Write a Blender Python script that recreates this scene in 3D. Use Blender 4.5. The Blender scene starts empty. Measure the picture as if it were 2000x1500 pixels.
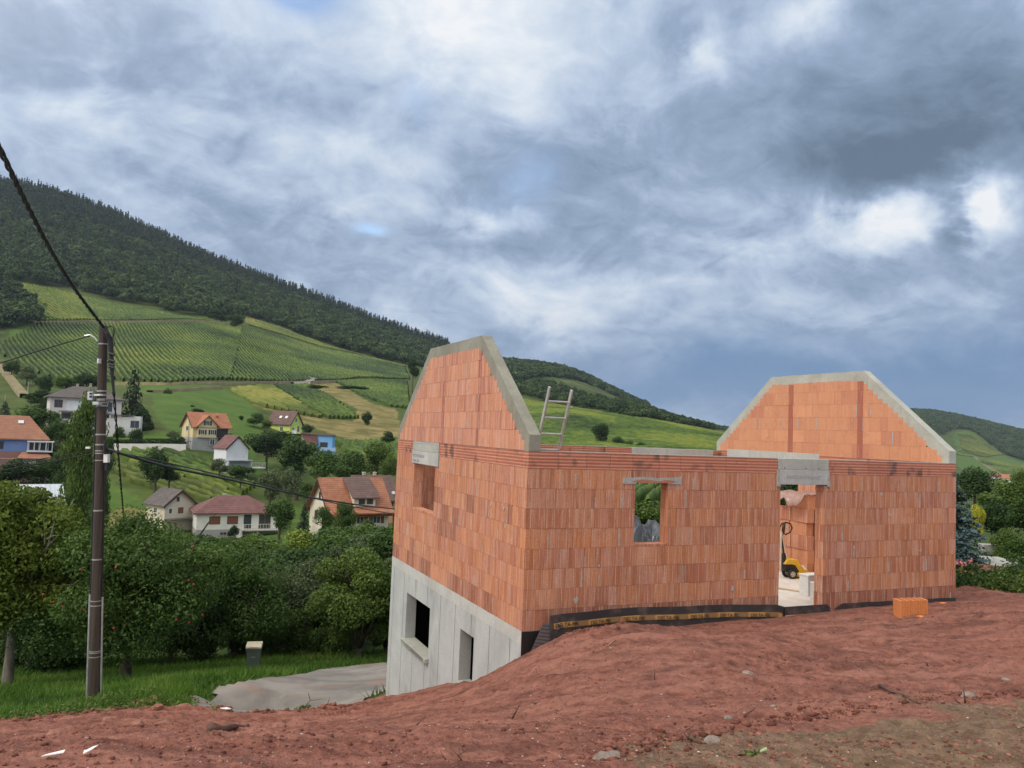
import bpy, bmesh, math, random
import numpy as np
from mathutils import Vector, Matrix
R = math.radians
rng = np.random.default_rng(7)
random.seed(7)
scn = bpy.context.scene
col = scn.collection

# ------------------------------------------------------------------ camera
CZ, PIT, ROL, FPX = 2.9197, .0614, .04, 1551.5
cam = bpy.data.objects.new('camera', bpy.data.cameras.new('camera'))
col.objects.link(cam)
_c, _s, _cp, _sp = math.cos(ROL), math.sin(ROL), math.cos(PIT), math.sin(PIT)
_r = Vector((_c, -_s*_sp, _s*_cp)); _u = Vector((-_s, -_c*_sp, _c*_cp)); _f = Vector((0, _cp, _sp))
cam.matrix_world = Matrix(((_r.x, _u.x, -_f.x, 0), (_r.y, _u.y, -_f.y, 0), (_r.z, _u.z, -_f.z, CZ), (0, 0, 0, 1)))
cam.data.sensor_width = 36; cam.data.lens = FPX/2000*36
cam.data.clip_start = .1; cam.data.clip_end = 20000
scn.camera = cam

def ray(px, py):
    uu, vv = px-1000., 750.-py
    u = uu*_c-vv*_s; v = uu*_s+vv*_c
    return np.array([u, FPX*_cp-v*_sp, FPX*_sp+v*_cp])
def at(px, py, Y):
    d = ray(px, py)
    return Vector((0, 0, CZ))+Vector(d*(Y/d[1]))

# ------------------------------------------------------------------ light
SUN_AZ, SUN_EL = R(232), R(48)       # azimuth clockwise from +Y: behind the camera, to the left
scn.view_settings.view_transform = 'Standard'; scn.view_settings.look = 'None'
scn.view_settings.exposure = 0.0; scn.view_settings.gamma = 1
sl = bpy.data.lights.new('sun', 'SUN'); sl.energy = 1.3; sl.angle = R(14); sl.color = (1, .94, .86)
so = bpy.data.objects.new('sun', sl); col.objects.link(so)
sd = Vector((math.sin(SUN_AZ)*math.cos(SUN_EL), math.cos(SUN_AZ)*math.cos(SUN_EL), math.sin(SUN_EL)))
so.rotation_euler = sd.to_track_quat('Z', 'Y').to_euler(); so.location = (0, 0, 60)

world = bpy.data.worlds.new('World'); scn.world = world; world.use_nodes = True
W = world.node_tree; W.nodes.clear()
def nd(nt, typ, **kw):
    n = nt.nodes.new(typ)
    for k, v in kw.items(): setattr(n, k, v)
    return n
def lk(nt, a, b): nt.links.new(a, b)
def mth(nt, op, a, b=None, c=None, clamp=False):
    n = nd(nt, 'ShaderNodeMath', operation=op, use_clamp=clamp)
    for i, x in enumerate((a, b, c)):
        if x is None: continue
        if isinstance(x, (int, float)): n.inputs[i].default_value = x
        else: lk(nt, x, n.inputs[i])
    return n.outputs[0]
def mixc(nt, f, a, b, mode='MIX'):
    n = nd(nt, 'ShaderNodeMix', data_type='RGBA', blend_type=mode)
    for s, x in ((n.inputs[0], f), (n.inputs[6], a), (n.inputs[7], b)):
        if isinstance(x, (int, float)): s.default_value = x
        elif isinstance(x, tuple): s.default_value = (*x[:3], 1)
        else: lk(nt, x, s)
    return n.outputs[2]
def sr(r, g, b):
    f = lambda c: c/12.92 if c <= .04045 else ((c+.055)/1.055)**2.4
    return (f(r/255), f(g/255), f(b/255))
def ramp(nt, fac, stops, interp='LINEAR'):
    n = nd(nt, 'ShaderNodeValToRGB'); cr = n.color_ramp; cr.interpolation = interp
    while len(cr.elements) < len(stops): cr.elements.new(.5)
    for e, (p, c) in zip(cr.elements, stops):
        e.position = p; e.color = (*c[:3], 1) if isinstance(c, tuple) else (c, c, c, 1)
    lk(nt, fac, n.inputs[0]); return n.outputs[0]

tc = nd(W, 'ShaderNodeTexCoord'); sx = nd(W, 'ShaderNodeSeparateXYZ'); lk(W, tc.outputs['Generated'], sx.inputs[0])
X, Y_, Z = sx.outputs
# cloud deck coordinates: direction projected on a plane high overhead
zz = mth(W, 'ADD', mth(W, 'MAXIMUM', Z, 0.0), .42)
cxy = nd(W, 'ShaderNodeCombineXYZ')
lk(W, mth(W, 'DIVIDE', X, zz), cxy.inputs[0]); lk(W, mth(W, 'DIVIDE', Y_, zz), cxy.inputs[1])
def wnoise(scale, detail, rough, dist=0., off=0., src=None):
    mp = nd(W, 'ShaderNodeMapping'); mp.inputs['Location'].default_value = (off, off*.7, off*.3)
    lk(W, src or cxy.outputs[0], mp.inputs[0])
    n = nd(W, 'ShaderNodeTexNoise'); n.inputs['Scale'].default_value = scale; n.inputs['Detail'].default_value = detail
    n.inputs['Roughness'].default_value = rough; n.inputs['Distortion'].default_value = dist
    lk(W, mp.outputs[0], n.inputs['Vector']); return n
nA = wnoise(1.5, 9, .56, .6, 3.1); nB = wnoise(4.6, 9, .62, .6, 11.3); nD = wnoise(13, 8, .62, .8, 21.); nC = wnoise(3.2, 6, .6, 0, 5., tc.outputs['Generated'])
az = mth(W, 'ARCTAN2', X, Y_); el = mth(W, 'ARCSINE', Z)
ae = nd(W, 'ShaderNodeCombineXYZ'); lk(W, az, ae.inputs[0]); lk(W, el, ae.inputs[1])
# wispy edges: warp the angles with noise
wv = nd(W, 'ShaderNodeVectorMath', operation='SUBTRACT'); lk(W, nC.outputs['Color'], wv.inputs[0]); wv.inputs[1].default_value = (.5, .5, .5)
wm = nd(W, 'ShaderNodeVectorMath', operation='MULTIPLY_ADD'); lk(W, wv.outputs[0], wm.inputs[0]); wm.inputs[1].default_value = (.26, .16, 0); lk(W, ae.outputs[0], wm.inputs[2])
wv2 = nd(W, 'ShaderNodeVectorMath', operation='SUBTRACT'); lk(W, nB.outputs['Color'], wv2.inputs[0]); wv2.inputs[1].default_value = (.5, .5, .5)
wm2 = nd(W, 'ShaderNodeVectorMath', operation='MULTIPLY_ADD'); lk(W, wv2.outputs[0], wm2.inputs[0]); wm2.inputs[1].default_value = (.10, .08, 0); lk(W, wm.outputs[0], wm2.inputs[2])
def blob(px, py, sx_, sy_, amp, acc, warped=True):
    d = ray(px, py); d = d/np.linalg.norm(d)
    a = math.atan2(d[0], d[1]); e = math.asin(d[2])
    m = nd(W, 'ShaderNodeVectorMath', operation='SUBTRACT'); lk(W, (wm2 if warped else ae).outputs[0], m.inputs[0]); m.inputs[1].default_value = (a, e, 0)
    k = nd(W, 'ShaderNodeVectorMath', operation='MULTIPLY'); lk(W, m.outputs[0], k.inputs[0]); k.inputs[1].default_value = (1551/sx_, 1551/sy_, 0)
    q = nd(W, 'ShaderNodeVectorMath', operation='DOT_PRODUCT'); lk(W, k.outputs[0], q.inputs[0]); lk(W, k.outputs[0], q.inputs[1])
    g = mth(W, 'POWER', .5, q.outputs['Value'])
    return mth(W, 'MULTIPLY_ADD', g, amp, acc)
acc = mth(W, 'MULTIPLY_ADD', nA.outputs[0], .62, .13)
acc = mth(W, 'MULTIPLY_ADD', nB.outputs[0], .78, mth(W, 'SUBTRACT', acc, .27))
acc = mth(W, 'MULTIPLY_ADD', nD.outputs[0], .38, mth(W, 'SUBTRACT', acc, .195))
for b in [(1780, 150, 260, 150, -.22), (1900, 290, 200, 110, -.26), (1640, 320, 150, 60, -.16), (1300, 90, 90, 60, -.14),
          (1880, 440, 30, 50, -.45), (210, 110, 230, 110, -.10), (1130, 330, 200, 120, -.10), (620, 520, 260, 60, -.06),
          (940, 60, 150, 70, .34), (470, 60, 110, 50, .18), (330, 215, 130, 40, .20), (520, 265, 90, 30, .16), (720, 280, 90, 40, .15),
          (1800, 415, 110, 34, .62), (1965, 400, 40, 60, .62), (1700, 470, 120, 34, .30), (1545, 30, 60, 30, .34), (1370, 80, 30, 40, .36),
          (1015, 200, 35, 30, .22), (1080, 580, 130, 50, .26), (1035, 640, 60, 30, .20), (1290, 560, 90, 24, .18), (1500, 490, 120, 24, .14),
          (960, 430, 40, 20, .30), (700, 400, 110, 30, .12), (1250, 790, 100, 24, .20), (60, 330, 200, 60, .03), (1650, 600, 220, 20, .10)]:
    acc = blob(*b, acc)
cc = ramp(W, acc, [(.08, sr(96, 116, 138)), (.30, sr(126, 147, 172)), (.47, sr(153, 172, 200)), (.62, sr(184, 201, 224)), (.80, sr(216, 227, 240)), (1., sr(244, 247, 251))])
# slate blue rain band low on the right
sl_ = blob(1750, 775, 380, 85, .95, 0., True); sl_ = blob(1250, 740, 250, 60, .5, sl_); sl_ = mth(W, 'MINIMUM', sl_, .9)
cc = mixc(W, sl_, cc, sr(92, 132, 178))
gap = mth(W, 'MULTIPLY', blob(590, -14, 60, 26, 1.6, blob(718, 447, 24, 9, .8, blob(742, 452, 12, 6, .5, 0., False), False), False), ramp(W, nB.outputs[0], [(.40, .35), (.55, 1.)])); gap = blob(995, 345, 34, 50, .35, gap); gap = blob(790, 160, 30, 20, .35, gap); gap = mth(W, 'MINIMUM', gap, .9)
sky = nd(W, 'ShaderNodeTexSky', sky_type='NISHITA'); sky.sun_disc = False; sky.sun_elevation = SUN_EL; sky.sun_rotation = SUN_AZ
skyc = mixc(W, 1., sky.outputs[0], (.24, .24, .24), 'MULTIPLY')
cc = mixc(W, gap, cc, skyc)
# unseen sky above and behind the camera: warm brightness added to light the scene
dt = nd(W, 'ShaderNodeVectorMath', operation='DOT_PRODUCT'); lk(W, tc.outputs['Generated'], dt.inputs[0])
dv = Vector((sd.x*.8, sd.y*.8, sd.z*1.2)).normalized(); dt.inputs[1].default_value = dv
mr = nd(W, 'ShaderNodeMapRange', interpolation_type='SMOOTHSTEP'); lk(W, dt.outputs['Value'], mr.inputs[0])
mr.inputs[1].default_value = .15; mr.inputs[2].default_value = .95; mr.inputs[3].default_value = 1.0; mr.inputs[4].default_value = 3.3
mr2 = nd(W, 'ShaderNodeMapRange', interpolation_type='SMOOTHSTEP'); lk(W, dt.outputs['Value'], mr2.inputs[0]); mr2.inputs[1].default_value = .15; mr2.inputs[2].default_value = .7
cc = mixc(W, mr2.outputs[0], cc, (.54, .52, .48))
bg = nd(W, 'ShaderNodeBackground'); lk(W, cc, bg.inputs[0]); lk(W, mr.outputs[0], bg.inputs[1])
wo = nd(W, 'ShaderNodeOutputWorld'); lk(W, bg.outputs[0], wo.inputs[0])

# ------------------------------------------------------------------ helpers
def tag(o, label=None, cat=None, group=None, kind=None):
    if label: o['label'] = label
    if cat: o['category'] = cat
    if group: o['group'] = group
    if kind: o['kind'] = kind
    return o
def empty(name, loc, rz=0, label=None, cat=None, group=None):
    o = bpy.data.objects.new(name, None); o.empty_display_size = .3
    col.objects.link(o); o.location = loc; o.rotation_euler = (0, 0, rz)
    return tag(o, label, cat, group)
def link(name, me, parent=None, loc=None):
    o = bpy.data.objects.new(name, me); col.objects.link(o)
    if parent: o.parent = parent
    if loc is not None: o.location = loc
    return o
def copy_tree(o, parent=None):
    c = o.copy(); col.objects.link(c); c.parent = parent
    for ch in list(o.children): copy_tree(ch, c)
    return c
class MB:
    def __init__(s): s.v = []; s.f = []; s.m = []; s.t = []
    def add(s, vs, fs, m=0, t=0.):
        n = len(s.v); s.v += [tuple(x) for x in vs]
        for f in fs: s.f.append(tuple(n+i for i in f)); s.m.append(m); s.t.append(t)
    def box(s, x0, x1, y0, y1, z0, z1, m=0, t=0.):
        s.add([(x0, y0, z0), (x1, y0, z0), (x1, y1, z0), (x0, y1, z0), (x0, y0, z1), (x1, y0, z1), (x1, y1, z1), (x0, y1, z1)],
              [(0, 3, 2, 1), (4, 5, 6, 7), (0, 1, 5, 4), (1, 2, 6, 5), (2, 3, 7, 6), (3, 0, 4, 7)], m, t)
    def cbox(s, c, d, m=0, rot=None, t=0.):
        d = Vector(d)/2; vs = []
        for z in (-1, 1):
            for x, y in ((-1, -1), (1, -1), (1, 1), (-1, 1)):
                p = Vector((x*d.x, y*d.y, z*d.z))
                if rot is not None: p = rot @ p
                vs.append(Vector(c)+p)
        s.add(vs, [(0, 3, 2, 1), (4, 5, 6, 7), (0, 1, 5, 4), (1, 2, 6, 5), (2, 3, 7, 6), (3, 0, 4, 7)], m, t)
    def prism(s, poly, axis, a, b, m=0, t=0.):
        # poly: 2D points; axis 'x': points are (y,z) extruded in x; 'y': (x,z); 'z': (x,y)
        def P(p, h): return (h, p[0], p[1]) if axis == 'x' else (p[0], h, p[1]) if axis == 'y' else (p[0], p[1], h)
        n = len(poly); vs = [P(p, a) for p in poly]+[P(p, b) for p in poly]
        fs = [tuple(range(n)), tuple(range(2*n-1, n-1, -1))]+[(i, i+n, (i+1) % n+n, (i+1) % n) for i in range(n)]
        s.add(vs, fs, m, t)
    def tube(s, pts, r, n=8, m=0, cap=True, t=0.):
        pts = [Vector(p) for p in pts]; rs = r if isinstance(r, (list, tuple)) else [r]*len(pts)
        prev = None; base = len(s.v); k = len(pts)
        for i, p in enumerate(pts):
            d = (pts[min(i+1, k-1)]-pts[max(i-1, 0)]).normalized()
            if prev is None:
                a = Vector((0, 0, 1)) if abs(d.z) < .9 else Vector((1, 0, 0)); prev = d.cross(a).normalized()
            a = (prev-d*prev.dot(d)).normalized(); prev = a; b = d.cross(a)
            for j in range(n):
                an = 2*math.pi*j/n; s.v.append(tuple(p+(a*math.cos(an)+b*math.sin(an))*rs[i]))
        for i in range(k-1):
            for j in range(n):
                s.f.append((base+i*n+j, base+i*n+(j+1) % n, base+(i+1)*n+(j+1) % n, base+(i+1)*n+j)); s.m.append(m); s.t.append(t)
        if cap:
            s.f.append(tuple(base+j for j in range(n-1, -1, -1))); s.m.append(m); s.t.append(t)
            s.f.append(tuple(base+(k-1)*n+j for j in range(n))); s.m.append(m); s.t.append(t)
    def build(s, name, mats, parent=None, smooth=False, bevel=0., fix=True):
        me = bpy.data.meshes.new(name); me.from_pydata(s.v, [], s.f)
        for mm in (mats if isinstance(mats, (list, tuple)) else [mats]): me.materials.append(mm)
        me.polygons.foreach_set('material_index', s.m)
        at_ = me.attributes.new('tint', 'FLOAT', 'FACE'); at_.data.foreach_set('value', s.t)
        if fix:
            bm = bmesh.new(); bm.from_mesh(me); bmesh.ops.recalc_face_normals(bm, faces=bm.faces); bm.to_mesh(me); bm.free()
        if smooth: me.polygons.foreach_set('use_smooth', [True]*len(me.polygons))
        o = link(name, me, parent)
        if bevel:
            b = o.modifiers.new('bevel', 'BEVEL'); b.width = bevel; b.segments = 2; b.limit_method = 'ANGLE'
        return o
def np_mesh(name, V, Fq, mats, tint=None, smooth=False, dom='FACE', attrs=None):
    """V (n,3), Fq (m,k) arrays -> mesh"""
    V = np.asarray(V, np.float32); Fq = np.asarray(Fq, np.int32); k = Fq.shape[1]
    me = bpy.data.meshes.new(name); me.vertices.add(len(V)); me.vertices.foreach_set('co', V.ravel())
    me.loops.add(Fq.size); me.loops.foreach_set('vertex_index', Fq.ravel())
    me.polygons.add(len(Fq)); me.polygons.foreach_set('loop_start', np.arange(0, Fq.size, k, dtype=np.int32))
    if smooth: me.polygons.foreach_set('use_smooth', np.ones(len(Fq), bool))
    for mm in (mats if isinstance(mats, (list, tuple)) else [mats]): me.materials.append(mm)
    me.update(calc_edges=True)
    if tint is not None:
        a = me.attributes.new('tint', 'FLOAT', dom); a.data.foreach_set('value', np.asarray(tint, np.float32))
    for n_, arr in (attrs or {}).items():
        a = me.attributes.new(n_, 'FLOAT', 'POINT'); a.data.foreach_set('value', np.asarray(arr, np.float32).ravel())
    return me
def _h(ix, iy, seed):
    h = (ix.astype(np.int64)*374761393+iy.astype(np.int64)*668265263+seed*1274126177) & 0xffffffff
    h = ((h ^ (h >> 13))*1274126177) & 0xffffffff
    return ((h ^ (h >> 16)) & 0xffff)/65535.
def vnoise(x, y, seed=0):
    ix = np.floor(x); iy = np.floor(y); fx = x-ix; fy = y-iy
    fx = fx*fx*(3-2*fx); fy = fy*fy*(3-2*fy)
    a = _h(ix, iy, seed); b = _h(ix+1, iy, seed); c = _h(ix, iy+1, seed); d = _h(ix+1, iy+1, seed)
    return (a*(1-fx)+b*fx)*(1-fy)+(c*(1-fx)+d*fx)*fy-.5
def fbm(x, y, oct=5, seed=0, gain=.5):
    s = 0; a = 1.
    for o in range(oct):
        s = s+a*vnoise(x*2**o+o*17.3, y*2**o-o*9.1, seed+o); a *= gain
    return s

# ------------------------------------------------------------------ materials
def mat(name, colr=(.5, .5, .5), rough=.8, metal=0., spec=.5):
    m = bpy.data.materials.new(name); m.use_nodes = True
    b = m.node_tree.nodes['Principled BSDF']; b.inputs['Base Color'].default_value = (*colr, 1)
    b.inputs['Roughness'].default_value = rough; b.inputs['Metallic'].default_value = metal
    b.inputs['Specular IOR Level'].default_value = spec
    return m
def bsdf(m): return m.node_tree.nodes['Principled BSDF']
def tcoord(nt, which='Object', scale=(1, 1, 1), loc=(0, 0, 0)):
    t = nd(nt, 'ShaderNodeTexCoord'); mp = nd(nt, 'ShaderNodeMapping'); mp.inputs['Scale'].default_value = scale; mp.inputs['Location'].default_value = loc
    lk(nt, t.outputs[which], mp.inputs[0]); return mp.outputs[0]
def noise(nt, vec, scale, detail=5, rough=.55, dist=0.):
    n = nd(nt, 'ShaderNodeTexNoise'); lk(nt, vec, n.inputs['Vector']); n.inputs['Scale'].default_value = scale
    n.inputs['Detail'].default_value = detail; n.inputs['Roughness'].default_value = rough; n.inputs['Distortion'].default_value = dist
    return n.outputs[0]
def attr(nt, name):
    n = nd(nt, 'ShaderNodeAttribute'); n.attribute_name = name; return n
def bump(nt, m, h, strength=.5, dist=.02):
    b = nd(nt, 'ShaderNodeBump'); b.inputs['Strength'].default_value = strength; b.inputs['Distance'].default_value = dist
    lk(nt, h, b.inputs['Height']); lk(nt, b.outputs[0], bsdf(m).inputs['Normal'])
def noisy(name, c1, c2, scale=5, rough=.85, bmp=.3, bd=.01, detail=6, metal=0., lo=.35, hi=.65, stretch=(1, 1, 1)):
    m = mat(name, c1, rough, metal); nt = m.node_tree
    v = tcoord(nt, 'Object', stretch); n = noise(nt, v, scale, detail, .62)
    f = ramp(nt, n, [(lo, 0.), (hi, 1.)])
    lk(nt, mixc(nt, f, c1, c2), bsdf(m).inputs['Base Color'])
    if bmp: bump(nt, m, n, bmp, bd)
    return m
def foliage(name, ca, cb, cc_=None, trans=.25, rnd=.3):
    m = bpy.data.materials.new(name); m.use_nodes = True; nt = m.node_tree; nt.nodes.clear()
    a = attr(nt, 'tint')
    oi = nd(nt, 'ShaderNodeObjectInfo')
    f = mth(nt, 'ADD', a.outputs['Fac'], mth(nt, 'MULTIPLY_ADD', oi.outputs['Random'], rnd, -rnd/2), clamp=True)
    stops = [(0., ca), (.65, cb)]+([(1., cc_)] if cc_ else [])
    c = ramp(nt, f, stops)
    d = nd(nt, 'ShaderNodeBsdfPrincipled'); lk(nt, c, d.inputs['Base Color']); d.inputs['Roughness'].default_value = .65; d.inputs['Specular IOR Level'].default_value = .25
    t = nd(nt, 'ShaderNodeBsdfTranslucent'); lk(nt, mixc(nt, 1., c, (1.1, 1.25, .5), 'MULTIPLY'), t.inputs[0])
    mx = nd(nt, 'ShaderNodeMixShader'); mx.inputs[0].default_value = trans
    lk(nt, d.outputs[0], mx.inputs[1]); lk(nt, t.outputs[0], mx.inputs[2])
    o = nd(nt, 'ShaderNodeOutputMaterial'); lk(nt, mx.outputs[0], o.inputs[0])
    return m

def brick_mat(name, c_or, c_pk, c_dk, dust, streak=1., horiz=False):
    """hollow clay block: ribbed face, tint = per-block colour"""
    m = mat(name, c_or, .9, 0, .2); nt = m.node_tree
    uv = nd(nt, 'ShaderNodeUVMap'); uv.uv_map = 'UVMap'
    mp = nd(nt, 'ShaderNodeMapping'); lk(nt, uv.outputs[0], mp.inputs[0])
    mp.inputs['Scale'].default_value = (1, .06, 1) if not horiz else (.1, 1, 1)
    mp2 = nd(nt, 'ShaderNodeMapping'); lk(nt, uv.outputs[0], mp2.inputs[0])
    n1 = noise(nt, mp.outputs[0], 34, 3, .6); n2 = noise(nt, mp.outputs[0], 11, 3, .5)
    n3 = noise(nt, mp2.outputs[0], 4.5, 5, .6); n4 = noise(nt, mp2.outputs[0], 40, 3, .6)
    t = attr(nt, 'tint').outputs['Fac']
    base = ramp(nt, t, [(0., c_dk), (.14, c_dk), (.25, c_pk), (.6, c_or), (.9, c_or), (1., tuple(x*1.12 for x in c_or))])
    if not horiz:   # rib groups: bands of slightly different clay and thin pale fins between them
        sp = nd(nt, 'ShaderNodeSeparateXYZ'); lk(nt, uv.outputs[0], sp.inputs[0])
        q = mth(nt, 'MULTIPLY', sp.outputs[0], 7.7); bd_ = nd(nt, 'ShaderNodeTexWhiteNoise', noise_dimensions='2D'); cb = nd(nt, 'ShaderNodeCombineXYZ')
        lk(nt, mth(nt, 'FLOOR', q), cb.inputs[0]); lk(nt, mth(nt, 'MULTIPLY', t, 91.7), cb.inputs[1]); lk(nt, cb.outputs[0], bd_.inputs[0])
        base = mixc(nt, mth(nt, 'MULTIPLY', ramp(nt, bd_.outputs['Value'], [(.45, 0.), (1., 1.)]), .30*streak**2), base, tuple(.5*a+.5*b_ for a, b_ in zip(dust, c_pk)))
        base = mixc(nt, mth(nt, 'MULTIPLY', ramp(nt, bd_.outputs['Value'], [(0., 1.), (.25, 0.)]), .26*streak**2), base, tuple(a*.9 for a in c_dk))
        fr_ = mth(nt, 'FRACT', q)
        base = mixc(nt, mth(nt, 'MULTIPLY', mth(nt, 'LESS_THAN', fr_, .07), .42*streak**2), base, dust)
        base = mixc(nt, mth(nt, 'MULTIPLY', mth(nt, 'GREATER_THAN', fr_, .92), .36*streak**2), base, c_dk)
    # dusty lighter streaks
    f = mth(nt, 'MULTIPLY', ramp(nt, n1, [(.42, 0.), (.66, 1.)]), ramp(nt, n2, [(.38, .15), (.62, 1.)]))
    f = mth(nt, 'MULTIPLY', f, mth(nt, 'MULTIPLY', ramp(nt, n3, [(.3, .25), (.65, 1.)]), .62*streak))
    c = mixc(nt, f, base, dust)
    # darker grooves
    g = ramp(nt, n2, [(.30, 1.), (.44, 0.)])
    c = mixc(nt, mth(nt, 'MULTIPLY', g, .38*streak), c, c_dk)
    w = ramp(nt, n3, [(.52, 0.), (.72, 1.)]); c = mixc(nt, mth(nt, 'MULTIPLY', w, .4), c, tuple(a*.72 for a in c_pk))
    c = mixc(nt, .38, c, mixc(nt, n4, (.1, .1, .1), (1, 1, 1)), 'OVERLAY')
    if horiz:
        wv = nd(nt, 'ShaderNodeTexWave', wave_type='BANDS', bands_direction='Y'); lk(nt, mp2.outputs[0], wv.inputs[0])
        wv.inputs['Scale'].default_value = 6.2; wv.inputs['Distortion'].default_value = .3
        c = mixc(nt, mth(nt, 'MULTIPLY', ramp(nt, wv.outputs[0], [(.0, 1.), (.35, 0.)]), .42), c, tuple(a*.6 for a in c_dk))
        sm = noise(nt, mp2.outputs[0], 2.3, 2, .5); sm2 = nd(nt, 'ShaderNodeSeparateXYZ'); lk(nt, uv.outputs[0], sm2.inputs[0])
        c = mixc(nt, mth(nt, 'MULTIPLY', ramp(nt, sm, [(.56, 0.), (.66, 1.)]), .75), c, (.085, .07, .065))
        bump(nt, m, wv.outputs[0], .6, .01)
    else:
        bump(nt, m, n1, .35*streak, .004)
    lk(nt, c, bsdf(m).inputs['Base Color'])
    return m
M = {}
M['brick'] = brick_mat('clay_block_ribbed', (.47, .185, .085), (.40, .15, .09), (.27, .095, .055), (.68, .46, .36), 1.15)
M['brickg'] = brick_mat('clay_block_gable', (.53, .225, .125), (.46, .19, .12), (.33, .11, .075), (.68, .45, .36), 1.2)
M['bricks'] = brick_mat('clay_block_smooth', (.55, .25, .14), (.48, .20, .125), (.34, .115, .075), (.66, .42, .31), .5)
M['bricku'] = brick_mat('clay_block_lintel_course', (.48, .19, .12), (.42, .165, .11), (.34, .12, .08), (.62, .40, .33), .7, True)
M['mortar'] = noisy('grey_mortar', (.30, .29, .27), (.42, .41, .38), 25, .9)
M['joint'] = noisy('block_joint', (.26, .12, .08), (.36, .20, .14), 12, .95, 0)

def concrete(name, c1, c2, seams=False, wet=.0):
    m = mat(name, c1, .85, 0, .3); nt = m.node_tree
    v = tcoord(nt, 'Object'); a = noise(nt, v, 1.3, 7, .65, .4); b = noise(nt, v, 30, 4, .6)
    vs = tcoord(nt, 'Object', (3, 3, .35)); st = noise(nt, vs, 3.2, 5, .6)
    c = mixc(nt, ramp(nt, a, [(.35, 0.), (.68, 1.)]), c1, c2)
    c = mixc(nt, mth(nt, 'MULTIPLY', ramp(nt, st, [(.52, 0.), (.75, 1.)]), .28), c, tuple(x*.55 for x in c1))
    c = mixc(nt, .25, c, mixc(nt, b, (.1, .1, .1), (1, 1, 1)), 'OVERLAY')
    if seams:   # shuttering board joints
        v2 = tcoord(nt, 'Object', (1, 1, 1)); sp = nd(nt, 'ShaderNodeSeparateXYZ'); lk(nt, v2, sp.inputs[0])
        fr = mth(nt, 'FRACT', mth(nt, 'MULTIPLY', sp.outputs[1], 1/.81))
        ln = mth(nt, 'LESS_THAN', mth(nt, 'ABSOLUTE', mth(nt, 'SUBTRACT', fr, .5)), .016)
        c = mixc(nt, mth(nt, 'MULTIPLY', ln, .8), c, tuple(x*.33 for x in c1))
        n9 = noise(nt, tcoord(nt, 'Object', (1, 1, .5)), .9, 3, .6)
        c = mixc(nt, mth(nt, 'MULTIPLY', ramp(nt, n9, [(.56, 0.), (.62, 1.), (.66, 1.), (.72, 0.)]), .35), c, tuple(x*.45 for x in c1))
    lk(nt, c, bsdf(m).inputs['Base Color']); bump(nt, m, b, .35, .004)
    return m
M['conc_wall'] = concrete('cast_concrete', (.36, .375, .37), (.47, .485, .475), True)
M['conc_band'] = concrete('slab_edge_concrete', (.40, .40, .375), (.52, .52, .49))
M['conc_cap'] = concrete('fresh_coping_concrete', (.20, .195, .155), (.30, .29, .24))
M['conc_capl'] = concrete('pale_coping_concrete', (.33, .33, .29), (.45, .45, .40))
M['conc_lin'] = concrete('lintel_concrete', (.36, .36, .34), (.47, .47, .45))
M['floor'] = noisy('dusty_floor_slab', (.56, .51, .46), (.68, .63, .57), 3, .8)
M['black'] = mat('black_bitumen', (.012, .012, .014), .5)
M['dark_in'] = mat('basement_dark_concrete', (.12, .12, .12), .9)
M['ink'] = mat('grey_stencil_ink', (.24, .25, .26), .8); M['ink2'] = mat('worn_stencil_ink', (.30, .30, .29), .8)
M['galv'] = noisy('galvanised_steel', (.45, .46, .48), (.6, .61, .62), 8, .4, 0, metal=.6)
M['alu'] = noisy('weathered_aluminium', (.42, .40, .38), (.55, .53, .50), 12, .45, 0, metal=.5)
M['rubber'] = mat('black_rubber', (.02, .02, .02), .6)
M['white'] = noisy('white_plaster', (.72, .71, .68), (.82, .81, .78), .6, .9, 0)
M['glass'] = mat('dark_window_glass', (.05, .06, .07), .15)
# ------------------------------------------------------------------ terrain height
HA = np.array([.2875, 11.9327]); YAW = .4154
E1 = np.array([math.cos(YAW), math.sin(YAW)]); E2 = np.array([-math.sin(YAW), math.cos(YAW)])
HL, HW, HT, HZ = 9.3066, 7.1161, .20, 2.66
def hl(a, b, z=0.): p = HA+E1*a+E2*b; return Vector((p[0], p[1], z))
def tps_fit(P, v, lam=1e-6):
    n = len(P); d2 = ((P[:, None]-P[None])**2).sum(-1); K = .5*d2*np.log(d2+1e-12)+lam*np.eye(n)
    A = np.zeros((n+3, n+3)); A[:n, :n] = K; A[:n, n] = 1; A[:n, n+1:] = P; A[n, :n] = 1; A[n+1:, :n] = P.T
    w = np.linalg.solve(A, np.concatenate([v, [0, 0, 0]])); return P, w
def tps_eval(T, Q):
    P, w = T; out = np.empty(len(Q)); n = len(P)
    for i in range(0, len(Q), 20000):
        q = Q[i:i+20000]; d2 = ((q[:, None]-P[None])**2).sum(-1)
        out[i:i+20000] = (.5*d2*np.log(d2+1e-12))@w[:n]+w[n]+q@w[n+1:]
    return out
near = [(0, 0, 1.3), (-3, 0, 1.15), (3, 0, 1.45), (6, 1, 1.5), (0, -4, 1.5), (-8, -2, .8), (8, -4, 1.8), (-14, 2, -.6), (-22, 6, -2.6), (-30, 20, -5.6),
        (8, 6, 1.0), (12, 8, .8), (14, 12, .5), (17, 18, 0), (24, 6, 1.2), (24, 24, -.8)]
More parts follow.
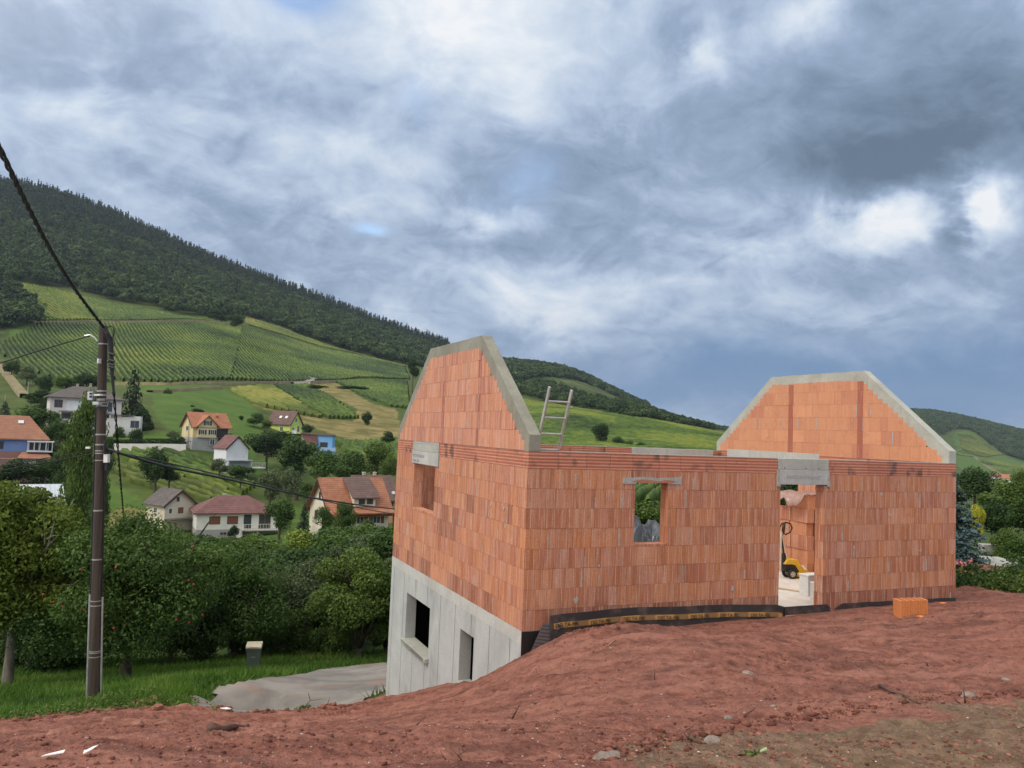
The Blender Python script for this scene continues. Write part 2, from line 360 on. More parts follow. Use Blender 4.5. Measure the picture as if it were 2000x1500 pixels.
for px, py, Y in [(0, 1500, 3.9), (500, 1500, 4), (1000, 1500, 4), (1500, 1500, 4.2), (2000, 1500, 4.3),
                  (0, 1455, 7.5), (0, 1425, 12), (0, 1385, 17.5), (0, 1342, 25), (183, 1398, 14.5), (183, 1370, 17.5), (183, 1336, 25), (-400, 1400, 15), (-500, 1340, 26),
                  (380, 1460, 6.5), (380, 1420, 10), (380, 1388, 13.5), (380, 1382, 15.5), (380, 1358, 18), (380, 1325, 25),
                  (480, 1460, 7), (480, 1420, 10.5), (480, 1396, 13.6), (480, 1390, 16), (480, 1350, 20), (480, 1314, 26.5),
                  (620, 1450, 7.5), (620, 1410, 11), (620, 1390, 14), (620, 1385, 15.8), (620, 1345, 21), (620, 1303, 28),
                  (753, 1440, 7), (753, 1395, 12), (753, 1364, 16.8), (753, 1350, 19), (753, 1325, 23), (753, 1288, 30),
                  (900, 1400, 8), (900, 1360, 10.5), (1000, 1420, 6), (1000, 1350, 9), (1000, 1308, 10.9),
                  (1300, 1400, 6.2), (1300, 1300, 8.8), (1300, 1232, 11.6), (1600, 1400, 6), (1600, 1300, 9), (1600, 1225, 12.3), (2000, 1400, 6), (2000, 1300, 9), (2000, 1200, 13), (2000, 1157, 17)]:
    p = at(px, py, Y); near.append(tuple(p))
for a, b, z in [(-.08, .0, -.42), (-.08, .56, -.84), (-.08, 1.9, -1.34), (-.08, 2.9, -1.62), (-.08, 4.2, -2.15), (-.08, 5.8, -2.72), (-.08, 7.1, -3.17), (.5, -.4, .0), (1.2, -.2, -.03), (2, -.2, -.04), (3, -.2, -.04), (4, -.2, -.03), (5, -.2, -.02), (6, -.2, .02), (2.5, -.9, .03), (4.5, -.9, .06),
                (8, -.2, .04), (9.4, -.2, .02), (11, 0, 0), (9.9, 3, -.12), (10.2, 8, -.6), (5, 8.5, -2.2), (1, 9, -3.5), (-3, 9, -4), (5, 14, -4)]:
    near.append(tuple(hl(a, b, z)))
near = np.array(near)
TN = tps_fit(near[:, :2]/10, near[:, 2], 1e-5)
cols = {
 0: [(25, 1335), (45, 1240), (75, 1150), (110, 1075), (140, 985), (165, 920), (190, 870), (215, 830), (260, 790), (330, 735), (400, 690), (520, 620), (650, 550), (800, 500), (1000, 425), (1200, 372), (1400, 380), (1700, 420), (2400, 600), (4000, 720)],
 200: [(25, 1335), (45, 1240), (75, 1140), (110, 1060), (140, 985), (165, 915), (190, 850), (215, 815), (260, 780), (330, 748), (420, 700), (520, 655), (620, 610), (700, 578), (850, 530), (1050, 470), (1250, 432), (1500, 445), (2200, 620), (4000, 720)],
 400: [(28, 1315), (45, 1230), (75, 1140), (110, 1080), (135, 1030), (160, 945), (190, 872), (220, 835), (260, 800), (330, 754), (420, 712), (520, 675), (620, 640), (720, 612), (850, 590), (1050, 550), (1300, 518), (1700, 560), (4000, 740)],
 600: [(30, 1296), (45, 1220), (75, 1140), (110, 1075), (135, 1035), (160, 990), (190, 930), (225, 890), (260, 852), (330, 800), (420, 755), (520, 725), (620, 700), (720, 680), (850, 655), (1050, 620), (1350, 590), (1800, 640), (4000, 760)],
 790: [(32, 1280), (50, 1200), (80, 1120), (110, 1060), (140, 1020), (170, 985), (200, 940), (240, 900), (300, 850), (400, 790), (500, 760), (620, 735), (750, 718), (900, 702), (1100, 680), (1400, 660), (1900, 700), (4000, 790)],
 1000: [(30, 1250), (60, 1130), (100, 1050), (150, 980), (200, 930), (270, 880), (360, 840), (450, 810), (600, 780), (800, 760), (1000, 740), (1300, 718), (1500, 712), (2000, 740), (4000, 800)],
 1100: [(450, 806), (600, 790), (800, 768), (1000, 748), (1300, 728), (1500, 726), (2000, 745), (3000, 790)],
 1200: [(30, 1180), (40, 1130), (60, 1060), (100, 985), (150, 945), (220, 905), (300, 870), (400, 838), (500, 815), (600, 805), (800, 794), (1000, 780), (1300, 772), (1600, 774), (2200, 808), (4500, 840)],
 1400: [(30, 1160), (40, 1120), (60, 1060), (100, 990), (150, 950), (220, 910), (300, 880), (400, 860), (500, 850), (650, 845), (900, 842), (1200, 842), (1700, 842), (2500, 848), (5000, 850)],
 1650: [(30, 1120), (40, 1090), (60, 1040), (100, 990), (180, 950), (300, 915), (450, 900), (700, 885), (1000, 870), (1500, 842), (2000, 822), (2400, 820), (3000, 835), (5000, 856)],
 1820: [(30, 1090), (45, 1055), (60, 1035), (100, 1010), (200, 985), (400, 965), (700, 942), (900, 925), (1100, 905), (1400, 880), (1800, 835), (2200, 808), (2800, 830), (5000, 864)],
 2000: [(30, 1095), (45, 1065), (60, 1045), (100, 1020), (200, 995), (400, 975), (700, 955), (900, 940), (1100, 925), (1400, 912), (1700, 888), (2300, 846), (3000, 860), (5000, 870)]}
far = []
for px, L_ in cols.items():
    for Y, py in L_:
        d = ray(px, py); far.append(((px-1000)/FPX, math.log(Y), d[2]/d[1]))
        if px == 0:
            for k in (.22, .6): far.append((-1000/FPX-k, math.log(Y), d[2]/d[1]))
        if px == 2000:
            for k in (.25, .6): far.append((1000/FPX+k, math.log(Y), d[2]/d[1]*(1 if Y < 1000 else .4)))
far = np.array(far); TF = tps_fit(far[:, :2]*np.array([1.6, 1.]), far[:, 2], 2e-5)
def H(x, y):
    x = np.atleast_1d(np.asarray(x, float)); y = np.atleast_1d(np.asarray(y, float)); sh = x.shape
    x = x.ravel(); y = y.ravel(); z = np.zeros(len(x))
    t = np.clip((y-22)/10, 0, 1); t = t*t*(3-2*t)
    n = t < 1
    if n.any(): z[n] += (1-t[n])*tps_eval(TN, np.c_[x[n], y[n]]/10)
    f = t > 0
    if f.any():
        yy = np.maximum(y[f], 5); z[f] += t[f]*(CZ+yy*tps_eval(TF, np.c_[x[f]/yy*1.6, np.log(yy)]))
    return z.reshape(sh)
def H1(x, y): return float(H([x], [y])[0])
_Ys = np.geomspace(3.2, 5200, 900)
def hit(px, py, ymin=3.2):
    d = ray(px, py); x = d[0]/d[1]*_Ys; z = CZ+d[2]/d[1]*_Ys; h = H(x, _Ys); k = np.where((z < h) & (_Ys > ymin))[0]
    i = k[0] if len(k) else len(_Ys)-1
    if i > 0 and len(k):
        a = z[i-1]-h[i-1]; b = h[i]-z[i]; w = a/(a+b+1e-9); Y = _Ys[i-1]*(1-w)+_Ys[i]*w
    else: Y = _Ys[i]
    return np.array([d[0]/d[1]*Y, Y])
def hits(L_, ymin=3.2): return np.array([hit(px, py, ymin) for px, py in L_])
def inpoly(x, y, P):
    c = np.zeros(x.shape, bool); n = len(P)
    for i in range(n):
        x0, y0 = P[i]; x1, y1 = P[(i+1) % n]
        if y0 == y1: continue
        c ^= ((y0 > y) != (y1 > y)) & (x < (x1-x0)*(y-y0)/(y1-y0)+x0)
    return c
# ------------------------------------------------------------------ near ground
soil_poly = np.vstack([hits([(-500, 1425), (-150, 1412), (0, 1412), (60, 1402), (140, 1398), (220, 1388), (330, 1379), (400, 1384), (440, 1396), (560, 1394), (660, 1384), (755, 1364)]),
    [hl(a, b)[:2] for a, b in ((-.1, 7.3), (1, 8.5), (6, 8.5), (9.8, 4.5), (11, 4.4), (14, 3.8), (22, 1.5))], [(30, -6), (-30, -6), (-20, 6)]])
road_poly = np.vstack([hits([(352, 1364), (420, 1344), (500, 1326), (620, 1308), (700, 1299), (757, 1293)]), [hl(a, b)[:2] for a, b in ((2.5, 15.5), (5, 10.5), (2, 8.0), (-.3, 7.5))], hits([(755, 1375)]), [hit(640, 1392)+[0, -.8], hit(480, 1400)+[0, -.8]], hits([(400, 1386), (352, 1376)])])
dirt_poly = np.vstack([hits([(1080, 1512), (1230, 1470), (1330, 1452), (1500, 1424), (1700, 1392), (1860, 1378), (2000, 1362), (2300, 1340)]), [(20, 3), (20, -6), (0, -6), (.2, 2.6)]])
nY, nU = 560, 1180
Yg = 2.7*(30.5/2.7)**(np.arange(nY)/(nY-1)); Ug = np.linspace(-1.0, 1.0, nU)
UU, YY = np.meshgrid(Ug, Yg); XX = UU*YY
x = XX.ravel(); y = YY.ravel(); z = H(x, y)
wx = x+.5*fbm(x*1.3, y*1.3, 3, 5); wy = y+.5*fbm(x*1.3, y*1.3, 3, 9)
soil = inpoly(wx, wy, soil_poly); dirt = inpoly(x+.8*fbm(x*.9, y*.9, 4, 31), y+.8*fbm(x*.9, y*.9, 4, 39), dirt_poly) & soil
# distance fade towards the house wall so the soil meets it cleanly
la = (x-HA[0])*E1[0]+(y-HA[1])*E1[1]; lb = (x-HA[0])*E2[0]+(y-HA[1])*E2[1]
dh = np.hypot(np.maximum(np.maximum(-la, la-HL), 0), np.maximum(np.maximum(-lb, lb-HW), 0))
fade = np.clip(dh/.8, .25, 1)
amp = np.clip(y/7, .5, 1.)
ct, st_ = math.cos(.35), math.sin(.35); xr = x*ct+y*st_; yr = -x*st_+y*ct
d1 = .10*fbm(x*.55, y*.55, 3, 2); d2 = .07*fbm(xr*1.5, yr*4.2, 4, 12)
rg = fbm(x*7, y*7, 4, 22, .6); d3 = .036*rg; d4 = .035*np.maximum(fbm(x*4.2, y*4.2, 3, 44)-.22, 0)
track = .035*np.sin(yr*9+2*fbm(x*.8, y*.8, 2, 51))*np.clip(fbm(x*.4, y*.4, 2, 61)*3+.4, 0, 1)
disp = (d1*.5+(d2+d3+d4+track)*amp+.014*fbm(x*22, y*22, 2, 90))*fade
inroad = inpoly(x, y, road_poly)
z = z+np.where(soil, np.where(inroad, np.maximum(disp, 0)+.05, disp+.03*np.clip(fade-.25, 0, 1)), np.where(inroad, -.05, .05*fbm(x*1.5, y*1.5, 3, 71)))
inside = (la > .08) & (la < HL-.08) & (lb > .08) & (lb < HW-.08)
z = np.where(inside, np.minimum(z, -3.4), z)
idx = np.arange(nY*nU).reshape(nY, nU)
Fq = np.stack([idx[:-1, :-1], idx[:-1, 1:], idx[1:, 1:], idx[1:, :-1]], -1).reshape(-1, 4)
wet = np.clip(.5+.9*fbm(x*.5, y*.5, 4, 81)-1.2*np.minimum(disp, .02)*6, 0, 1)
g = mat('near_ground', (.3, .13, .09), .95, 0, .15); nt = g.node_tree
a_s = attr(nt, 'soil').outputs['Fac']; a_d = attr(nt, 'dirt').outputs['Fac']
v = tcoord(nt, 'Object')
n1 = noise(nt, v, 1.1, 7, .62, .6); n2 = noise(nt, v, 9, 6, .7); n3 = noise(nt, v, 45, 4, .65); n4 = noise(nt, tcoord(nt, 'Object', (1, 2.6, 1)), 3.2, 6, .68, .8)
sc_ = mixc(nt, ramp(nt, n4, [(.38, 0.), (.62, 1.)]), (.135, .050, .037), (.29, .118, .086))
sc_ = mixc(nt, mth(nt, 'MULTIPLY', ramp(nt, n2, [(.42, 0.), (.66, 1.)]), .6), sc_, (.34, .155, .115))
n5 = noise(nt, tcoord(nt, 'Object', (.55, 1.9, 1)), .9, 8, .62, 1.2); sc_ = mixc(nt, mth(nt, 'MULTIPLY', ramp(nt, n5, [(.47, 0.), (.60, 1.)]), .6), sc_, (.38, .175, .130))
n6 = noise(nt, tcoord(nt, 'Object', (.7, 2.2, 1), (7, 3, 0)), 1.3, 8, .66, 1.0); sc_ = mixc(nt, mth(nt, 'MULTIPLY', ramp(nt, n6, [(.52, 0.), (.64, 1.)]), .65), sc_, (.10, .046, .036))
sc_ = mixc(nt, mth(nt, 'MULTIPLY', ramp(nt, n3, [(.30, 1.), (.46, 0.)]), .55), sc_, (.085, .038, .03))
sc_ = mixc(nt, mth(nt, 'MULTIPLY', ramp(nt, n2, [(.30, 1.), (.45, 0.)]), .45), sc_, (.11, .05, .038))
sc_ = mixc(nt, mth(nt, 'MULTIPLY', ramp(nt, n1, [(.5, 0.), (.7, 1.)]), .3), sc_, (.17, .078, .065))
sc_ = mixc(nt, mth(nt, 'MULTIPLY', ramp(nt, n3, [(.62, 0.), (.75, 1.)]), .45), sc_, (.44, .25, .19))
dc = mixc(nt, ramp(nt, n2, [(.38, 0.), (.64, 1.)]), (.125, .075, .048), (.26, .17, .115))
dc = mixc(nt, mth(nt, 'MULTIPLY', ramp(nt, n1, [(.48, 0.), (.62, 1.)]), .35), dc, (.13, .10, .05))
dc = mixc(nt, mth(nt, 'MULTIPLY', ramp(nt, n3, [(.60, 0.), (.72, 1.)]), .6), dc, (.45, .38, .30))
gc = mixc(nt, ramp(nt, n2, [(.35, 0.), (.65, 1.)]), (.045, .085, .018), (.10, .15, .035))
c = mixc(nt, a_s, gc, sc_); c = mixc(nt, a_d, c, dc)
lk(nt, c, bsdf(g).inputs['Base Color'])
hsum = mth(nt, 'MULTIPLY_ADD', n2, 1., mth(nt, 'MULTIPLY', n3, .35)); bump(nt, g, hsum, 1., .045)
def sm(a):  # soft mask
    A = a.reshape(nY, nU).astype(float)
    for _ in range(2): A[1:-1, 1:-1] = (A[1:-1, 1:-1]*2+A[:-2, 1:-1]+A[2:, 1:-1]+A[1:-1, :-2]+A[1:-1, 2:])/6
    return A.ravel()
me = np_mesh('ground', np.c_[x, y, z], Fq, g, smooth=True, attrs={'soil': sm(soil), 'dirt': sm(dirt)})
tag(link('ground', me), kind='structure')
NG = (x, y, z, soil)
zgrid = z.reshape(nY, nU)
def ground_z(px_, py_):
    """height of the displaced near mesh"""
    iy = math.log(py_/2.7)/math.log(30.5/2.7)*(nY-1); iu = (px_/py_+1)/2*(nU-1)
    iy = min(max(iy, 0), nY-2); iu = min(max(iu, 0), nU-2); a, b = int(iy), int(iu); fa, fb = iy-a, iu-b
    return (zgrid[a, b]*(1-fa)*(1-fb)+zgrid[a+1, b]*fa*(1-fb)+zgrid[a, b+1]*(1-fa)*fb+zgrid[a+1, b+1]*fa*fb)
# behind the camera
gx, gy = np.meshgrid(np.linspace(-60, 60, 90), np.linspace(-40, 2.72, 50)); zb = H(np.clip(gx, -14, 14), np.clip(gy, -4, 3)).ravel()-.05
idx = np.arange(90*50).reshape(50, 90); Fb = np.stack([idx[:-1, :-1], idx[:-1, 1:], idx[1:, 1:], idx[1:, :-1]], -1).reshape(-1, 4)
me = np_mesh('terrace_ground', np.c_[gx.ravel(), gy.ravel(), zb], Fb, g, smooth=True, attrs={'soil': np.ones(4500), 'dirt': (gx.ravel() > 0).astype(float)})
tag(link('terrace_ground', me), kind='structure')
# ------------------------------------------------------------------ road
m_road = mat('worn_asphalt', (.25, .24, .22), .9); nt = m_road.node_tree; v = tcoord(nt, 'Object'); a = noise(nt, v, .7, 6, .6, .5); b = noise(nt, v, 60, 3, .6)
c = mixc(nt, ramp(nt, a, [(.4, 0.), (.62, 1.)]), (.145, .132, .118), (.25, .225, .20)); pk = noise(nt, tcoord(nt, 'Object', (1, 1.8, 1), (4, 2, 0)), .6, 5, .6)
c = mixc(nt, mth(nt, 'MULTIPLY', ramp(nt, pk, [(.55, 0.), (.68, 1.)]), .6), c, (.30, .15, .11))
c = mixc(nt, .5, c, mixc(nt, b, (.2, .2, .2), (.9, .9, .9)), 'OVERLAY'); lk(nt, c, bsdf(m_road).inputs['Base Color']); bump(nt, m_road, b, .5, .01)
rx, ry = np.meshgrid(np.arange(-14, 6, .16), np.arange(11, 34, .16)); rxf, ryf = rx.ravel(), ry.ravel()
ins = inpoly(rxf+.10*fbm(rxf*1.2, ryf*1.2, 3, 3), ryf+.12*fbm(rxf*1.2, ryf*1.2, 3, 4), road_poly).reshape(rx.shape)
rz = H(rxf, ryf)+.012; ridx = np.arange(rx.size).reshape(rx.shape)
keep = ins[:-1, :-1] & ins[1:, :-1] & ins[:-1, 1:] & ins[1:, 1:]
Fr = np.stack([ridx[:-1, :-1], ridx[:-1, 1:], ridx[1:, 1:], ridx[1:, :-1]], -1)[keep]
tag(link('road', np_mesh('road', np.c_[rxf, ryf, rz], Fr, m_road, smooth=True)), kind='structure')
# ------------------------------------------------------------------ far terrain
nY2, nU2 = 460, 560
Yg = 29*(6500/29)**(np.arange(nY2)/(nY2-1)); Ug = np.concatenate([np.linspace(-1.3, -.75, 50, endpoint=False), np.linspace(-.75, .75, nU2-100, endpoint=False), np.linspace(.75, 1.3, 50)])
UU, YY = np.meshgrid(Ug, Yg); fx = (UU*YY).ravel(); fy = YY.ravel(); fz = H(fx, fy)
fz = fz+np.minimum(fy/400, 3.)*fbm(fx/60, fy/60, 4, 91)*np.clip((fy-60)/100, 0, 1)
fz = np.where(fy < 31, fz-.08, fz)
meadow = [hits(p, 40) for p in ([(292, 770), (420, 758), (470, 770), (520, 820), (500, 905), (440, 900), (340, 860), (300, 800)], [(200, 930), (300, 990), (285, 1010), (205, 1005), (130, 960)],
          [(500, 1000), (600, 985), (640, 1000), (600, 1060), (540, 1080), (480, 1060)], [(480, 895), (530, 900), (560, 945), (500, 940)], [(220, 850), (330, 845), (340, 862), (230, 865)],
          [(1870, 840), (1920, 850), (1960, 890), (2000, 905), (2000, 945), (1940, 940), (1860, 905)], [(20, 640), (75, 628), (60, 650), (0, 665)], [(1090, 742), (1130, 750), (1245, 782), (1200, 790), (1110, 765)], [(220, 745), (430, 752), (440, 768), (290, 775)])]
dry = [hits(p, 40) for p in ([(600, 745), (650, 742), (730, 790), (775, 800), (785, 860), (680, 860), (600, 830), (560, 815), (580, 800), (640, 815), (690, 825), (700, 800), (650, 775)],
       [(455, 760), (540, 752), (600, 800), (560, 812), (500, 795)], [(240, 990), (290, 1000), (270, 1040), (205, 1035), (205, 1000)])]
mk = lambda ps: np.any([inpoly(fx*(1+.01*fbm(fx/20, fy/20, 3, 5)), fy*(1+.012*fbm(fx/20, fy/20, 3, 6)), p) for p in ps], 0)
a_me, a_dr = mk(meadow), mk(dry)
g2 = mat('valley_ground', (.1, .15, .04), .95, 0, .1); nt = g2.node_tree; v = tcoord(nt, 'Object')
n1 = noise(nt, v, .012, 7, .62); n2 = noise(nt, v, .12, 6, .66); n3 = noise(nt, v, 1.1, 4, .6)
base = mixc(nt, ramp(nt, n2, [(.35, 0.), (.65, 1.)]), (.038, .062, .016), (.085, .115, .030))
base = mixc(nt, mth(nt, 'MULTIPLY', ramp(nt, n1, [(.45, 0.), (.65, 1.)]), .5), base, (.09, .10, .035))
md = mixc(nt, ramp(nt, n2, [(.3, 0.), (.7, 1.)]), (.052, .100, .020), (.098, .155, .034)); md = mixc(nt, .25, md, mixc(nt, n3, (.2, .2, .2), (.8, .8, .8)), 'OVERLAY')
dy = mixc(nt, ramp(nt, n2, [(.38, 0.), (.62, 1.)]), (.11, .11, .035), (.27, .21, .09))
c = mixc(nt, attr(nt, 'meadow').outputs['Fac'], base, md); c = mixc(nt, attr(nt, 'dry').outputs['Fac'], c, dy)
lk(nt, c, bsdf(g2).inputs['Base Color'])
idx = np.arange(nY2*nU2).reshape(nY2, nU2); Ff = np.stack([idx[:-1, :-1], idx[:-1, 1:], idx[1:, 1:], idx[1:, :-1]], -1).reshape(-1, 4)
me = np_mesh('hillside_terrain', np.c_[fx, fy, fz], Ff, g2, smooth=True, attrs={'meadow': a_me.astype(float), 'dry': a_dr.astype(float)})
tag(link('hillside_terrain', me), kind='structure')
# winding vineyard tracks
def track_(name, pts, w, m):
    P = hits(pts, 40); V = []; F_ = []
    S = []
    for i in range(len(P)-1):
        for k in range(8): S.append(P[i]+(P[i+1]-P[i])*k/8)
    S.append(P[-1]); S = np.array(S); T = np.gradient(S, axis=0); T /= np.linalg.norm(T, axis=1)[:, None]; N = np.c_[-T[:, 1], T[:, 0]]
    a_ = S+N*w/2; b_ = S-N*w/2
    z_ = H(S[:, 0], S[:, 1])+1.1
    V = np.r_[np.c_[a_, z_], np.c_[b_, z_], np.c_[a_, z_-5], np.c_[b_, z_-5]]; n = len(S)
    i = np.arange(n-1); F_ = np.r_[np.c_[i, i+1, n+i+1, n+i], np.c_[i, i+1, 2*n+i+1, 2*n+i], np.c_[n+i, n+i+1, 3*n+i+1, 3*n+i]]
    return tag(link(name, np_mesh(name, V, F_, m)), kind='structure')
m_trk = noisy('pale_gravel_track', (.42, .38, .30), (.58, .54, .46), .4, .95, 0)
m_trk2 = noisy('grassy_track', (.14, .12, .06), (.24, .20, .11), .3, .95, 0)
track_('gravel_track', [(568, 750), (600, 748), (612, 742), (600, 738)], 3.5, m_trk)
track_('gravel_track', [(1072, 826), (1085, 812), (1108, 800), (1112, 796)], 5, m_trk)
track_('grassy_track', [(230, 752), (330, 753), (440, 752), (568, 748), (700, 744), (795, 744)], 4, m_trk2)
track_('grassy_track', [(292, 768), (360, 764), (430, 760)], 3, m_trk2)
track_('grassy_track', [(0, 715), (25, 748), (48, 775)], 3, m_trk2)
track_('grassy_track', [(60, 631), (180, 628), (300, 628), (430, 632), (480, 636)], 4, m_trk2)
track_('gravel_track', [(1870, 882), (1905, 893), (1935, 915), (1965, 935)], 5, m_trk2)
# ------------------------------------------------------------------ vineyards
m_vine = foliage('vine_leaves', (.020, .045, .010), (.092, .155, .024), (.20, .225, .036), .2)
m_viney = foliage('yellowing_vine_leaves', (.05, .075, .014), (.15, .19, .035), (.28, .27, .06), .2)
def vineyard(poly, dpts, spacing, m, label, hgt=1.7, wid=.9, seed=1, step=2.2, ymin=40, yel=.0):
    P = hits(poly, ymin); D = hits(dpts, ymin); d = D[1]-D[0]; d /= np.linalg.norm(d); n = np.array([-d[1], d[0]])
    s = P@n; a = P@d; rs = np.arange(s.min()+spacing/2, s.max(), spacing); V = []; F_ = []; T = []; nv = 0
    r = np.random.default_rng(seed)
    for r0 in rs:
        xs = []
        for i in range(len(P)):
            s0, s1 = s[i], s[(i+1) % len(P)]
            if (s0 > r0) != (s1 > r0): xs.append(a[i]+(a[(i+1) % len(P)]-a[i])*(r0-s0)/(s1-s0))
        xs.sort()
        for k in range(0, len(xs)-1, 2):
            L_ = xs[k+1]-xs[k]
            if L_ < 3: continue
            q = np.linspace(xs[k], xs[k+1], max(3, int(L_/step))); m_ = len(q)
            cx = d[0]*q+n[0]*r0; cy = d[1]*q+n[1]*r0
            w = wid/2*(1+.5*(r.random(m_)-.5)); h = hgt*(1+.35*(r.random(m_)-.5)); off = .25*(r.random(m_)-.5)
            for (o, zz_) in ((-1., .0), (-1.15, .62), (-.35, 1.), (.45, .96), (1.15, .58), (1., 0.)):
                V.append(np.stack([cx+n[0]*(o*w+off), cy+n[1]*(o*w+off), h*zz_*(1+.1*(r.random(m_)-.5))-.15*(zz_ == 0)], 1))
            i = np.arange(m_-1)
            for b_ in range(5):
                F_.append(np.c_[nv+b_*m_+i, nv+b_*m_+i+1, nv+(b_+1)*m_+i+1, nv+(b_+1)*m_+i])
                T.append(np.stack([cx[:-1], cy[:-1]], 1))
            nv += 6*m_
    V = np.concatenate(V); V[:, 2] += H(V[:, 0], V[:, 1])+np.minimum(V[:, 1]/400, 3.)*fbm(V[:, 0]/60, V[:, 1]/60, 4, 91)*np.clip((V[:, 1]-60)/100, 0, 1)
    F_ = np.concatenate(F_); T = np.concatenate(T)
    t = np.clip(.42+yel+.75*fbm(T[:, 0]/38, T[:, 1]/38, 4, seed+3)+.5*(r.random(len(T))-.5), 0, 1)
    return tag(link('vineyard', np_mesh('vineyard', V, F_, m, tint=t)), label, 'vineyard', kind='stuff')
vineyard([(0, 668), (40, 652), (78, 632), (196, 634), (225, 748), (110, 742), (60, 725), (0, 690)], [(75, 650), (180, 742)], 2.5, m_vine, 'steep vineyard with dark straight rows behind the villa', seed=1, step=3)
vineyard([(20, 550), (120, 568), (200, 588), (290, 603), (350, 618), (420, 628), (300, 626), (180, 626), (62, 628), (95, 602)], [(80, 572), (150, 622)], 2.6, m_vine, 'upper vineyard right below the dark wood', seed=2, step=4, yel=.06)
vineyard([(200, 632), (330, 632), (474, 638), (449, 745), (330, 750), (235, 746)], [(262, 642), (355, 738)], 2.4, m_vine, 'wide vineyard above the grass track, behind the pole', seed=3, step=3, yel=.1)
vineyard([(474, 638), (560, 660), (700, 694), (792, 722), (800, 742), (700, 741), (560, 746), (449, 745)], [(500, 655), (596, 738)], 2.4, m_vine, 'wide bright vineyard sloping down to the path fork', seed=4, step=3, yel=.14)
vineyard([(478, 620), (540, 640), (640, 674), (790, 714), (792, 720), (700, 692), (560, 657), (480, 636)], [(560, 650), (640, 690)], 2.6, m_viney, 'narrow yellowish vineyard strip along the wood edge', seed=5, step=4)
vineyard([(535, 757), (600, 752), (660, 790), (700, 818), (640, 818), (590, 790)], [(540, 760), (690, 816)], 2.3, m_vine, 'dark green vineyard strip beside the dry slope', seed=6, step=2)
vineyard([(450, 764), (530, 758), (585, 792), (632, 818), (560, 806), (500, 795)], [(460, 768), (600, 812)], 2.3, m_viney, 'yellowing vineyard strip above the lime green house', seed=7, step=2)
vineyard([(655, 746), (795, 747), (800, 800), (760, 795), (700, 770)], [(660, 748), (800, 790)], 2.3, m_vine, 'vineyard between the path fork and the left gable', seed=8, step=2)
vineyard([(650, 868), (790, 862), (790, 905), (740, 910), (690, 895)], [(655, 870), (760, 905)], 2.1, m_vine, 'small vineyard right of the blue house', seed=9, step=1.2, yel=.15)
vineyard([(238, 884), (330, 884), (420, 905), (500, 952), (470, 972), (380, 945), (300, 925), (245, 905)], [(250, 888), (470, 965)], 2.1, m_vine, 'vineyard strip below the white retaining wall', 1.4, .7, seed=10, step=1.2, yel=.25)
vineyard([(215, 905), (300, 930), (440, 962), (480, 985), (400, 985), (300, 960), (220, 930)], [(220, 908), (440, 980)], 2.1, m_viney, 'yellow green vineyard strip above the bungalow', 1.4, .7, seed=11, step=1.2)
vineyard([(1010, 778), (1070, 790), (1110, 796), (1240, 818), (1400, 846), (1440, 852), (1430, 905), (1010, 905)], [(1040, 800), (1430, 860)], 2.4, m_vine, 'broad bright vineyard seen between the two gables', seed=12, step=2.5, yel=.18)
vineyard([(1092, 744), (1130, 750), (1240, 781), (1190, 788), (1112, 764)], [(1095, 747), (1235, 780)], 2.6, m_viney, 'high yellow vineyard under the ridge wood', seed=13, step=4, yel=.1)
vineyard([(1200, 912), (1420, 912), (1430, 1000), (1200, 1000)], [(1240, 985), (1300, 940)], 1.9, m_vine, 'vineyard with diagonal rows seen through the window opening', 1.5, .7, 14, .5)
vineyard([(1860, 886), (1905, 893), (1935, 915), (1965, 932), (2000, 930), (2080, 935), (2080, 900), (1980, 908), (1930, 896), (1880, 880)], [(1870, 890), (1990, 920)], 3, m_vine, 'far vineyard below the wooded hill on the right', seed=15, step=6, yel=.1)
vineyard([(1870, 848), (1905, 852), (1960, 888), (1925, 892), (1880, 878)], [(1880, 850), (1950, 886)], 3.4, m_viney, 'far terraced vineyard high on the right hill', seed=16, step=6)
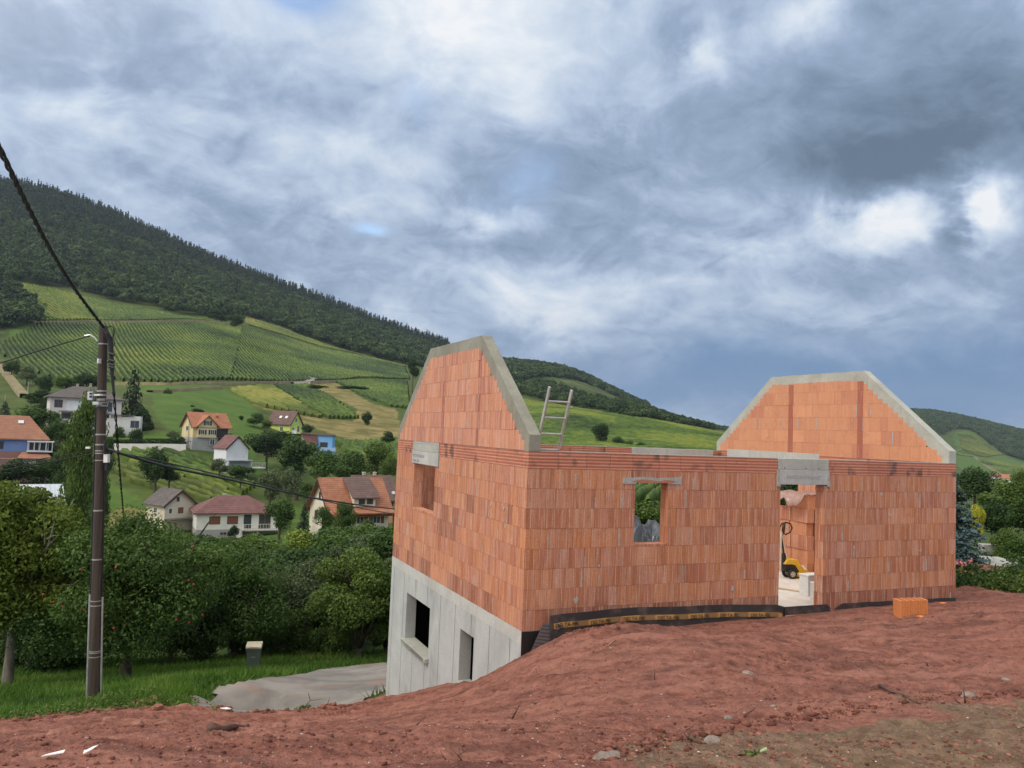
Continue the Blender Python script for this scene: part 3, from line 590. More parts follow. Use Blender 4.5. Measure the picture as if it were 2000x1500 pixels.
# ------------------------------------------------------------------ foliage generator
def leaves(C, N, size, r, aspect=.75, jit=.9):
    """quads at centres C facing roughly N"""
    n = len(C); N = N+jit*r.normal(size=(n, 3)); N /= np.linalg.norm(N, axis=1)[:, None]+1e-9
    A = np.cross(N, r.normal(size=(n, 3))); A /= np.linalg.norm(A, axis=1)[:, None]+1e-9; B = np.cross(N, A)
    s = size*(.6+.8*r.random(n))[:, None]; A = A*s; B = B*s*aspect
    V = np.stack([C-A, C-B*.9+A*.1, C+A, C+B*.9+A*.1], 1).reshape(-1, 3)
    return V, np.arange(4*n).reshape(n, 4)
def crown(name, n, rx, ry, rz, size, m, seed=0, blobs=14, flat=.0, shape='round', shell=.45, low=-.85, tint=(.1, .9), aspect=.75, loose=0):
    r = np.random.default_rng(seed)
    if shape == 'round':
        bd = r.normal(size=(blobs, 3)); bd /= np.linalg.norm(bd, axis=1)[:, None]; bd[:, 2] = np.where(bd[:, 2] < low, -bd[:, 2], bd[:, 2])
        bc = bd*(.35+.38*r.random((blobs, 1))); br = .26+.24*r.random(blobs)
        if loose: bc = bd*(.30+.62*r.random((blobs, 1))); br = .13+.25*r.random(blobs)
    elif shape == 'column':
        zc = np.linspace(-.92, .94, blobs); bc = np.c_[r.normal(size=(blobs, 2))*.22, zc]; br = .30+.28*r.random(blobs)*np.sqrt(np.clip(1.1-np.abs(zc)**2.5, .12, 1))
    elif shape == 'weeping':
        bd = r.normal(size=(blobs, 3)); bd /= np.linalg.norm(bd, axis=1)[:, None]; bc = bd*(.4+.35*r.random((blobs, 1))); br = .22+.16*r.random(blobs)
    k = r.integers(0, blobs, n); d = r.normal(size=(n, 3)); d /= np.linalg.norm(d, axis=1)[:, None]
    rad = br[k]*(shell+(1.08-shell)*r.random(n)**.6)
    zs = 1. if shape != 'column' else .45
    C = bc[k]+d*rad[:, None]*np.array([1, 1, zs]); bt = r.random(blobs)[k]
    N = d.copy(); N[:, 2] += .35
    C = C*np.array([rx, ry, rz])
    V, F_ = leaves(C, N, size, r, aspect)
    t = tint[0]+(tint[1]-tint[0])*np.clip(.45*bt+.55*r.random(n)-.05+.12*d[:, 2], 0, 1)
    return np_mesh(name, V, F_, m, tint=t)
def conifer(name, h, w, m, seed=0, layers=16, per=70, size=.5, droop=.25):
    r = np.random.default_rng(seed); Cs = []; Ns = []; ts = []
    for i in range(layers):
        f = i/(layers-1); z0 = h*(.06+.93*f); rr = w/2*(1-f)**.85*(1+.16*(r.random()-.5))+.04*w
        m_ = max(6, int(per*(1-f)+6)); nb = max(4, int(9*(1-f)+4)); ba = r.random(nb)*6.28
        b = r.integers(0, nb, m_); q = r.random(m_)**.6; an = ba[b]+(r.random(m_)-.5)*.55
        rad = rr*q*(.8+.3*r.random(nb)[b]); zz_ = z0-droop*rad+(r.random(m_)-.5)*h/layers*.7
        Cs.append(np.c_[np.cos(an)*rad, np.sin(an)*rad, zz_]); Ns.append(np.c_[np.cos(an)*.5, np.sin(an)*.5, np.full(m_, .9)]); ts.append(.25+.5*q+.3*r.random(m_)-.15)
    C = np.concatenate(Cs); V, F_ = leaves(C, np.concatenate(Ns), size, r, .6, .5)
    return np_mesh(name, V, F_, m, tint=np.clip(np.concatenate(ts), 0, 1))
# ------------------------------------------------------------------ woods on the far slopes
m_f1 = foliage('far_broadleaf', (.018, .040, .013), (.052, .092, .026), (.100, .145, .040), .1, .7)
m_f2 = foliage('far_conifer', (.014, .030, .017), (.032, .060, .030), (.05, .08, .035), .05)
protos = bpy.data.collections.new('wood_kinds'); pl = []
for i in range(5):
    me = crown('wood_kind', 560, 7.6, 7.6, 6.0+.8*(i % 3), 1.0, m_f1, 200+i, 8, low=-.3)
    o = bpy.data.objects.new('wood_kind_%d' % i, me); protos.objects.link(o); pl.append(o)
for i in range(3):
    me = conifer('wood_spruce', 18.5+1.5*i, 7.5, m_f2, 300+i, 12, 26, 1.1); o = bpy.data.objects.new('wood_spruce_%d' % i, me); protos.objects.link(o); pl.append(o)
gn = bpy.data.node_groups.new('scatter_trees', 'GeometryNodeTree')
gn.interface.new_socket('Geometry', in_out='INPUT', socket_type='NodeSocketGeometry'); gn.interface.new_socket('Geometry', in_out='OUTPUT', socket_type='NodeSocketGeometry')
gi = gn.nodes.new('NodeGroupInput'); go = gn.nodes.new('NodeGroupOutput'); ip = gn.nodes.new('GeometryNodeInstanceOnPoints'); ci = gn.nodes.new('GeometryNodeCollectionInfo')
ci.inputs['Collection'].default_value = protos; ci.inputs['Separate Children'].default_value = True; ci.inputs['Reset Children'].default_value = True
def nat(name, typ='FLOAT'):
    n = gn.nodes.new('GeometryNodeInputNamedAttribute'); n.data_type = typ; n.inputs['Name'].default_value = name; return [s for s in n.outputs if s.name == 'Attribute' and s.enabled][0]
ip.inputs['Pick Instance'].default_value = True
cr_ = gn.nodes.new('ShaderNodeCombineXYZ')
gn.links.new(gi.outputs[0], ip.inputs['Points']); gn.links.new(ci.outputs[0], ip.inputs['Instance']); gn.links.new(nat('pick', 'INT'), ip.inputs['Instance Index'])
gn.links.new(nat('rot'), cr_.inputs[2]); gn.links.new(cr_.outputs[0], ip.inputs['Rotation'])
cs_ = gn.nodes.new('ShaderNodeCombineXYZ'); s_ = nat('sc')
for i in range(3): gn.links.new(s_, cs_.inputs[i])
gn.links.new(cs_.outputs[0], ip.inputs['Scale']); gn.links.new(ip.outputs[0], go.inputs[0])
def wood(name, x, y, con, label, smin=.7, smax=1.25, seed=0, zoff=2.5):
    r = np.random.default_rng(seed); n = len(x); z = H(x, y)+zoff*0
    pick = np.where(r.random(n) < con, r.integers(5, 8, n), r.integers(0, 5, n)); sc = smin+(smax-smin)*r.random(n)**1.5
    z = z+np.where(pick < 5, 4.5*sc, -.5)
    me = bpy.data.meshes.new(name); me.vertices.add(n); me.vertices.foreach_set('co', np.c_[x, y, z].astype(np.float32).ravel())
    for nm, ar, ty in (('sc', sc, 'FLOAT'), ('rot', r.random(n)*6.28, 'FLOAT'), ('pick', pick, 'INT')):
        a = me.attributes.new(nm, ty, 'POINT'); a.data.foreach_set('value', ar.astype(np.int32 if ty == 'INT' else np.float32))
    o = link(name, me); md = o.modifiers.new('scatter', 'NODES'); md.node_group = gn
    return tag(o, label, 'woodland', kind='stuff')
def scat(x0, x1, y0, y1, sp, seed):
    r = np.random.default_rng(seed); gx, gy = np.meshgrid(np.arange(x0, x1, sp), np.arange(y0, y1, sp)); n = gx.size
    return gx.ravel()+sp*.9*(r.random(n)-.5), gy.ravel()+sp*.9*(r.random(n)-.5)
edge = hits([(-600, 540), (-200, 545), (20, 546), (120, 562), (180, 574), (290, 597), (350, 612), (420, 622), (480, 618), (560, 643), (640, 672), (720, 694), (790, 712), (850, 725), (1000, 748), (1080, 738), (1130, 743), (1200, 776), (1245, 793)], 300)
eu = edge[:, 0]/edge[:, 1]; o_ = np.argsort(eu)
x, y = scat(-1500, 420, 420, 1900, 8.6, 5); u = x/y
ye = np.interp(u, eu[o_], edge[o_, 1])*(1+.02*fbm(x/30, y/30, 2, 4)); k = (u > -.95) & (u < .17) & (y > ye) & (y < 1250+600*(u+.7)/.9+120)
x, y, u = x[k], y[k], u[k]; ridge = 1180+430*(u+.65)/.85
wood('woodland', x, y, np.where(u > -.08, .0, np.where(y > ridge*.87, .85, .02+.25*(vnoise(x/90, y/90, 3) > .25))), 'dark wooded ridge with a jagged line of conifers on top', seed=1)
bands = [hits(p, 150) for p in ([(1005, 752), (1060, 748), (1095, 760), (1120, 770), (1200, 792), (1250, 790), (1330, 815), (1400, 832), (1400, 842), (1300, 828), (1180, 806), (1100, 792), (1040, 778), (1005, 770)],
         [(1250, 785), (1330, 800), (1400, 828), (1440, 838), (1440, 845), (1330, 826)], [(1100, 738), (1190, 765), (1245, 780), (1240, 774), (1180, 752)])]
xs, ys = scat(-50, 700, 300, 1700, 7.5, 9); k = np.any([inpoly(xs, ys, b) for b in bands], 0)
wood('woodland', xs[k], ys[k], .0, 'belt of trees between the high yellow vineyard and the broad one', .4, .8, seed=2)
x, y = scat(500, 2600, 1150, 2700, 9.5, 6); u = x/y; pe = hits([(1700, 880), (1790, 868), (1870, 838), (1900, 842), (1950, 880), (2000, 900), (2200, 915)], 300); eu2 = pe[:, 0]/pe[:, 1]
ye = np.interp(u, eu2, pe[:, 1]); k = (u > .42) & (u < .85) & (y > ye) & (y < 2350)
wood('woodland', x[k], y[k], .0, 'wooded round hill in the distance on the right', .8, 1.3, seed=3)
bw = hits([(-200, 640), (0, 545), (28, 570), (60, 600), (82, 622), (60, 634), (20, 640), (-200, 700)], 150)
xs, ys = scat(-700, -100, 200, 900, 7, 10); k = inpoly(xs, ys, bw)
wood('woodland', xs[k], ys[k], .03, 'dark clump of trees at the left edge among the vineyards', .7, 1.1, seed=4)
# ------------------------------------------------------------------ the unfinished brick house
house = empty('unfinished_house', (HA[0], HA[1], 0), YAW, 'unfinished house of bare orange clay blocks on a grey concrete basement, with two clipped gables', 'house')
def rsub(r, o):
    """rectangle minus rectangle"""
    a0, a1, z0, z1 = r; b0, b1, y0, y1 = o
    if b1 <= a0 or b0 >= a1 or y1 <= z0 or y0 >= z1: return [r]
    out = []
    if b0 > a0: out.append((a0, b0, z0, z1))
    if b1 < a1: out.append((b1, a1, z0, z1))
    m0, m1 = max(a0, b0), min(a1, b1)
    if y0 > z0: out.append((m0, m1, z0, y0))
    if y1 < z1: out.append((m0, m1, y1, z1))
    return out
class Wall:
    """blocks laid in the plane of a wall; along = 'x' (front/back) or 'y' (sides)"""
    def __init__(s, along, c0, c1): s.al, s.c0, s.c1 = along, c0, c1; s.V = []; s.F = []; s.T = []; s.U = []; s.core = MB()
    def block(s, a0, a1, z0, z1, t, e, g=.0016, jig=.003):
        o0 = random.uniform(-jig, jig); o1 = random.uniform(-jig, jig)
        a0 += g; a1 -= g; z0 += g; z1 -= g
        if a1-a0 < .008 or z1-z0 < .008: return
        lo, hi = s.c0+o0, s.c1+o1
        P = lambda a, c, z: (a, c, z) if s.al == 'x' else (c, a, z)
        vs = [P(a0, lo, z0), P(a1, lo, z0), P(a1, hi, z0), P(a0, hi, z0), P(a0, lo, z1), P(a1, lo, z1), P(a1, hi, z1), P(a0, hi, z1)]
        n = len(s.V); s.V += vs; ou, ov = random.uniform(0, 50), random.uniform(0, 50); th = hi-lo
        fs = [((0, 3, 2, 1), [(a0, 0), (a0, th), (a1, th), (a1, 0)]), ((4, 5, 6, 7), [(a0, 0), (a1, 0), (a1, th), (a0, th)]),
              ((0, 1, 5, 4), [(a0, z0), (a1, z0), (a1, z1), (a0, z1)]), ((2, 3, 7, 6), [(a1, z0), (a0, z0), (a0, z1), (a1, z1)]),
              ((1, 2, 6, 5), [(0, z0), (th, z0), (th, z1), (0, z1)]), ((3, 0, 4, 7), [(th, z0), (0, z0), (0, z1), (th, z1)])]
        if s.al == 'y': fs = [(tuple(reversed(f)), list(reversed(u))) for f, u in fs]
        keepz = e == 2
        for f, u in fs:
            s.F.append(tuple(n+i for i in f)); s.T.append(t); s.U += [(x_+ou, y_+(0 if keepz else ov)) for x_, y_ in u]
    def build(s, name, m, parent):
        me = bpy.data.meshes.new(name); me.from_pydata(s.V, [], s.F); me.materials.append(m)
        a = me.attributes.new('tint', 'FLOAT', 'FACE'); a.data.foreach_set('value', s.T)
        uv = me.uv_layers.new(name='UVMap'); uv.data.foreach_set('uv', np.array(s.U, np.float32).ravel())
        return link(name, me, parent)
def tint_():
    r = random.random()
    return random.uniform(.05, .19) if r < .045 else (random.uniform(.25, .5) if r < .55 else random.uniform(.6, 1.))
def lay(wall, courses, a_lo, a_hi, openings, blk=.5, starts=None, top=None, strips=(), mort=None, tf=tint_, low_dark=False, irregular=.35):
    """courses: list of z; splits into blocks, cuts openings and sloped tops"""
    for ci in range(len(courses)-1):
        z0, z1 = courses[ci], courses[ci+1]
        lo = a_lo(ci) if callable(a_lo) else a_lo; hi = a_hi(ci) if callable(a_hi) else a_hi
        xs = [lo]; x_ = lo+blk*(random.uniform(.35, 1.) if ci % 2 else random.uniform(.6, 1.))
        while x_ < hi-.12:
            xs.append(x_)
            x_ += blk if random.random() > irregular else blk*random.choice([.5, .62, .4, .75, .3])
        xs.append(hi)
        for sp in strips:
            xs = [q for q in xs if abs(q-sp[0]) > .13 and abs(q-sp[1]) > .13 and not sp[0] < q < sp[1]]+list(sp[:2])
        xs = sorted(xs)
        for i in range(len(xs)-1):
            a0, a1 = xs[i], xs[i+1]; t = tf()
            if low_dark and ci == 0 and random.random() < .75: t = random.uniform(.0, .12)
            for sp in strips:
                if abs(a0-sp[0]) < .01 and abs(a1-sp[1]) < .01: t = random.uniform(0, .16)
            rs = [(a0, a1, z0, z1)]
            for o in openings: rs = [q for r_ in rs for q in rsub(r_, o)]
            if mort is not None and random.random() < .16 and i and not any(o[0]-.03 < a0 < o[1]+.03 and o[2]-.02 < (z0+z1)/2 < o[3]+.02 for o in openings):
                if top is None or top(a0) > z1+.05: mort.append((a0, z0, z1))
            if top is None:
                for r_ in rs: wall.block(*r_, t, 2)
            else:
                for r0 in rs:
                    if min(top(r0[0]), top(r0[1])) >= r0[3]: wall.block(*r0, t, 2); continue
                    n = max(1, round((r0[1]-r0[0])/.115)); w = (r0[1]-r0[0])/n
                    run = None
                    for k in range(n):
                        b0, b1 = r0[0]+k*w, r0[0]+(k+1)*w; zt = min(top(b0), top(b1))
                        zt = min(zt-random.uniform(0, .03), r0[3])
                        if zt-r0[2] > .05: wall.block(b0, b1, r0[2], zt, t, 2, g=.0008, jig=.0012)
def core(name, wall, rects, openings, parent, m, top=None):
    mb = MB()
    for r0 in rects:
        rs = [r0]
        for o in openings:
            oo = (o[0]-.012, o[1]+.012, o[2]-.012, o[3]+.012); rs = [q for r_ in rs for q in rsub(r_, oo)]
        for a0, a1, z0, z1 in rs:
            if wall.al == 'x': mb.box(a0, a1, wall.c0+.008, wall.c1-.008, z0, z1)
            else: mb.box(wall.c0+.008, wall.c1-.008, a0, a1, z0, z1)
    return mb.build(name, m, parent)
CS = [0, .30, .60, .90, 1.20, 1.50, 1.80, 2.10, 2.40]
def part_wall(name, al, c0, c1, lo, hi, openings, seed, corner0, corner1, mface, parent=house, dark=True, label=None):
    random.seed(seed); w = Wall(al, c0, c1); mort = []
    T = HT
    def lo_(ci): return lo if (ci+corner0) % 2 else lo+T
    def hi_(ci): return hi if (ci+corner1) % 2 else hi-T
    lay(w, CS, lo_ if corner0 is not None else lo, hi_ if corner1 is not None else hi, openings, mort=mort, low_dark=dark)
    o = w.build(name, mface, parent)
    if label: o['label'] = label
    core('block_core', w, [(lo+.015 if corner0 is None else lo+T/2, hi-.015 if corner1 is None else hi-T/2, .004, 2.396)], openings, o, M['joint'])
    mb = MB()     # mortar-filled vertical joints and blobs, a hair proud of the blocks
    for a, z0, z1 in mort:
        wd = random.uniform(.012, .035); k = random.uniform(.5, 1.)
        zz0, zz1 = z0+.01, z0+.01+(z1-z0-.02)*k
        for c in (c0, c1):
            lo2, hi2 = (c-.0045, c+.01) if c == c0 else (c-.01, c+.0045)
            pts = []; n = 7
            for i in range(n+1): pts.append((a-wd/2*random.uniform(.5, 1.2), zz0+(zz1-zz0)*i/n))
            for i in range(n, -1, -1): pts.append((a+wd/2*random.uniform(.5, 1.2), zz0+(zz1-zz0)*i/n))
            mb.prism(pts, 'y' if al == 'x' else 'x', lo2, hi2)
    for _ in range(7):
        a = random.uniform(lo+.4, hi-.4); z0 = random.uniform(.3, 2.2); rr = random.uniform(.02, .04)
        if any(q[0]-.1 < a < q[1]+.1 and q[2]-.1 < z0 < q[3]+.1 for q in openings): continue
        pts = [(a+rr*random.uniform(.6, 1.2)*math.cos(t), z0+rr*random.uniform(.7, 1.6)*math.sin(t)) for t in np.linspace(0, 6.28, 9)[:-1]]
        mb.prism(pts, 'y' if al == 'x' else 'x', c0-.008, c0+.01)
    if mb.v: mb.build('mortar_joints', M['mortar'], o)
    return o
def ucourse(name, al, c0, c1, lo, hi, skip, parent=house, seed=1, z0=2.40, z1=2.66):
    random.seed(seed); w = Wall(al, c0, c1); x_ = lo
    def put(a, b):
        for r_ in [q for q in _multi((a, b, z0, z1), skip)]: w.block(*r_, random.uniform(.2, 1.), 2, g=.0026)
    while x_ < hi-.1:
        b = min(x_+random.choice([.5, .5, .5, .42]), hi)
        if hi-b < .12: b = hi
        put(x_, b); x_ = b
    o = w.build(name, M['bricku'], parent)
    mb = MB()
    for r_ in _multi((lo+.004, hi-.004, z1-.02, z1+.004), skip):
        if al == 'x': mb.box(r_[0], r_[1], c0+.012, c1-.012, z1-.012, z1+.006)
        else: mb.box(c0+.012, c1-.012, r_[0], r_[1], z1-.012, z1+.006)
    mb.build('mortar_bed', M['mortar'], o)
    return o
def _multi(r_, os_):
    rs = [r_]
    for o in os_: rs = [q for s_ in rs for q in rsub(s_, o)]
    return rs
T = HT
winF = (1.90, 2.52, 1.24, 2.20); doorF = (4.87, 5.87, -.1, 2.21)
# masonry beside the window head is cut by the small flat lintel; the door lintel takes two courses
linD = (4.80, 5.97, 2.20, 2.66); linW = (1.67, 2.75, 2.20, 2.27)
part_wall('front_wall', 'x', 0, T, 0, HL, [winF, doorF, linD, linW], 11, 1, 1, M['brick'])
winS = (4.32, 5.74, 1.25, 2.19); linS = (4.10, 5.92, 2.19, 2.61)
part_wall('side_wall', 'y', 0, T, 0, HW, [winS, linS], 12, 0, 0, M['brick'])
bayB = (6.30, 8.75, .0, 2.36); linB = (6.22, 8.84, 2.36, 2.66)
part_wall('back_wall', 'x', HW-T, HW, 0, HL, [bayB, linB], 13, 1, 1, M['brick'])
bayR = (4.02, 6.30, .0, 2.35); linR = (3.35, 6.66, 2.35, 2.71)
part_wall('far_side_wall', 'y', HL-T, HL, 0, HW, [bayR, linR], 14, 0, 0, M['brickg'])
ucourse('lintel_course', 'x', 0, T, .002, HL-.002, [(linD[0], linD[1], 2.3, 2.7)], seed=3)
ucourse('lintel_course', 'y', 0, T, T, HW-T, [(4.12, 5.90, 2.3, 2.7)], seed=4)
ucourse('lintel_course', 'x', HW-T, HW, .002, HL-.002, [(linB[0], linB[1], 2.3, 2.7)], seed=5)
ucourse('lintel_course', 'y', HL-T, HL, T, HW-T, [(linR[0], linR[1], 2.3, 2.75)], seed=6)
# lintels
def lintel(name, x0, x1, y0, y1, z0, z1, label=None, rough=True):
    mb = MB(); mb.box(x0, x1, y0, y1, z0, z1); o = mb.build(name, M['conc_lin'], house, bevel=.006)
    if label: o['label'] = label
    return o
ld = lintel('door_lintel', linD[0]+.002, linD[1]-.002, -.022, T+.01, 2.212, 2.47, 'grey concrete lintel with a cast band on top')
MBt = MB(); MBt.box(linD[0]+.01, linD[1]-.01, -.016, T, 2.474, 2.664); MBt.build('cast_band', M['conc_capl'], ld, bevel=.004)
mb = MB()
for q in (.14, .62, .93): mb.cbox((linD[0]+q, -.018, 2.50), (.015, .006, .02))
mb.build('nail_hole', M['black'], ld)
mb = MB()   # mortar smears at the lintel ends
for xa in (linD[0]+.01, linD[1]-.01):
    pts = [(xa+random.uniform(-.035, -.02), 2.47), (xa+random.uniform(-.04, -.02), 2.3), (xa-.03, 2.18), (xa+.035, 2.17), (xa+.03, 2.24), (xa+.012, 2.3), (xa+.012, 2.47)]
    mb.prism(pts, 'y', -.028, .0)
mb.build('mortar_joints', M['mortar'], ld)
lsd = lintel('window_lintel', -.02, T+.01, 4.13, 5.88, 2.192, 2.46, 'pale grey stencilled lintel over the side window')
mb = MB(); mb.box(-.012, T, 4.14, 5.87, 2.464, 2.612); mb.build('cast_band', M['conc_capl'], lsd, bevel=.004)
mb = MB(); mb.box(-.006, T, 4.14, 5.87, 2.615, 2.662); mb.build('mortar_bed', M['mortar'], lsd)
# flat lintel above the front window: rough mortar bed round a broken brick tile
mb = MB(); pts = [(1.66, 2.19), (1.90, 2.19), (1.93, 2.215), (2.5, 2.212), (2.53, 2.188), (2.77, 2.19), (2.775, 2.31), (2.70, 2.30), (2.3, 2.285), (2.0, 2.30), (1.8, 2.285), (1.67, 2.30)]
mb.prism(pts, 'y', -.010, T+.005); wl = mb.build('window_lintel', M['mortar'], house)
mb = MB(); pts = [(1.84, 2.235), (2.0, 2.262), (2.2, 2.25), (2.33, 2.235), (2.5, 2.262), (2.66, 2.245), (2.6, 2.216), (2.3, 2.206), (2.0, 2.207)]; mb.prism(pts, 'y', -.016, .02); mb.build('clay_tile', M['bricks'], wl)
lintel('bay_lintel', linB[0], linB[1], HW-T-.004, HW+.01, 2.37, 2.668)
lintel('bay_lintel', HL-T-.006, HL+.01, linR[0], linR[1], 2.36, 2.712)
# gables
RX1, RX2, RZ, EZ = 2.111, HW-2.121, 4.604, 2.906
def prof(y, d=0.):
    if y < RX1: zz_ = EZ+(RZ-EZ)*y/RX1
    elif y > RX2: zz_ = EZ+(RZ-EZ)*(HW-y)/(HW-RX2)
    else: zz_ = RZ
    return zz_-d
GC = [2.664, 2.97, 3.27, 3.57, 3.87, 4.17, 4.47]
def gable(x0, mface, seed, tf, label):
    random.seed(seed); g_ = empty('gable', (0, 0, 0), 0); g_.parent = house
    w = Wall('y', x0, x0+T)
    top = lambda y: min(prof(y, .195), RZ-.115)
    lay(w, GC, .155, HW-.155, [], blk=.5, top=top, strips=((2.05, 2.19), (3.94, 4.08)) if seed == 21 else ((2.1, 2.26), (4.22, 4.38)), tf=tf, irregular=.4)
    o = w.build('gable_wall', mface, house); bpy.data.objects.remove(g_); o['label'] = label
    mb = MB(); n = 40
    # mortar core just inside the faces
    ys = np.linspace(.17, HW-.17, n); poly = [(ys[0], 2.668)]+[(y_, max(2.68, top(y_)-.15)) for y_ in ys]+[(ys[-1], 2.668)]
    mb.prism(poly, 'x', x0+.008, x0+T-.008); mb.build('block_core', M['joint'], o)
    mb = MB()
    for _ in range(11):
        ci = random.randrange(5); y_ = random.uniform(1., HW-1.); z0, z1 = GC[ci]+.01, GC[ci+1]-.01
        if top(y_) < z1+.05: continue
        wd = random.uniform(.015, .035)
        for a, b in ((x0-.0045, x0+.01), (x0+T-.01, x0+T+.0045)): mb.prism([(y_-wd/2, z0), (y_+wd/2, z0), (y_+wd*.4, z1), (y_-wd*.5, z1)], 'x', a, b)
    mb.build('mortar_joints', M['mortar'], o)
    return o
gable(0, M['brickg'], 21, lambda: random.choice([random.uniform(.22, .5), random.uniform(.3, 1), random.uniform(.65, 1)]), 'clipped gable of ribbed orange blocks with stepped edges')
gable(HL-T, M['bricks'], 22, lambda: random.choice([random.uniform(.25, .6), random.uniform(.7, 1), random.uniform(.65, 1)]), 'clipped gable of smooth orange blocks with stepped edges')
def coping(x0, x1, m, label, seed):
    random.seed(seed)
    outer = [(0, 2.664), (0, EZ), (RX1, RZ), (RX2, RZ), (HW, EZ), (HW, 2.664)]
    inner = [(HW-.16, 2.664)]
    ys = [HW-.16-i*(HW-.32)/70 for i in range(71)]
    inner += [(y_, max(2.69, min(prof(y_, .30), RZ-.17)+random.uniform(-.012, .012))) for y_ in ys]+[(.16, 2.664)]
    bm = bmesh.new(); P = outer+inner
    # build as strip pieces so no concave ngon is needed
    N = 90; yy = sorted(set([0, RX1, RX2, HW]+list(np.linspace(0, HW, N)))); 
    def inn(y_):
        if y_ < .16 or y_ > HW-.16: return 2.664
        return max(2.68, min(prof(y_, .31), RZ-.18))
    rows = []
    wob = [random.uniform(-.006, .006) for _ in yy]
    for y_, wb in zip(yy, wob):
        k = 0 if y_ in (0, HW) else wb
        rows.append([bm.verts.new((xx, y_, zz_)) for xx, zz_ in ((x0, inn(y_)), (x0, prof(y_)+k), (x1, prof(y_)+k*.5), (x1, inn(y_)))])
    for i in range(len(rows)-1):
        for j in range(4):
            a, b = rows[i][j], rows[i][(j+1) % 4]; c, d = rows[i+1][(j+1) % 4], rows[i+1][j]; bm.faces.new((a, b, c, d))
    bm.faces.new(rows[0][::-1]); bm.faces.new(rows[-1]); bmesh.ops.recalc_face_normals(bm, faces=bm.faces)
    me = bpy.data.meshes.new('gable_coping'); bm.to_mesh(me); bm.free(); me.materials.append(m)
    o = link('gable_coping', me, house); o['label'] = label
coping(-.004+.008, T-.008+.004, M['conc_cap'], 'damp greenish grey concrete coping', 3)
coping(HL-T+.004, HL-.004, M['conc_capl'], 'pale grey concrete coping', 4)
# basement: side wall with two openings, black coated front, back and far walls
bas_o = [(4.25, 5.84, -1.55, -.58), (1.88, 2.54, -1.46, -.56)]
mb = MB()
for r_ in _multi((0.0, HW, -6.0, -.20), bas_o): mb.box(0, .22, r_[0], r_[1], r_[2], r_[3])
bw_ = mb.build('basement_wall', M['conc_wall'], house); bw_['label'] = 'grey cast concrete basement wall with formwork board lines'
mb = MB(); mb.box(-.004, HL-.0, .0, HW-.0, -.198, -.003); mb.build('slab_edge', M['conc_band'], house)
mb = MB(); mb.box(T+.006, HL-T-.006, T+.006, HW-T-.006, -.001, .012); mb.build('floor_slab', M['floor'], house)
mb = MB(); mb.box(4.88, 5.86, .004, T+.006, -.001, .012); mb.box(6.31, 8.74, HW-T-.006, HW-.004, -.001, .012); mb.box(HL-T-.006, HL-.004, 4.03, 6.29, -.001, .012); mb.build('door_threshold', M['floor'], house)
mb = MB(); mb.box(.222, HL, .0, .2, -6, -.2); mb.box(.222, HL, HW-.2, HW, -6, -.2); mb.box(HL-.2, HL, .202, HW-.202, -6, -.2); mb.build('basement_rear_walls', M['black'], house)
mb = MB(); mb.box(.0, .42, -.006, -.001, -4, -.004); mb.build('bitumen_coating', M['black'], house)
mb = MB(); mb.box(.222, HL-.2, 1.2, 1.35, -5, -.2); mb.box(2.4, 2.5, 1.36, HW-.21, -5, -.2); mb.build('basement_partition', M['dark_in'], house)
mb = MB(); mb.box(-.09, .224, 4.262, 5.828, -1.62, -1.535); mb.box(-.09, -.003, 4.20, 5.89, -1.62, -1.536); mb.build('basement_sill', M['conc_capl'], house, bevel=.006)
mb = MB(); mb.box(-.05, .224, 1.892, 2.528, -1.52, -1.445); mb.build('basement_sill', M['conc_capl'], house, bevel=.006)
# lettering
def text(body, size, m, parent, loc, rot, name='lettering', ext=.001, align='LEFT', sx=1., shear=0., bold=0.):
    cu = bpy.data.curves.new(name, 'FONT'); cu.body = body; cu.size = size; cu.extrude = ext; cu.align_x = align; cu.shear = shear; cu.offset = bold
    tmp = bpy.data.objects.new('tmp', cu); col.objects.link(tmp); dg = bpy.context.evaluated_depsgraph_get()
    me = bpy.data.meshes.new_from_object(tmp.evaluated_get(dg)); bpy.data.objects.remove(tmp)
    me.materials.clear(); me.materials.append(m); o = link(name, me, parent); o.location = loc; o.rotation_euler = rot; o.scale = (sx, 1, 1); return o
text('PRECONTRAINT', .085, M['ink2'], ld, (4.98, -.0235, 2.315), (R(90), 0, 0), 'stencil_lettering', .0012, sx=1.25)
text('PRECONT. LINTEAUX', .085, M['ink'], lsd, (-.0215, 5.80, 2.33), (R(90), 0, R(-90)), 'stencil_lettering', .0012, sx=.95)
text('BETON  2.00', .075, M['ink'], lsd, (-.0215, 5.80, 2.225), (R(90), 0, R(-90)), 'stencil_lettering', .0012, sx=1.)
# ------------------------------------------------------------------ dimpled drainage membrane along the front
m_mem = mat('dimpled_black_brown_plastic', (.030, .020, .020), .45); nt = m_mem.node_tree; v = tcoord(nt, 'Object', (36, 36, 36)); vo = nd(nt, 'ShaderNodeTexVoronoi'); lk(nt, v, vo.inputs[0]); vo.inputs['Randomness'].default_value = 0.
dn = noise(nt, tcoord(nt, 'Object'), 4, 6, .65); lk(nt, mixc(nt, ramp(nt, dn, [(.5, 0.), (.75, 1.)]), (.026, .017, .018), (.13, .085, .07)), bsdf(m_mem).inputs['Base Color'])
bump(nt, m_mem, vo.outputs['Distance'], .7, .01)
m_ribm = mat('grey_ribbed_plastic', (.09, .075, .08), .5)
m_yel = mat('yellow_print_band', (.62, .34, .07), .7); nt = m_yel.node_tree; v = tcoord(nt, 'Object'); spx = nd(nt, 'ShaderNodeSeparateXYZ'); lk(nt, v, spx.inputs[0])
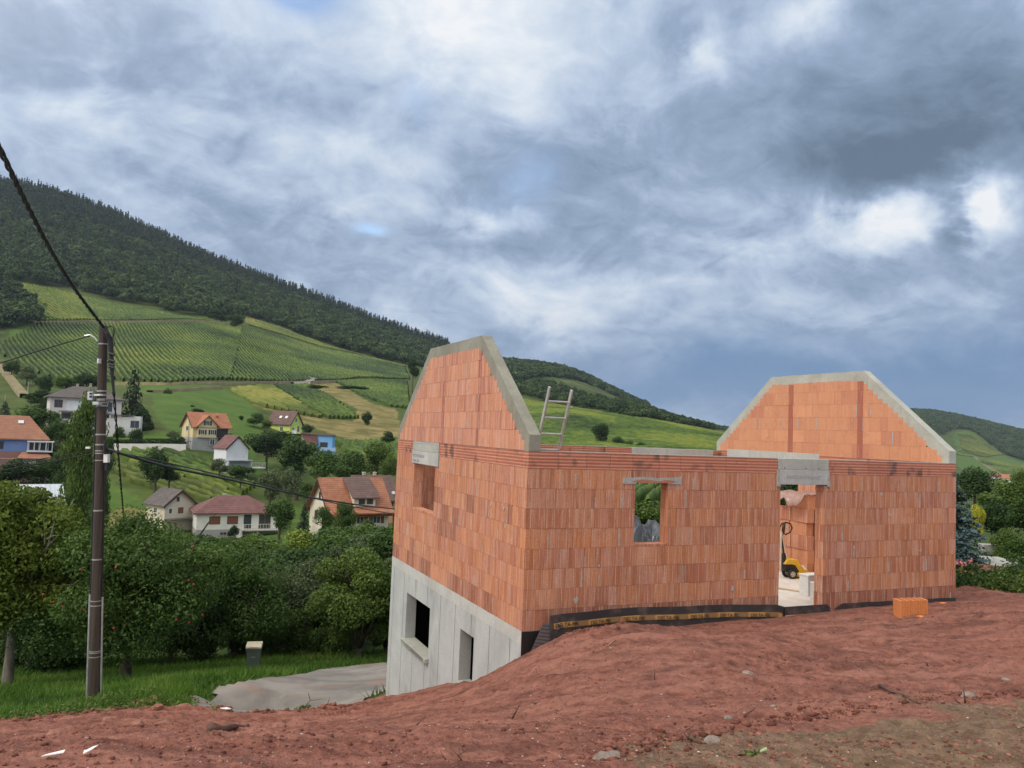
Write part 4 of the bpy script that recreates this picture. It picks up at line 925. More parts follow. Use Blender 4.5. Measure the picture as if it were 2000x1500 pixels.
fr = mth(nt, 'FRACT', mth(nt, 'MULTIPLY', mth(nt, 'ADD', spx.outputs[0], mth(nt, 'MULTIPLY', spx.outputs[2], .7)), 26)); seg = mth(nt, 'FRACT', mth(nt, 'MULTIPLY', mth(nt, 'SUBTRACT', spx.outputs[0], .42), 1/.62))
st2 = mth(nt, 'MULTIPLY', mth(nt, 'LESS_THAN', fr, .5), mth(nt, 'GREATER_THAN', seg, .56))
dn = noise(nt, v, 5, 5, .7); c = mixc(nt, st2, (.44, .235, .07), (.03, .02, .015)); c = mixc(nt, mth(nt, 'MULTIPLY', ramp(nt, dn, [(.5, 0.), (.7, 1.)]), .55), c, (.15, .09, .055)); lk(nt, c, bsdf(m_yel).inputs['Base Color'])
def memz(x_): return float(np.interp(x_, [.38, .6, 1.2, 2., 3.2, 4.4, 4.75, 4.95], [.245, .262, .262, .262, .235, .19, .175, .12]))
def memy(x_, h): # leans off the wall
    return -.05-.05*math.sin(x_*1.7)**2-.10*max(0, 1-(x_-.38)/1.0)-(.06*(1-h))
mem = empty('drainage_membrane', (HA[0], HA[1], 0), YAW, 'black dimpled drainage membrane with a yellow DELTA-MS band at the foot of the front wall', 'membrane')
def sheet(xs, zt, zb, yf, m, name, parent, thick=.008, nz=6):
    V = []; n = len(xs); F_ = []
    for side in (0, 1):
        for j in range(nz+1):
            for x_ in xs:
                h = j/nz; zz_ = zb(x_)+(zt(x_)-zb(x_))*h; V.append((x_, yf(x_, h)+side*thick, zz_))
    S = n*(nz+1)
    for j in range(nz):
        for i in range(n-1):
            a = j*n+i; F_.append((a, a+1, a+n+1, a+n)); F_.append((S+a, S+a+n, S+a+n+1, S+a+1))
    for i in range(n-1): F_.append((nz*n+i, nz*n+i+1, S+nz*n+i+1, S+nz*n+i)); F_.append((i, S+i, S+i+1, i+1))
    for j in range(nz): a = j*n; F_.append((a, a+n, S+a+n, S+a)); a += n-1; F_.append((a, S+a, S+a+n, a+n))
    mb = MB(); mb.add(V, F_); return mb.build(name, m, parent, smooth=False)
xs = list(np.linspace(.38, 4.95, 70)); sheet(xs, memz, lambda q: -.45, memy, m_mem, 'plastic_sheet', mem)
band = sheet(list(np.linspace(.44, 4.86, 60)), lambda q: memz(q)-.120, lambda q: memz(q)-.198, lambda q, h: memy(q, (memz(q)-.205+.09*h+.45)/(memz(q)+.45))-.006, m_yel, 'printed_band', mem, .004, 2)
x_ = .45
while x_ < 4.6:
    zc = memz(x_+.15)-.190; yc = memy(x_+.15, .55)-.0125
    sl2 = math.atan2(memz(x_+.35)-memz(x_), .35); yw = math.atan2(memy(x_+.33, .55)-memy(x_, .55), .33)
    text('DELTA-MS', .086, M['black'], band, (x_, memy(x_, (memz(x_)-.15+.45)/(memz(x_)+.45))-.026, zc), (R(90), -sl2, yw), 'lettering', .0015, sx=1.0, shear=.1)
    x_ += .62
sheet(list(np.linspace(4.90, 5.93, 14)), lambda q: .135 if q < 5.88 else .08, lambda q: -.4, lambda q, h: -.13-.03*(1-h), m_mem, 'plastic_sheet', mem)
b2 = sheet(list(np.linspace(4.90, 5.95, 10)), lambda q: -.005, lambda q: -.085, lambda q, h: -.142-.02*(1-h), m_yel, 'printed_band', mem, .004, 2)
for x_ in (5.05, 5.66): text('DELTA-MS', .085, M['black'], b2, (x_, -.168, -.075), (R(85), 0, 0), 'lettering', .0015, sx=.86, shear=.15)
sheet(list(np.linspace(6.06, HL-.05, 24)), lambda q: float(np.interp(q, [6.06, 6.3, 9.3], [-.03, .105, .075])), lambda q: -.3, lambda q, h: -.03-.02*math.sin(q*5)**2-.03*(1-h), m_mem, 'plastic_sheet', mem)
# folded-back end with ribs showing
mb = MB(); n = 15
tipT, tipB = Vector((.36, -.165, .12)), Vector((-.02, -.10, -.55))
for i in range(n):
    f0, f1 = i/n, (i+.62)/n
    def row(f):
        cL = Vector((.30, -.10, .13)).lerp(Vector((-.015, -.06, -.60)), f); wd = .26*(1-f)**.8+.01
        return cL, cL+Vector((wd, -.10*(1-f), -.02))
    a, b = row(f0); c_, d_ = row(f1); off = Vector((-.3, -.95, 0))*.012
    mb.add([a+off, b+off, d_+off, c_+off, a, b, d_, c_], [(0, 1, 2, 3), (4, 7, 6, 5), (0, 4, 5, 1), (3, 2, 6, 7), (0, 3, 7, 4), (1, 5, 6, 2)])
    a2, b2_ = row(f0); c2, d2_ = row(min(1, (i+1)/n)); mb.add([a2, b2_, d2_, c2], [(0, 1, 2, 3)])
mb.build('folded_end', m_ribm, mem)
# ------------------------------------------------------------------ ladder leaning inside the front wall
def unh(px, py, plane, val):
    d = ray(px, py); o_ = np.array([0, 0, CZ]); A_ = np.array([HA[0], HA[1], 0]); e = {'x': np.array([*E1, 0]), 'y': np.array([*E2, 0]), 'z': np.array([0, 0, 1.])}
    t = (val-(o_-A_)@e[plane])/(d@e[plane]); p = o_-A_+d*t; return Vector((p@e['x'], p@e['y'], p[2]))
lad = empty('ladder', hl(.55, .6, .012), YAW, 'grey aluminium ladder poking above the brick wall beside the left gable', 'ladder')
pr = unh(1090, 882, 'y', .26); plf = unh(1052, 850, 'y', .24)
top_r = None
best = None
for yv in np.linspace(-.8, .3, 111):
    p = unh(1117, 762, 'y', yv); e = abs(p.x-pr.x)
    if best is None or e < best[0]: best = (e, p)
tr = best[1]; dirv = (tr-pr).normalized(); foot_r = pr+dirv*((.012-pr.z)/dirv.z)
tl = unh(1073, 757, 'y', tr.y); wdt = tr.x-tl.x
org = Vector((.55, .6, .012))
def loc_(p): return p-org
for k, side in ((0, 'r'), (1, 'l')):
    mb = MB(); a = foot_r-Vector((wdt*k, 0, 0)); b = tr+dirv*(.03 if k else 0)-Vector((wdt*k, 0, 0)); Lr = (b-a).length
    rm = Matrix((Vector((1, 0, 0)), dirv.cross(Vector((1, 0, 0))).normalized(), dirv)).transposed()
    mb.cbox(loc_((a+b)/2), (.026, .062, Lr), 0, rm); mb.build('rail', M['alu'], lad, bevel=.004)
nr = int((tr-foot_r).length/.265)
for i in range(nr):
    p = tr-dirv*(.20+.265*i)
    if p.z < .2: break
    mb = MB(); mb.tube([loc_(p-Vector((.012, 0, 0))), loc_(p-Vector((wdt-.012, 0, 0)))], .016, 8); mb.build('rung', M['alu'], lad)
# ------------------------------------------------------------------ pallet truck inside the door
m_ylw = noisy('yellow_truck_paint', (.62, .36, .02), (.72, .45, .05), 6, .45, 0)
m_cream = mat('dusty_cream_plastic', (.55, .48, .40), .6)
pt = empty('pallet_truck', hl(7.52, 2.72, .012), YAW+R(-12), 'yellow hand pallet truck with black handle loop in the doorway', 'pallet truck')
mb = MB()
mb.prism([(-.02, .30), (.06, .42), (.30, .40), (.36, .30), (.66, .09), (.72, .03), (.30, .03), (.26, .09), (.34, .14), (.24, .28), (.14, .30)], 'y', -.05, .19); mb.build('chassis', m_ylw, pt, bevel=.01)
for y0 in (-.26, .14):
    mb = MB(); mb.box(.34, 1.45, y0, y0+.16, .05, .085); mb.box(.34, 1.45, y0, y0+.012, .02, .085); mb.box(.34, 1.45, y0+.148, y0+.16, .02, .085); mb.build('fork', m_ylw, pt)
mb = MB(); mb.prism([(-.02, .16), (.02, .34), (.10, .38), (.30, .30), (.36, .14), (.10, .12)], 'y', -.04, .16); mb.tube([(.02, .06, .2), (.02, .06, .52)], .05, 10); mb.build('hydraulic_pump', M['rubber'], pt)
for yy_ in (-.09, .14):
    mb = MB(); ring = []
    mb.tube([(.14, yy_-.03, .10), (.14, yy_+.03, .10)], .10, 20); w_ = mb.build('wheel', M['rubber'], pt)
    mb = MB(); mb.tube([(.14, yy_-.034, .10), (.14, yy_+.034, .10)], .058, 14); mb.build('rim', m_cream, w_)
    for a in range(5):
        an = a*1.2566; mb = MB(); mb.tube([(.14+.036*math.cos(an), yy_-.037, .10+.036*math.sin(an)), (.14+.036*math.cos(an), yy_-.033, .10+.036*math.sin(an))], .011, 8); mb.build('rim_hole', M['rubber'], w_)
mb = MB(); mb.tube([(.02, .04, .40), (-.07, .05, 1.0)], .022, 8); mb.build('drawbar', M['rubber'], pt)
mb = MB(); mb.tube([(-.12, -.05, .16), (-.12, -.05, .9), (-.10, 0, 1.02)], .017, 8); mb.tube([(-.06, .0, .9), (.06, .0, .44)], .014, 8); mb.build('drawbar_cover', m_cream, pt)
loop = [(-.13, 0, 1.0), (-.14, 0, 1.08), (-.08, 0, 1.17), (.02, 0, 1.20), (.13, 0, 1.17), (.17, 0, 1.08), (.13, 0, .99), (.03, 0, .94), (-.04, 0, .95)]
mb = MB(); mb.tube(loop, .017, 8); mb.tube([(-.05, 0, .95), (-.02, 0, 1.19)], .034, 8); mb.build('handle', M['rubber'], pt, smooth=True)
mb = MB(); mb.tube([(-.16, 0, 1.03), (-.10, 0, .98), (-.02, 0, .93)], [.02, .032, .02], 8); mb.tube([(.0, .0, 1.10), (.10, .0, 1.05)], .01, 6); mb.build('release_lever', m_cream, pt)
mb = MB(); mb.prism([(.37, .285), (.43, .285), (.52, .18), (.46, .18)], 'y', -.056, -.051); mb.build('label_plate', M['white'], pt)
# ------------------------------------------------------------------ stacks of blocks inside, each block a thing
m_ply = noisy('weathered_plank', (.38, .28, .19), (.52, .40, .28), 7, .9, .2, stretch=(.3, 4, 4))
def block_obj(name, mface, dims=(.5, .2, .295), grooves=True):
    """hollow clay block lying with its perforations up"""
    lx, ly, lz = dims; mb = MB(); g_ = .008; n = 11
    pts = []; w = lx/n
    for i in range(n):   # ribbed long sides
        x0 = -lx/2+i*w; pts += [(x0, -ly/2+g_), (x0+w*.22, -ly/2), (x0+w*.78, -ly/2), (x0+w, -ly/2+g_)]
    for i in range(n):
        x0 = lx/2-i*w; pts += [(x0, ly/2-g_), (x0-w*.22, ly/2), (x0-w*.78, ly/2), (x0-w, ly/2-g_)]
    pts2 = []
    for p in pts:
        if not pts2 or (abs(p[0]-pts2[-1][0])+abs(p[1]-pts2[-1][1])) > 1e-5: pts2.append(p)
    mb.prism(pts2[:-1] if pts2[0] == pts2[-1] else pts2, 'z', 0, lz)
    me_o = mb.build(name, mface); me = me_o.data; bpy.data.objects.remove(me_o)
    me.uv_layers.new(name='UVMap'); uv = me.uv_layers['UVMap']
    for p in me.polygons:
        for li in p.loop_indices:
            v_ = me.vertices[me.loops[li].vertex_index].co; uv.data[li].uv = ((v_.x+v_.y)+3, v_.z+2)
    me.attributes['tint'].data.foreach_set('value', [.8]*len(me.polygons))
    return me
m_lb = brick_mat('loose_block_clay', (.56, .20, .07), (.50, .18, .07), (.34, .10, .04), (.62, .30, .17), .6)
me_lb = block_obj('clay_block', m_lb)
lb = link('clay_block', me_lb); p_ = hl(6.28, -1.48); lb.location = (p_.x, p_.y, ground_z(p_.x, p_.y)-.02); lb.rotation_euler = (R(1), R(-2), YAW-R(14))
tag(lb, 'single orange clay block standing alone on the red soil before the wall', 'block')
mb = MB()
for xx in (-.17, -.06, .05, .16):
    for yy in (-.06, .0, .06): mb.box(xx-.035, xx+.035, yy-.018, yy+.018, .2951, .298)
mb.build('perforations', mat('clay_hole_shadow_brown', (.30, .10, .04), .95), lb)
sh = empty('x', (0, 0, 0)); bpy.data.objects.remove(sh)
def shard(loc, label, s=.1, seed=0):
    r = random.Random(seed); bm = bmesh.new(); bmesh.ops.create_icosphere(bm, subdivisions=1, radius=1)
    for v_ in bm.verts: v_.co = Vector((v_.co.x*s*r.uniform(.7, 1.3), v_.co.y*s*.6*r.uniform(.7, 1.3), v_.co.z*s*.25))
    me = bpy.data.meshes.new('block_shard'); bm.to_mesh(me); bm.free(); me.materials.append(m_or); o = link('block_shard', me); o.location = loc; tag(o, label, 'brick shard', 'orange block shards'); return o
m_or = noisy('bright_clay_crumbs', (.65, .20, .05), (.75, .28, .09), 20, .9)
for a, b, s, l_ in ((8.25, -.55, .07, 'bright orange brick shard at the foot of the wall, right of the loose block'), (6.05, -1.85, .07, 'bright orange crumbs of brick just in front of the loose block')):
    p_ = hl(a, b); shard((p_.x, p_.y, ground_z(p_.x, p_.y)+.02), l_, s, int(a))
me_sb = {}
for k in range(4): me_sb[k] = block_obj('clay_block', [M['brickg'], M['bricks']][k % 2])
for k in range(4): me_sb[k].attributes['tint'].data.foreach_set('value', [[.7, .95, .45, .85][k]]*len(me_sb[k].polygons))
# the stack behind the pallet truck (its own group)
rows_ = ['lowest', 'second', 'third', 'fourth', 'fifth', 'topmost']; cols_n = ['left', 'middle', 'right']
SX, SY = 8.02, 2.62
for L_ in range(6):
    for c_ in range(2):
        for dpt in range(2):
            if L_ == 5 and c_ == 1 and dpt == 0: continue
            b = bpy.data.objects.new('clay_block', me_sb[(L_+c_*2+dpt) % 4]); col.objects.link(b)
            p_ = hl(SX+.26+dpt*.30+(L_ % 2)*.02-.1, SY+.27+c_*.52+(.06 if L_ == 3 else 0)); b.location = (p_.x, p_.y, .012+L_*.297); b.rotation_euler = (0, 0, YAW+R(90)+random.uniform(-.03, .03))
            tag(b, f'{rows_[L_]} layer orange block of the stack behind the pallet truck, {["near", "far"][c_]} {["front", "rear"][dpt]} one', 'block', 'clay blocks stacked inside the doorway')
# pinkish plastic film over the top of the stack
m_film = mat('milky_plastic_film', (.55, .36, .31), .25); bsdf(m_film).inputs['Transmission Weight'].default_value = .4; bsdf(m_film).inputs['Alpha'].default_value = .7
random.seed(5); V = []; nx, ny = 22, 26
for j in range(ny):
    for i in range(nx):
        f, g_ = i/(nx-1), j/(ny-1); xx = SX-.12+f*.95; yy = SY-.02+g_*1.15
        zt = .012+6*.297+.02 if f > .12 else .012+6*.297+.02-(.12-f)/.12*(.08+.22*math.exp(-((g_-.22)/.2)**2)+.04*math.sin(g_*25))
        V.append((xx-(.06 if f < .12 else 0), yy, zt+.02*math.sin(f*17+g_*9)+.015*math.sin(g_*31+f*5)))
Fs = [(j*nx+i, j*nx+i+1, (j+1)*nx+i+1, (j+1)*nx+i) for j in range(ny-1) for i in range(nx-1)]
mb = MB(); mb.add(V, Fs); o = mb.build('plastic_film', m_film, smooth=True); o.location = (HA[0], HA[1], 0); o.rotation_euler = (0, 0, YAW); so2 = o.modifiers.new('s', 'SOLIDIFY'); so2.thickness = .004
tag(o, 'crumpled milky plastic film over the top of the block stack', 'plastic film')
# white blocks on the floor right inside the door
m_foam = noisy('pale_grey_block', (.60, .60, .58), (.70, .70, .68), 20, .9)
for a, b, h_, l_ in ((6.52, 1.0, .40, 'taller pale grey block with a recessed side standing inside the door'), (6.36, .55, .33, 'smaller pale grey block in front of the taller one, beside the door jamb')):
    mb = MB(); mb.prism([(0, 0), (.42, 0), (.42, .22), (.22, .22), (.22, .17), (.1, .17), (.1, .22), (0, .22)], 'z', 0, h_); mb.box(-.01, .43, -.01, .23, h_-.03, h_+.001)
    o = mb.build('insulation_block', m_foam, bevel=.005); p_ = hl(a, b, .012); o.location = p_; o.rotation_euler = (0, 0, YAW+R(4)); tag(o, l_, 'block')
mb = MB(); mb.cbox((0, 0, .012), (.9, .07, .024)); o = mb.build('wood_batten', m_ply, bevel=.002); o.location = hl(6.55, 1.6, .012); o.rotation_euler = (0, 0, YAW+R(-62)); tag(o, 'thin wooden batten lying on the pale floor inside the door', 'batten')
for k, (a, b, l_) in enumerate(((7.0, 3.55, 'wooden board lying on white boxes left of the pallet truck'),)):
    mb = MB(); mb.cbox((0, 0, .30), (.9, .3, .03)); o = mb.build('wood_board', m_ply); o.location = hl(a, b, .012); o.rotation_euler = (0, 0, YAW); tag(o, l_, 'board')
mb = MB(); mb.box(-.2, .2, -.15, .15, 0, .283); o = mb.build('white_crate', M['white'], bevel=.01); o.location = hl(7.0, 3.55, .012); o.rotation_euler = (0, 0, YAW); tag(o, 'white crate under the wooden board left of the pallet truck', 'crate')
mb = MB(); mb.tube([(0, 0, 0), (0, 0, .06), (0, 0, .2), (0, 0, .24)], [.11, .13, .12, .08], 14); o = mb.build('white_bucket', M['white'], smooth=True); o.location = hl(7.12, 3.5, .331); tag(o, 'white tub on the wooden board behind the pallet truck', 'tub')
# black tarpaulin heap seen through the window opening
m_tarp = mat('dark_blue_grey_tarpaulin', (.06, .075, .09), .35); nt = m_tarp.node_tree
V = []; nx, ny = 46, 40
for j in range(ny):
    for i in range(nx):
        f, g_ = i/(nx-1)*2-1, j/(ny-1)*2-1; rr = math.hypot(f, g_*.9)
        hgt = max(0, 1-rr**2.2)*.95
        n_ = float(fbm(np.array([f*2.3+3]), np.array([g_*2.3]), 4, 5)[0]); n2_ = abs(float(fbm(np.array([f*3.+8]), np.array([g_*3.]), 3, 15)[0]))
        V.append((f*1.25+.06*n_, g_*.9+.05*n2_, max(.0, hgt*1.35*(1+.45*n_)-.35*n2_*(hgt > .05))))
Fs = [(j*nx+i, j*nx+i+1, (j+1)*nx+i+1, (j+1)*nx+i) for j in range(ny-1) for i in range(nx-1)]
mb = MB(); mb.add(V, Fs); o = mb.build('tarpaulin_heap', m_tarp); o.location = hl(4.55, 4.0, .012); o.rotation_euler = (0, 0, YAW+.3); tag(o, 'crumpled dark grey tarpaulin heap seen through the window opening', 'tarpaulin')
mb = MB(); mb.box(-.3, .3, -.25, .25, 0, .62); o = mb.build('white_crate', M['white'], bevel=.01); o.location = hl(6.05, 5.0, .012); o.rotation_euler = (0, 0, YAW); tag(o, 'tall white box behind the dark tarpaulin, seen through the window opening', 'box')
# ------------------------------------------------------------------ village houses
def houz(name, px, py, Y, rel, label, cat='house'):
    p = at(px, py, Y); yaw = -math.atan2(p.x, p.y)+R(rel)
    return empty(name, p, yaw, label, cat)
_tiles = {}
def tile(c1, c2):
    k = (c1, c2)
    if k not in _tiles:
        m = mat('roof_tiles', c1, .85); nt = m.node_tree; v = tcoord(nt, 'Object'); a = noise(nt, v, .9, 6, .65); b = noise(nt, v, 7, 4, .7)
        c = mixc(nt, ramp(nt, a, [(.35, 0.), (.65, 1.)]), c1, c2); c = mixc(nt, .5, c, mixc(nt, b, (.1, .1, .1), (.95, .95, .95)), 'OVERLAY')
        w = nd(nt, 'ShaderNodeTexWave', wave_type='BANDS', bands_direction='Z'); lk(nt, v, w.inputs[0]); w.inputs['Scale'].default_value = 1.1; w.inputs['Distortion'].default_value = .4
        c = mixc(nt, mth(nt, 'MULTIPLY', w.outputs[0], .42), c, tuple(x*.5 for x in c1))
        lk(nt, c, bsdf(m).inputs['Base Color']); _tiles[k] = m
    return _tiles[k]
_pl = {}
def plast(c):
    if c not in _pl: _pl[c] = noisy('plaster', tuple(x*.86 for x in c), c, .5, .9, .05, detail=8)
    return _pl[c]
M['wood_dk'] = mat('dark_stained_wood', (.06, .035, .022), .8); M['wood_rd'] = mat('red_brown_wood', (.19, .075, .045), .8); M['shut_w'] = mat('white_shutter', (.70, .70, .70), .7)
M['gutter'] = mat('grey_metal', (.28, .28, .28), .5)
def win(h, face, D, x_, z_, w, hh, frame=None, shutters=None, pane=None, nm='window'):
    """face: S front(-y) N W(-x) E; D half size of the wall on that axis"""
    def bx(mb, a0, a1, o0, o1, z0, z1):
        if face == 'S': mb.box(a0, a1, -D-o1, -D-o0, z0, z1)
        elif face == 'N': mb.box(a0, a1, D+o0, D+o1, z0, z1)
        elif face == 'E': mb.box(D+o0, D+o1, a0, a1, z0, z1)
        else: mb.box(-D-o1, -D-o0, a0, a1, z0, z1)
    mb = MB(); t = .09; bx(mb, x_-w/2-t, x_+w/2+t, -.05, .035, z_-t, z_); bx(mb, x_-w/2-t, x_+w/2+t, -.05, .035, z_+hh, z_+hh+t)
    bx(mb, x_-w/2-t, x_-w/2, -.05, .03, z_, z_+hh); bx(mb, x_+w/2, x_+w/2+t, -.05, .03, z_, z_+hh)
    if w > .7 and pane is None: bx(mb, x_-.035, x_+.035, -.05, .028, z_, z_+hh)
    f = mb.build(nm, frame or M['shut_w'], h)
    mb = MB(); bx(mb, x_-w/2, x_+w/2, -.05, .01, z_, z_+hh); mb.build('pane', pane or M['glass'], f)
    if shutters:
        for s in (-1, 1):
            mb = MB(); c0 = x_+s*(w/2+.12); c1 = x_+s*(w/2+.12+w*.48); bx(mb, min(c0, c1), max(c0, c1), .0, .06, z_-.05, z_+hh+.05); mb.build('shutter', shutters, f)
    return f
def gable_h(h, L, D, hw, hr, wallm, roofm, over=.5, rake=.4, base=None, basem=None, th=.22, found=5., y0=0., asym=0.):
    mb = MB(); b0 = base or 0
    mb.prism([(-D/2+y0, b0), (D/2+y0, b0), (D/2+y0, hw), (0+y0+asym, hw+hr-.05), (-D/2+y0, hw)], 'x', -L/2, L/2); mb.build('wall', wallm, h)
    mb = MB(); mb.box(-L/2-.02, L/2+.02, -D/2+y0-.02, D/2+y0+.02, -found, b0 if base else -.002); mb.build('plinth' if base else 'foundation', basem or wallm, h)
    sl = hr/(D/2); mb = MB()
    for s in (-1, 1):
        ye = s*(D/2+over)+y0; ze = hw-over*sl
        mb.prism([(y0+asym, hw+hr), (ye, ze), (ye, ze+th), (y0+asym, hw+hr+th)], 'x', -L/2-rake, L/2+rake)
    ro = mb.build('roof', roofm, h)
    for e_ in (-1, 1):   # dark barge boards under the verge
        mb = MB(); x0 = e_*(L/2+rake)
        for s in (-1, 1):
            ye = s*(D/2+over)+y0; ze = hw-over*sl; mb.prism([(y0+asym, hw+hr-.26), (ye, ze-.26), (ye, ze+th*.6), (y0+asym, hw+hr+th*.6)], 'x', min(x0, x0+e_*.05), max(x0, x0+e_*.05))
        mb.build('barge_board', M['wood_dk'], ro)
    return ro
def hip_h(h, L, D, hw, hr, wallm, roofm, over=.6, base=None, basem=None, found=5., hl_=None, hr_=None):
    mb = MB(); b0 = base or 0; mb.box(-L/2, L/2, -D/2, D/2, b0, hw); mb.build('wall', wallm, h)
    mb = MB(); mb.box(-L/2-.02, L/2+.02, -D/2-.02, D/2+.02, -found, b0 if base else -.002); mb.build('plinth' if base else 'foundation', basem or wallm, h)
    a, b = L/2+over, D/2+over; l0 = D/2 if hl_ is None else hl_; r0 = D/2 if hr_ is None else hr_; z0, z1 = hw-.05, hw+hr
    mb = MB(); vs = [(-a, -b, z0), (a, -b, z0), (a, b, z0), (-a, b, z0), (-a, -b, z0+.2), (a, -b, z0+.2), (a, b, z0+.2), (-a, b, z0+.2), (-a+l0, 0, z1+.2), (a-r0, 0, z1+.2)]
    mb.add(vs, [(0, 3, 2, 1), (0, 1, 5, 4), (1, 2, 6, 5), (2, 3, 7, 6), (3, 0, 4, 7), (4, 5, 9, 8), (6, 7, 8, 9), (5, 6, 9), (7, 4, 8)])
    return mb.build('roof', roofm, h)
def chim(roof, x_, y_, z0, z1, w=.5, m=None):
    mb = MB(); mb.box(x_-w/2, x_+w/2, y_-w/2, y_+w/2, z0, z1); mb.box(x_-w/2-.06, x_+w/2+.06, y_-w/2-.06, y_+w/2+.06, z1-.12, z1+.02); mb.build('chimney', m or M['conc_lin'], roof)
T_or = tile((.30, .115, .06), (.44, .19, .11)); T_rd = tile((.13, .058, .055), (.20, .092, .086)); T_dk = tile((.11, .065, .058), (.17, .105, .09)); T_gy = tile((.085, .072, .07), (.14, .12, .115)); T_br = tile((.30, .13, .08), (.38, .18, .11))
# bungalow
h = houz('bungalow', 455, 1040, 132, 8, 'low white bungalow with a dark red hipped roof, nearest house left of the building site')
r_ = hip_h(h, 12.2, 7.5, 3.5, 2.35, plast((.76, .75, .71)), T_rd, .55, 1.0, plast((.36, .35, .34)), hl_=4, hr_=4.6); chim(r_, -1.5, 1.2, 4.8, 6.2)
for xx in (-3.4, -.7): win(h, 'S', 3.75, xx, 1.9, 1.5, 1.1, M['wood_rd'], None, M['wood_rd'])
win(h, 'S', 3.75, 4.3, 1.15, 1.7, 2.1, M['wood_rd'], nm='terrace_door'); win(h, 'S', 3.75, 1.6, 1.2, 1.0, 2.0, M['wood_dk'], nm='door'); win(h, 'S', 3.77, -2.0, .15, .9, .4, M['gutter'])
mb = MB(); mb.box(.6, 6.6, -5.4, -3.77, .85, 1.02); mb.build('terrace_slab', M['conc_capl'], h)
mb = MB()
for xx in np.arange(.7, 6.6, .45): mb.box(xx-.02, xx+.02, -5.36, -5.32, 1.02, 1.9)
mb.box(.65, 6.6, -5.37, -5.31, 1.9, 1.95); mb.build('railing', M['shut_w'], h)
mb = MB(); mb.prism([(-.6, -.2), (.6, 1.0), (.6, .8), (-.6, -.6)], 'x', -.4, .5); o = mb.build('steps', M['conc_lin'], h); o.location = (.3, -4.5, 0)
mb = MB(); mb.box(.7, .95, -5.2, -4.9, 1.0, 1.9); mb.build('post', M['shut_w'], h)
# orange roofed house with dormer
h = houz('farm_house', 680, 1028, 122, 24, 'cream house with a bright orange tiled roof and a wide brown dormer')
r_ = gable_h(h, 9.2, 8.2, 2.9, 4.3, plast((.74, .66, .55)), T_or, .9, .7); mb = MB()
mb.prism([(-4.0, 3.4), (-4.0, 4.7), (-.6, 6.9), (-.6, 3.4)], 'x', -1.0, 2.4); dm = mb.build('dormer', plast((.70, .62, .52)), h)
mb = MB(); mb.prism([(-4.5, 4.55), (-.4, 7.25), (-.4, 7.4), (-4.5, 4.72)], 'x', -1.5, 2.9); mb.build('dormer_roof', T_dk, dm); mb = MB(); mb.box(-.3, .7, -4.04, -3.98, 3.7, 4.5); mb.box(1.0, 2.0, -4.04, -3.98, 3.7, 4.5); mb.build('dormer_window', M['glass'], dm)
for yy, zz_, w in ((.4, 4.1, .6), (-1.1, 4.1, .5), (-1.9, 1.3, .9), (1.5, 1.2, 1.0)): win(h, 'W', 4.6, yy, zz_, w, 1.1, M['wood_rd'])
for xx in (-3, 0., 2.7): win(h, 'S', 4.1, xx, .9, 1.1, 1.4, M['shut_w'], M['wood_rd'])
mb = MB(); mb.prism([(-5.8, 2.4), (-4.1, 3.0), (-4.1, 3.2), (-5.8, 2.6)], 'x', -4.4, 4.9); mb.build('porch_roof', T_or, h)
for xx in (-4.2, 1., 4.7): mb = MB(); mb.box(xx-.08, xx+.08, -5.7, -5.55, -.5, 2.45); mb.build('post', M['wood_dk'], h)
# brown roof house behind
h = houz('dwelling', 722, 1000, 140, 20, 'peach walled house with a long dark brown roof behind the orange roofed one')
r_ = gable_h(h, 6.6, 7.0, 2.9, 3.3, plast((.66, .38, .24)), T_dk, .8, .5); chim(r_, -1.2, .6, 5.2, 6.9, .45, plast((.6, .5, .42))); chim(r_, .8, .6, 5.2, 6.9, .45, plast((.6, .5, .42)))
win(h, 'S', 3.5, 2.2, .9, 1.2, 1.2, M['wood_dk']); win(h, 'W', 3.3, 0, 3.6, .8, 1., M['wood_dk']); win(h, 'S', 3.5, -1.5, .9, 1.2, 1.2, M['wood_dk'])
mb = MB(); mb.tube([(2.9, -3.3, 3.6), (2.9, -3.45, 3.65)], .3, 12); mb.build('satellite_dish', M['shut_w'], h)
# cream house with grey roof
h = houz('dwelling', 332, 1008, 132, -38, 'cream house with a grey brown roof, gable to the right, left of the bungalow')
r_ = gable_h(h, 6., 6.4, 2.7, 2.5, plast((.66, .60, .48)), T_gy, .6, .5, asym=0.); h.rotation_euler.z += R(162); h.scale = (.84, .84, .84)
win(h, 'W', 3.0, -.2, .9, .95, .95, M['wood_dk'], None, M['wood_rd']); win(h, 'W', 3.0, .5, 3.2, .4, .7, M['wood_dk'])
win(h, 'N', 3.2, 0, .9, .9, .9); win(h, 'W', 3.0, 2.0, .9, .6, .9)
mb = MB(); mb.prism([(-3.6, -.3), (3.2, -.3), (3.2, -.1), (-3.6, -.1)], 'x', -4.8, -3.1); mb.build('canopy', T_gy, h)
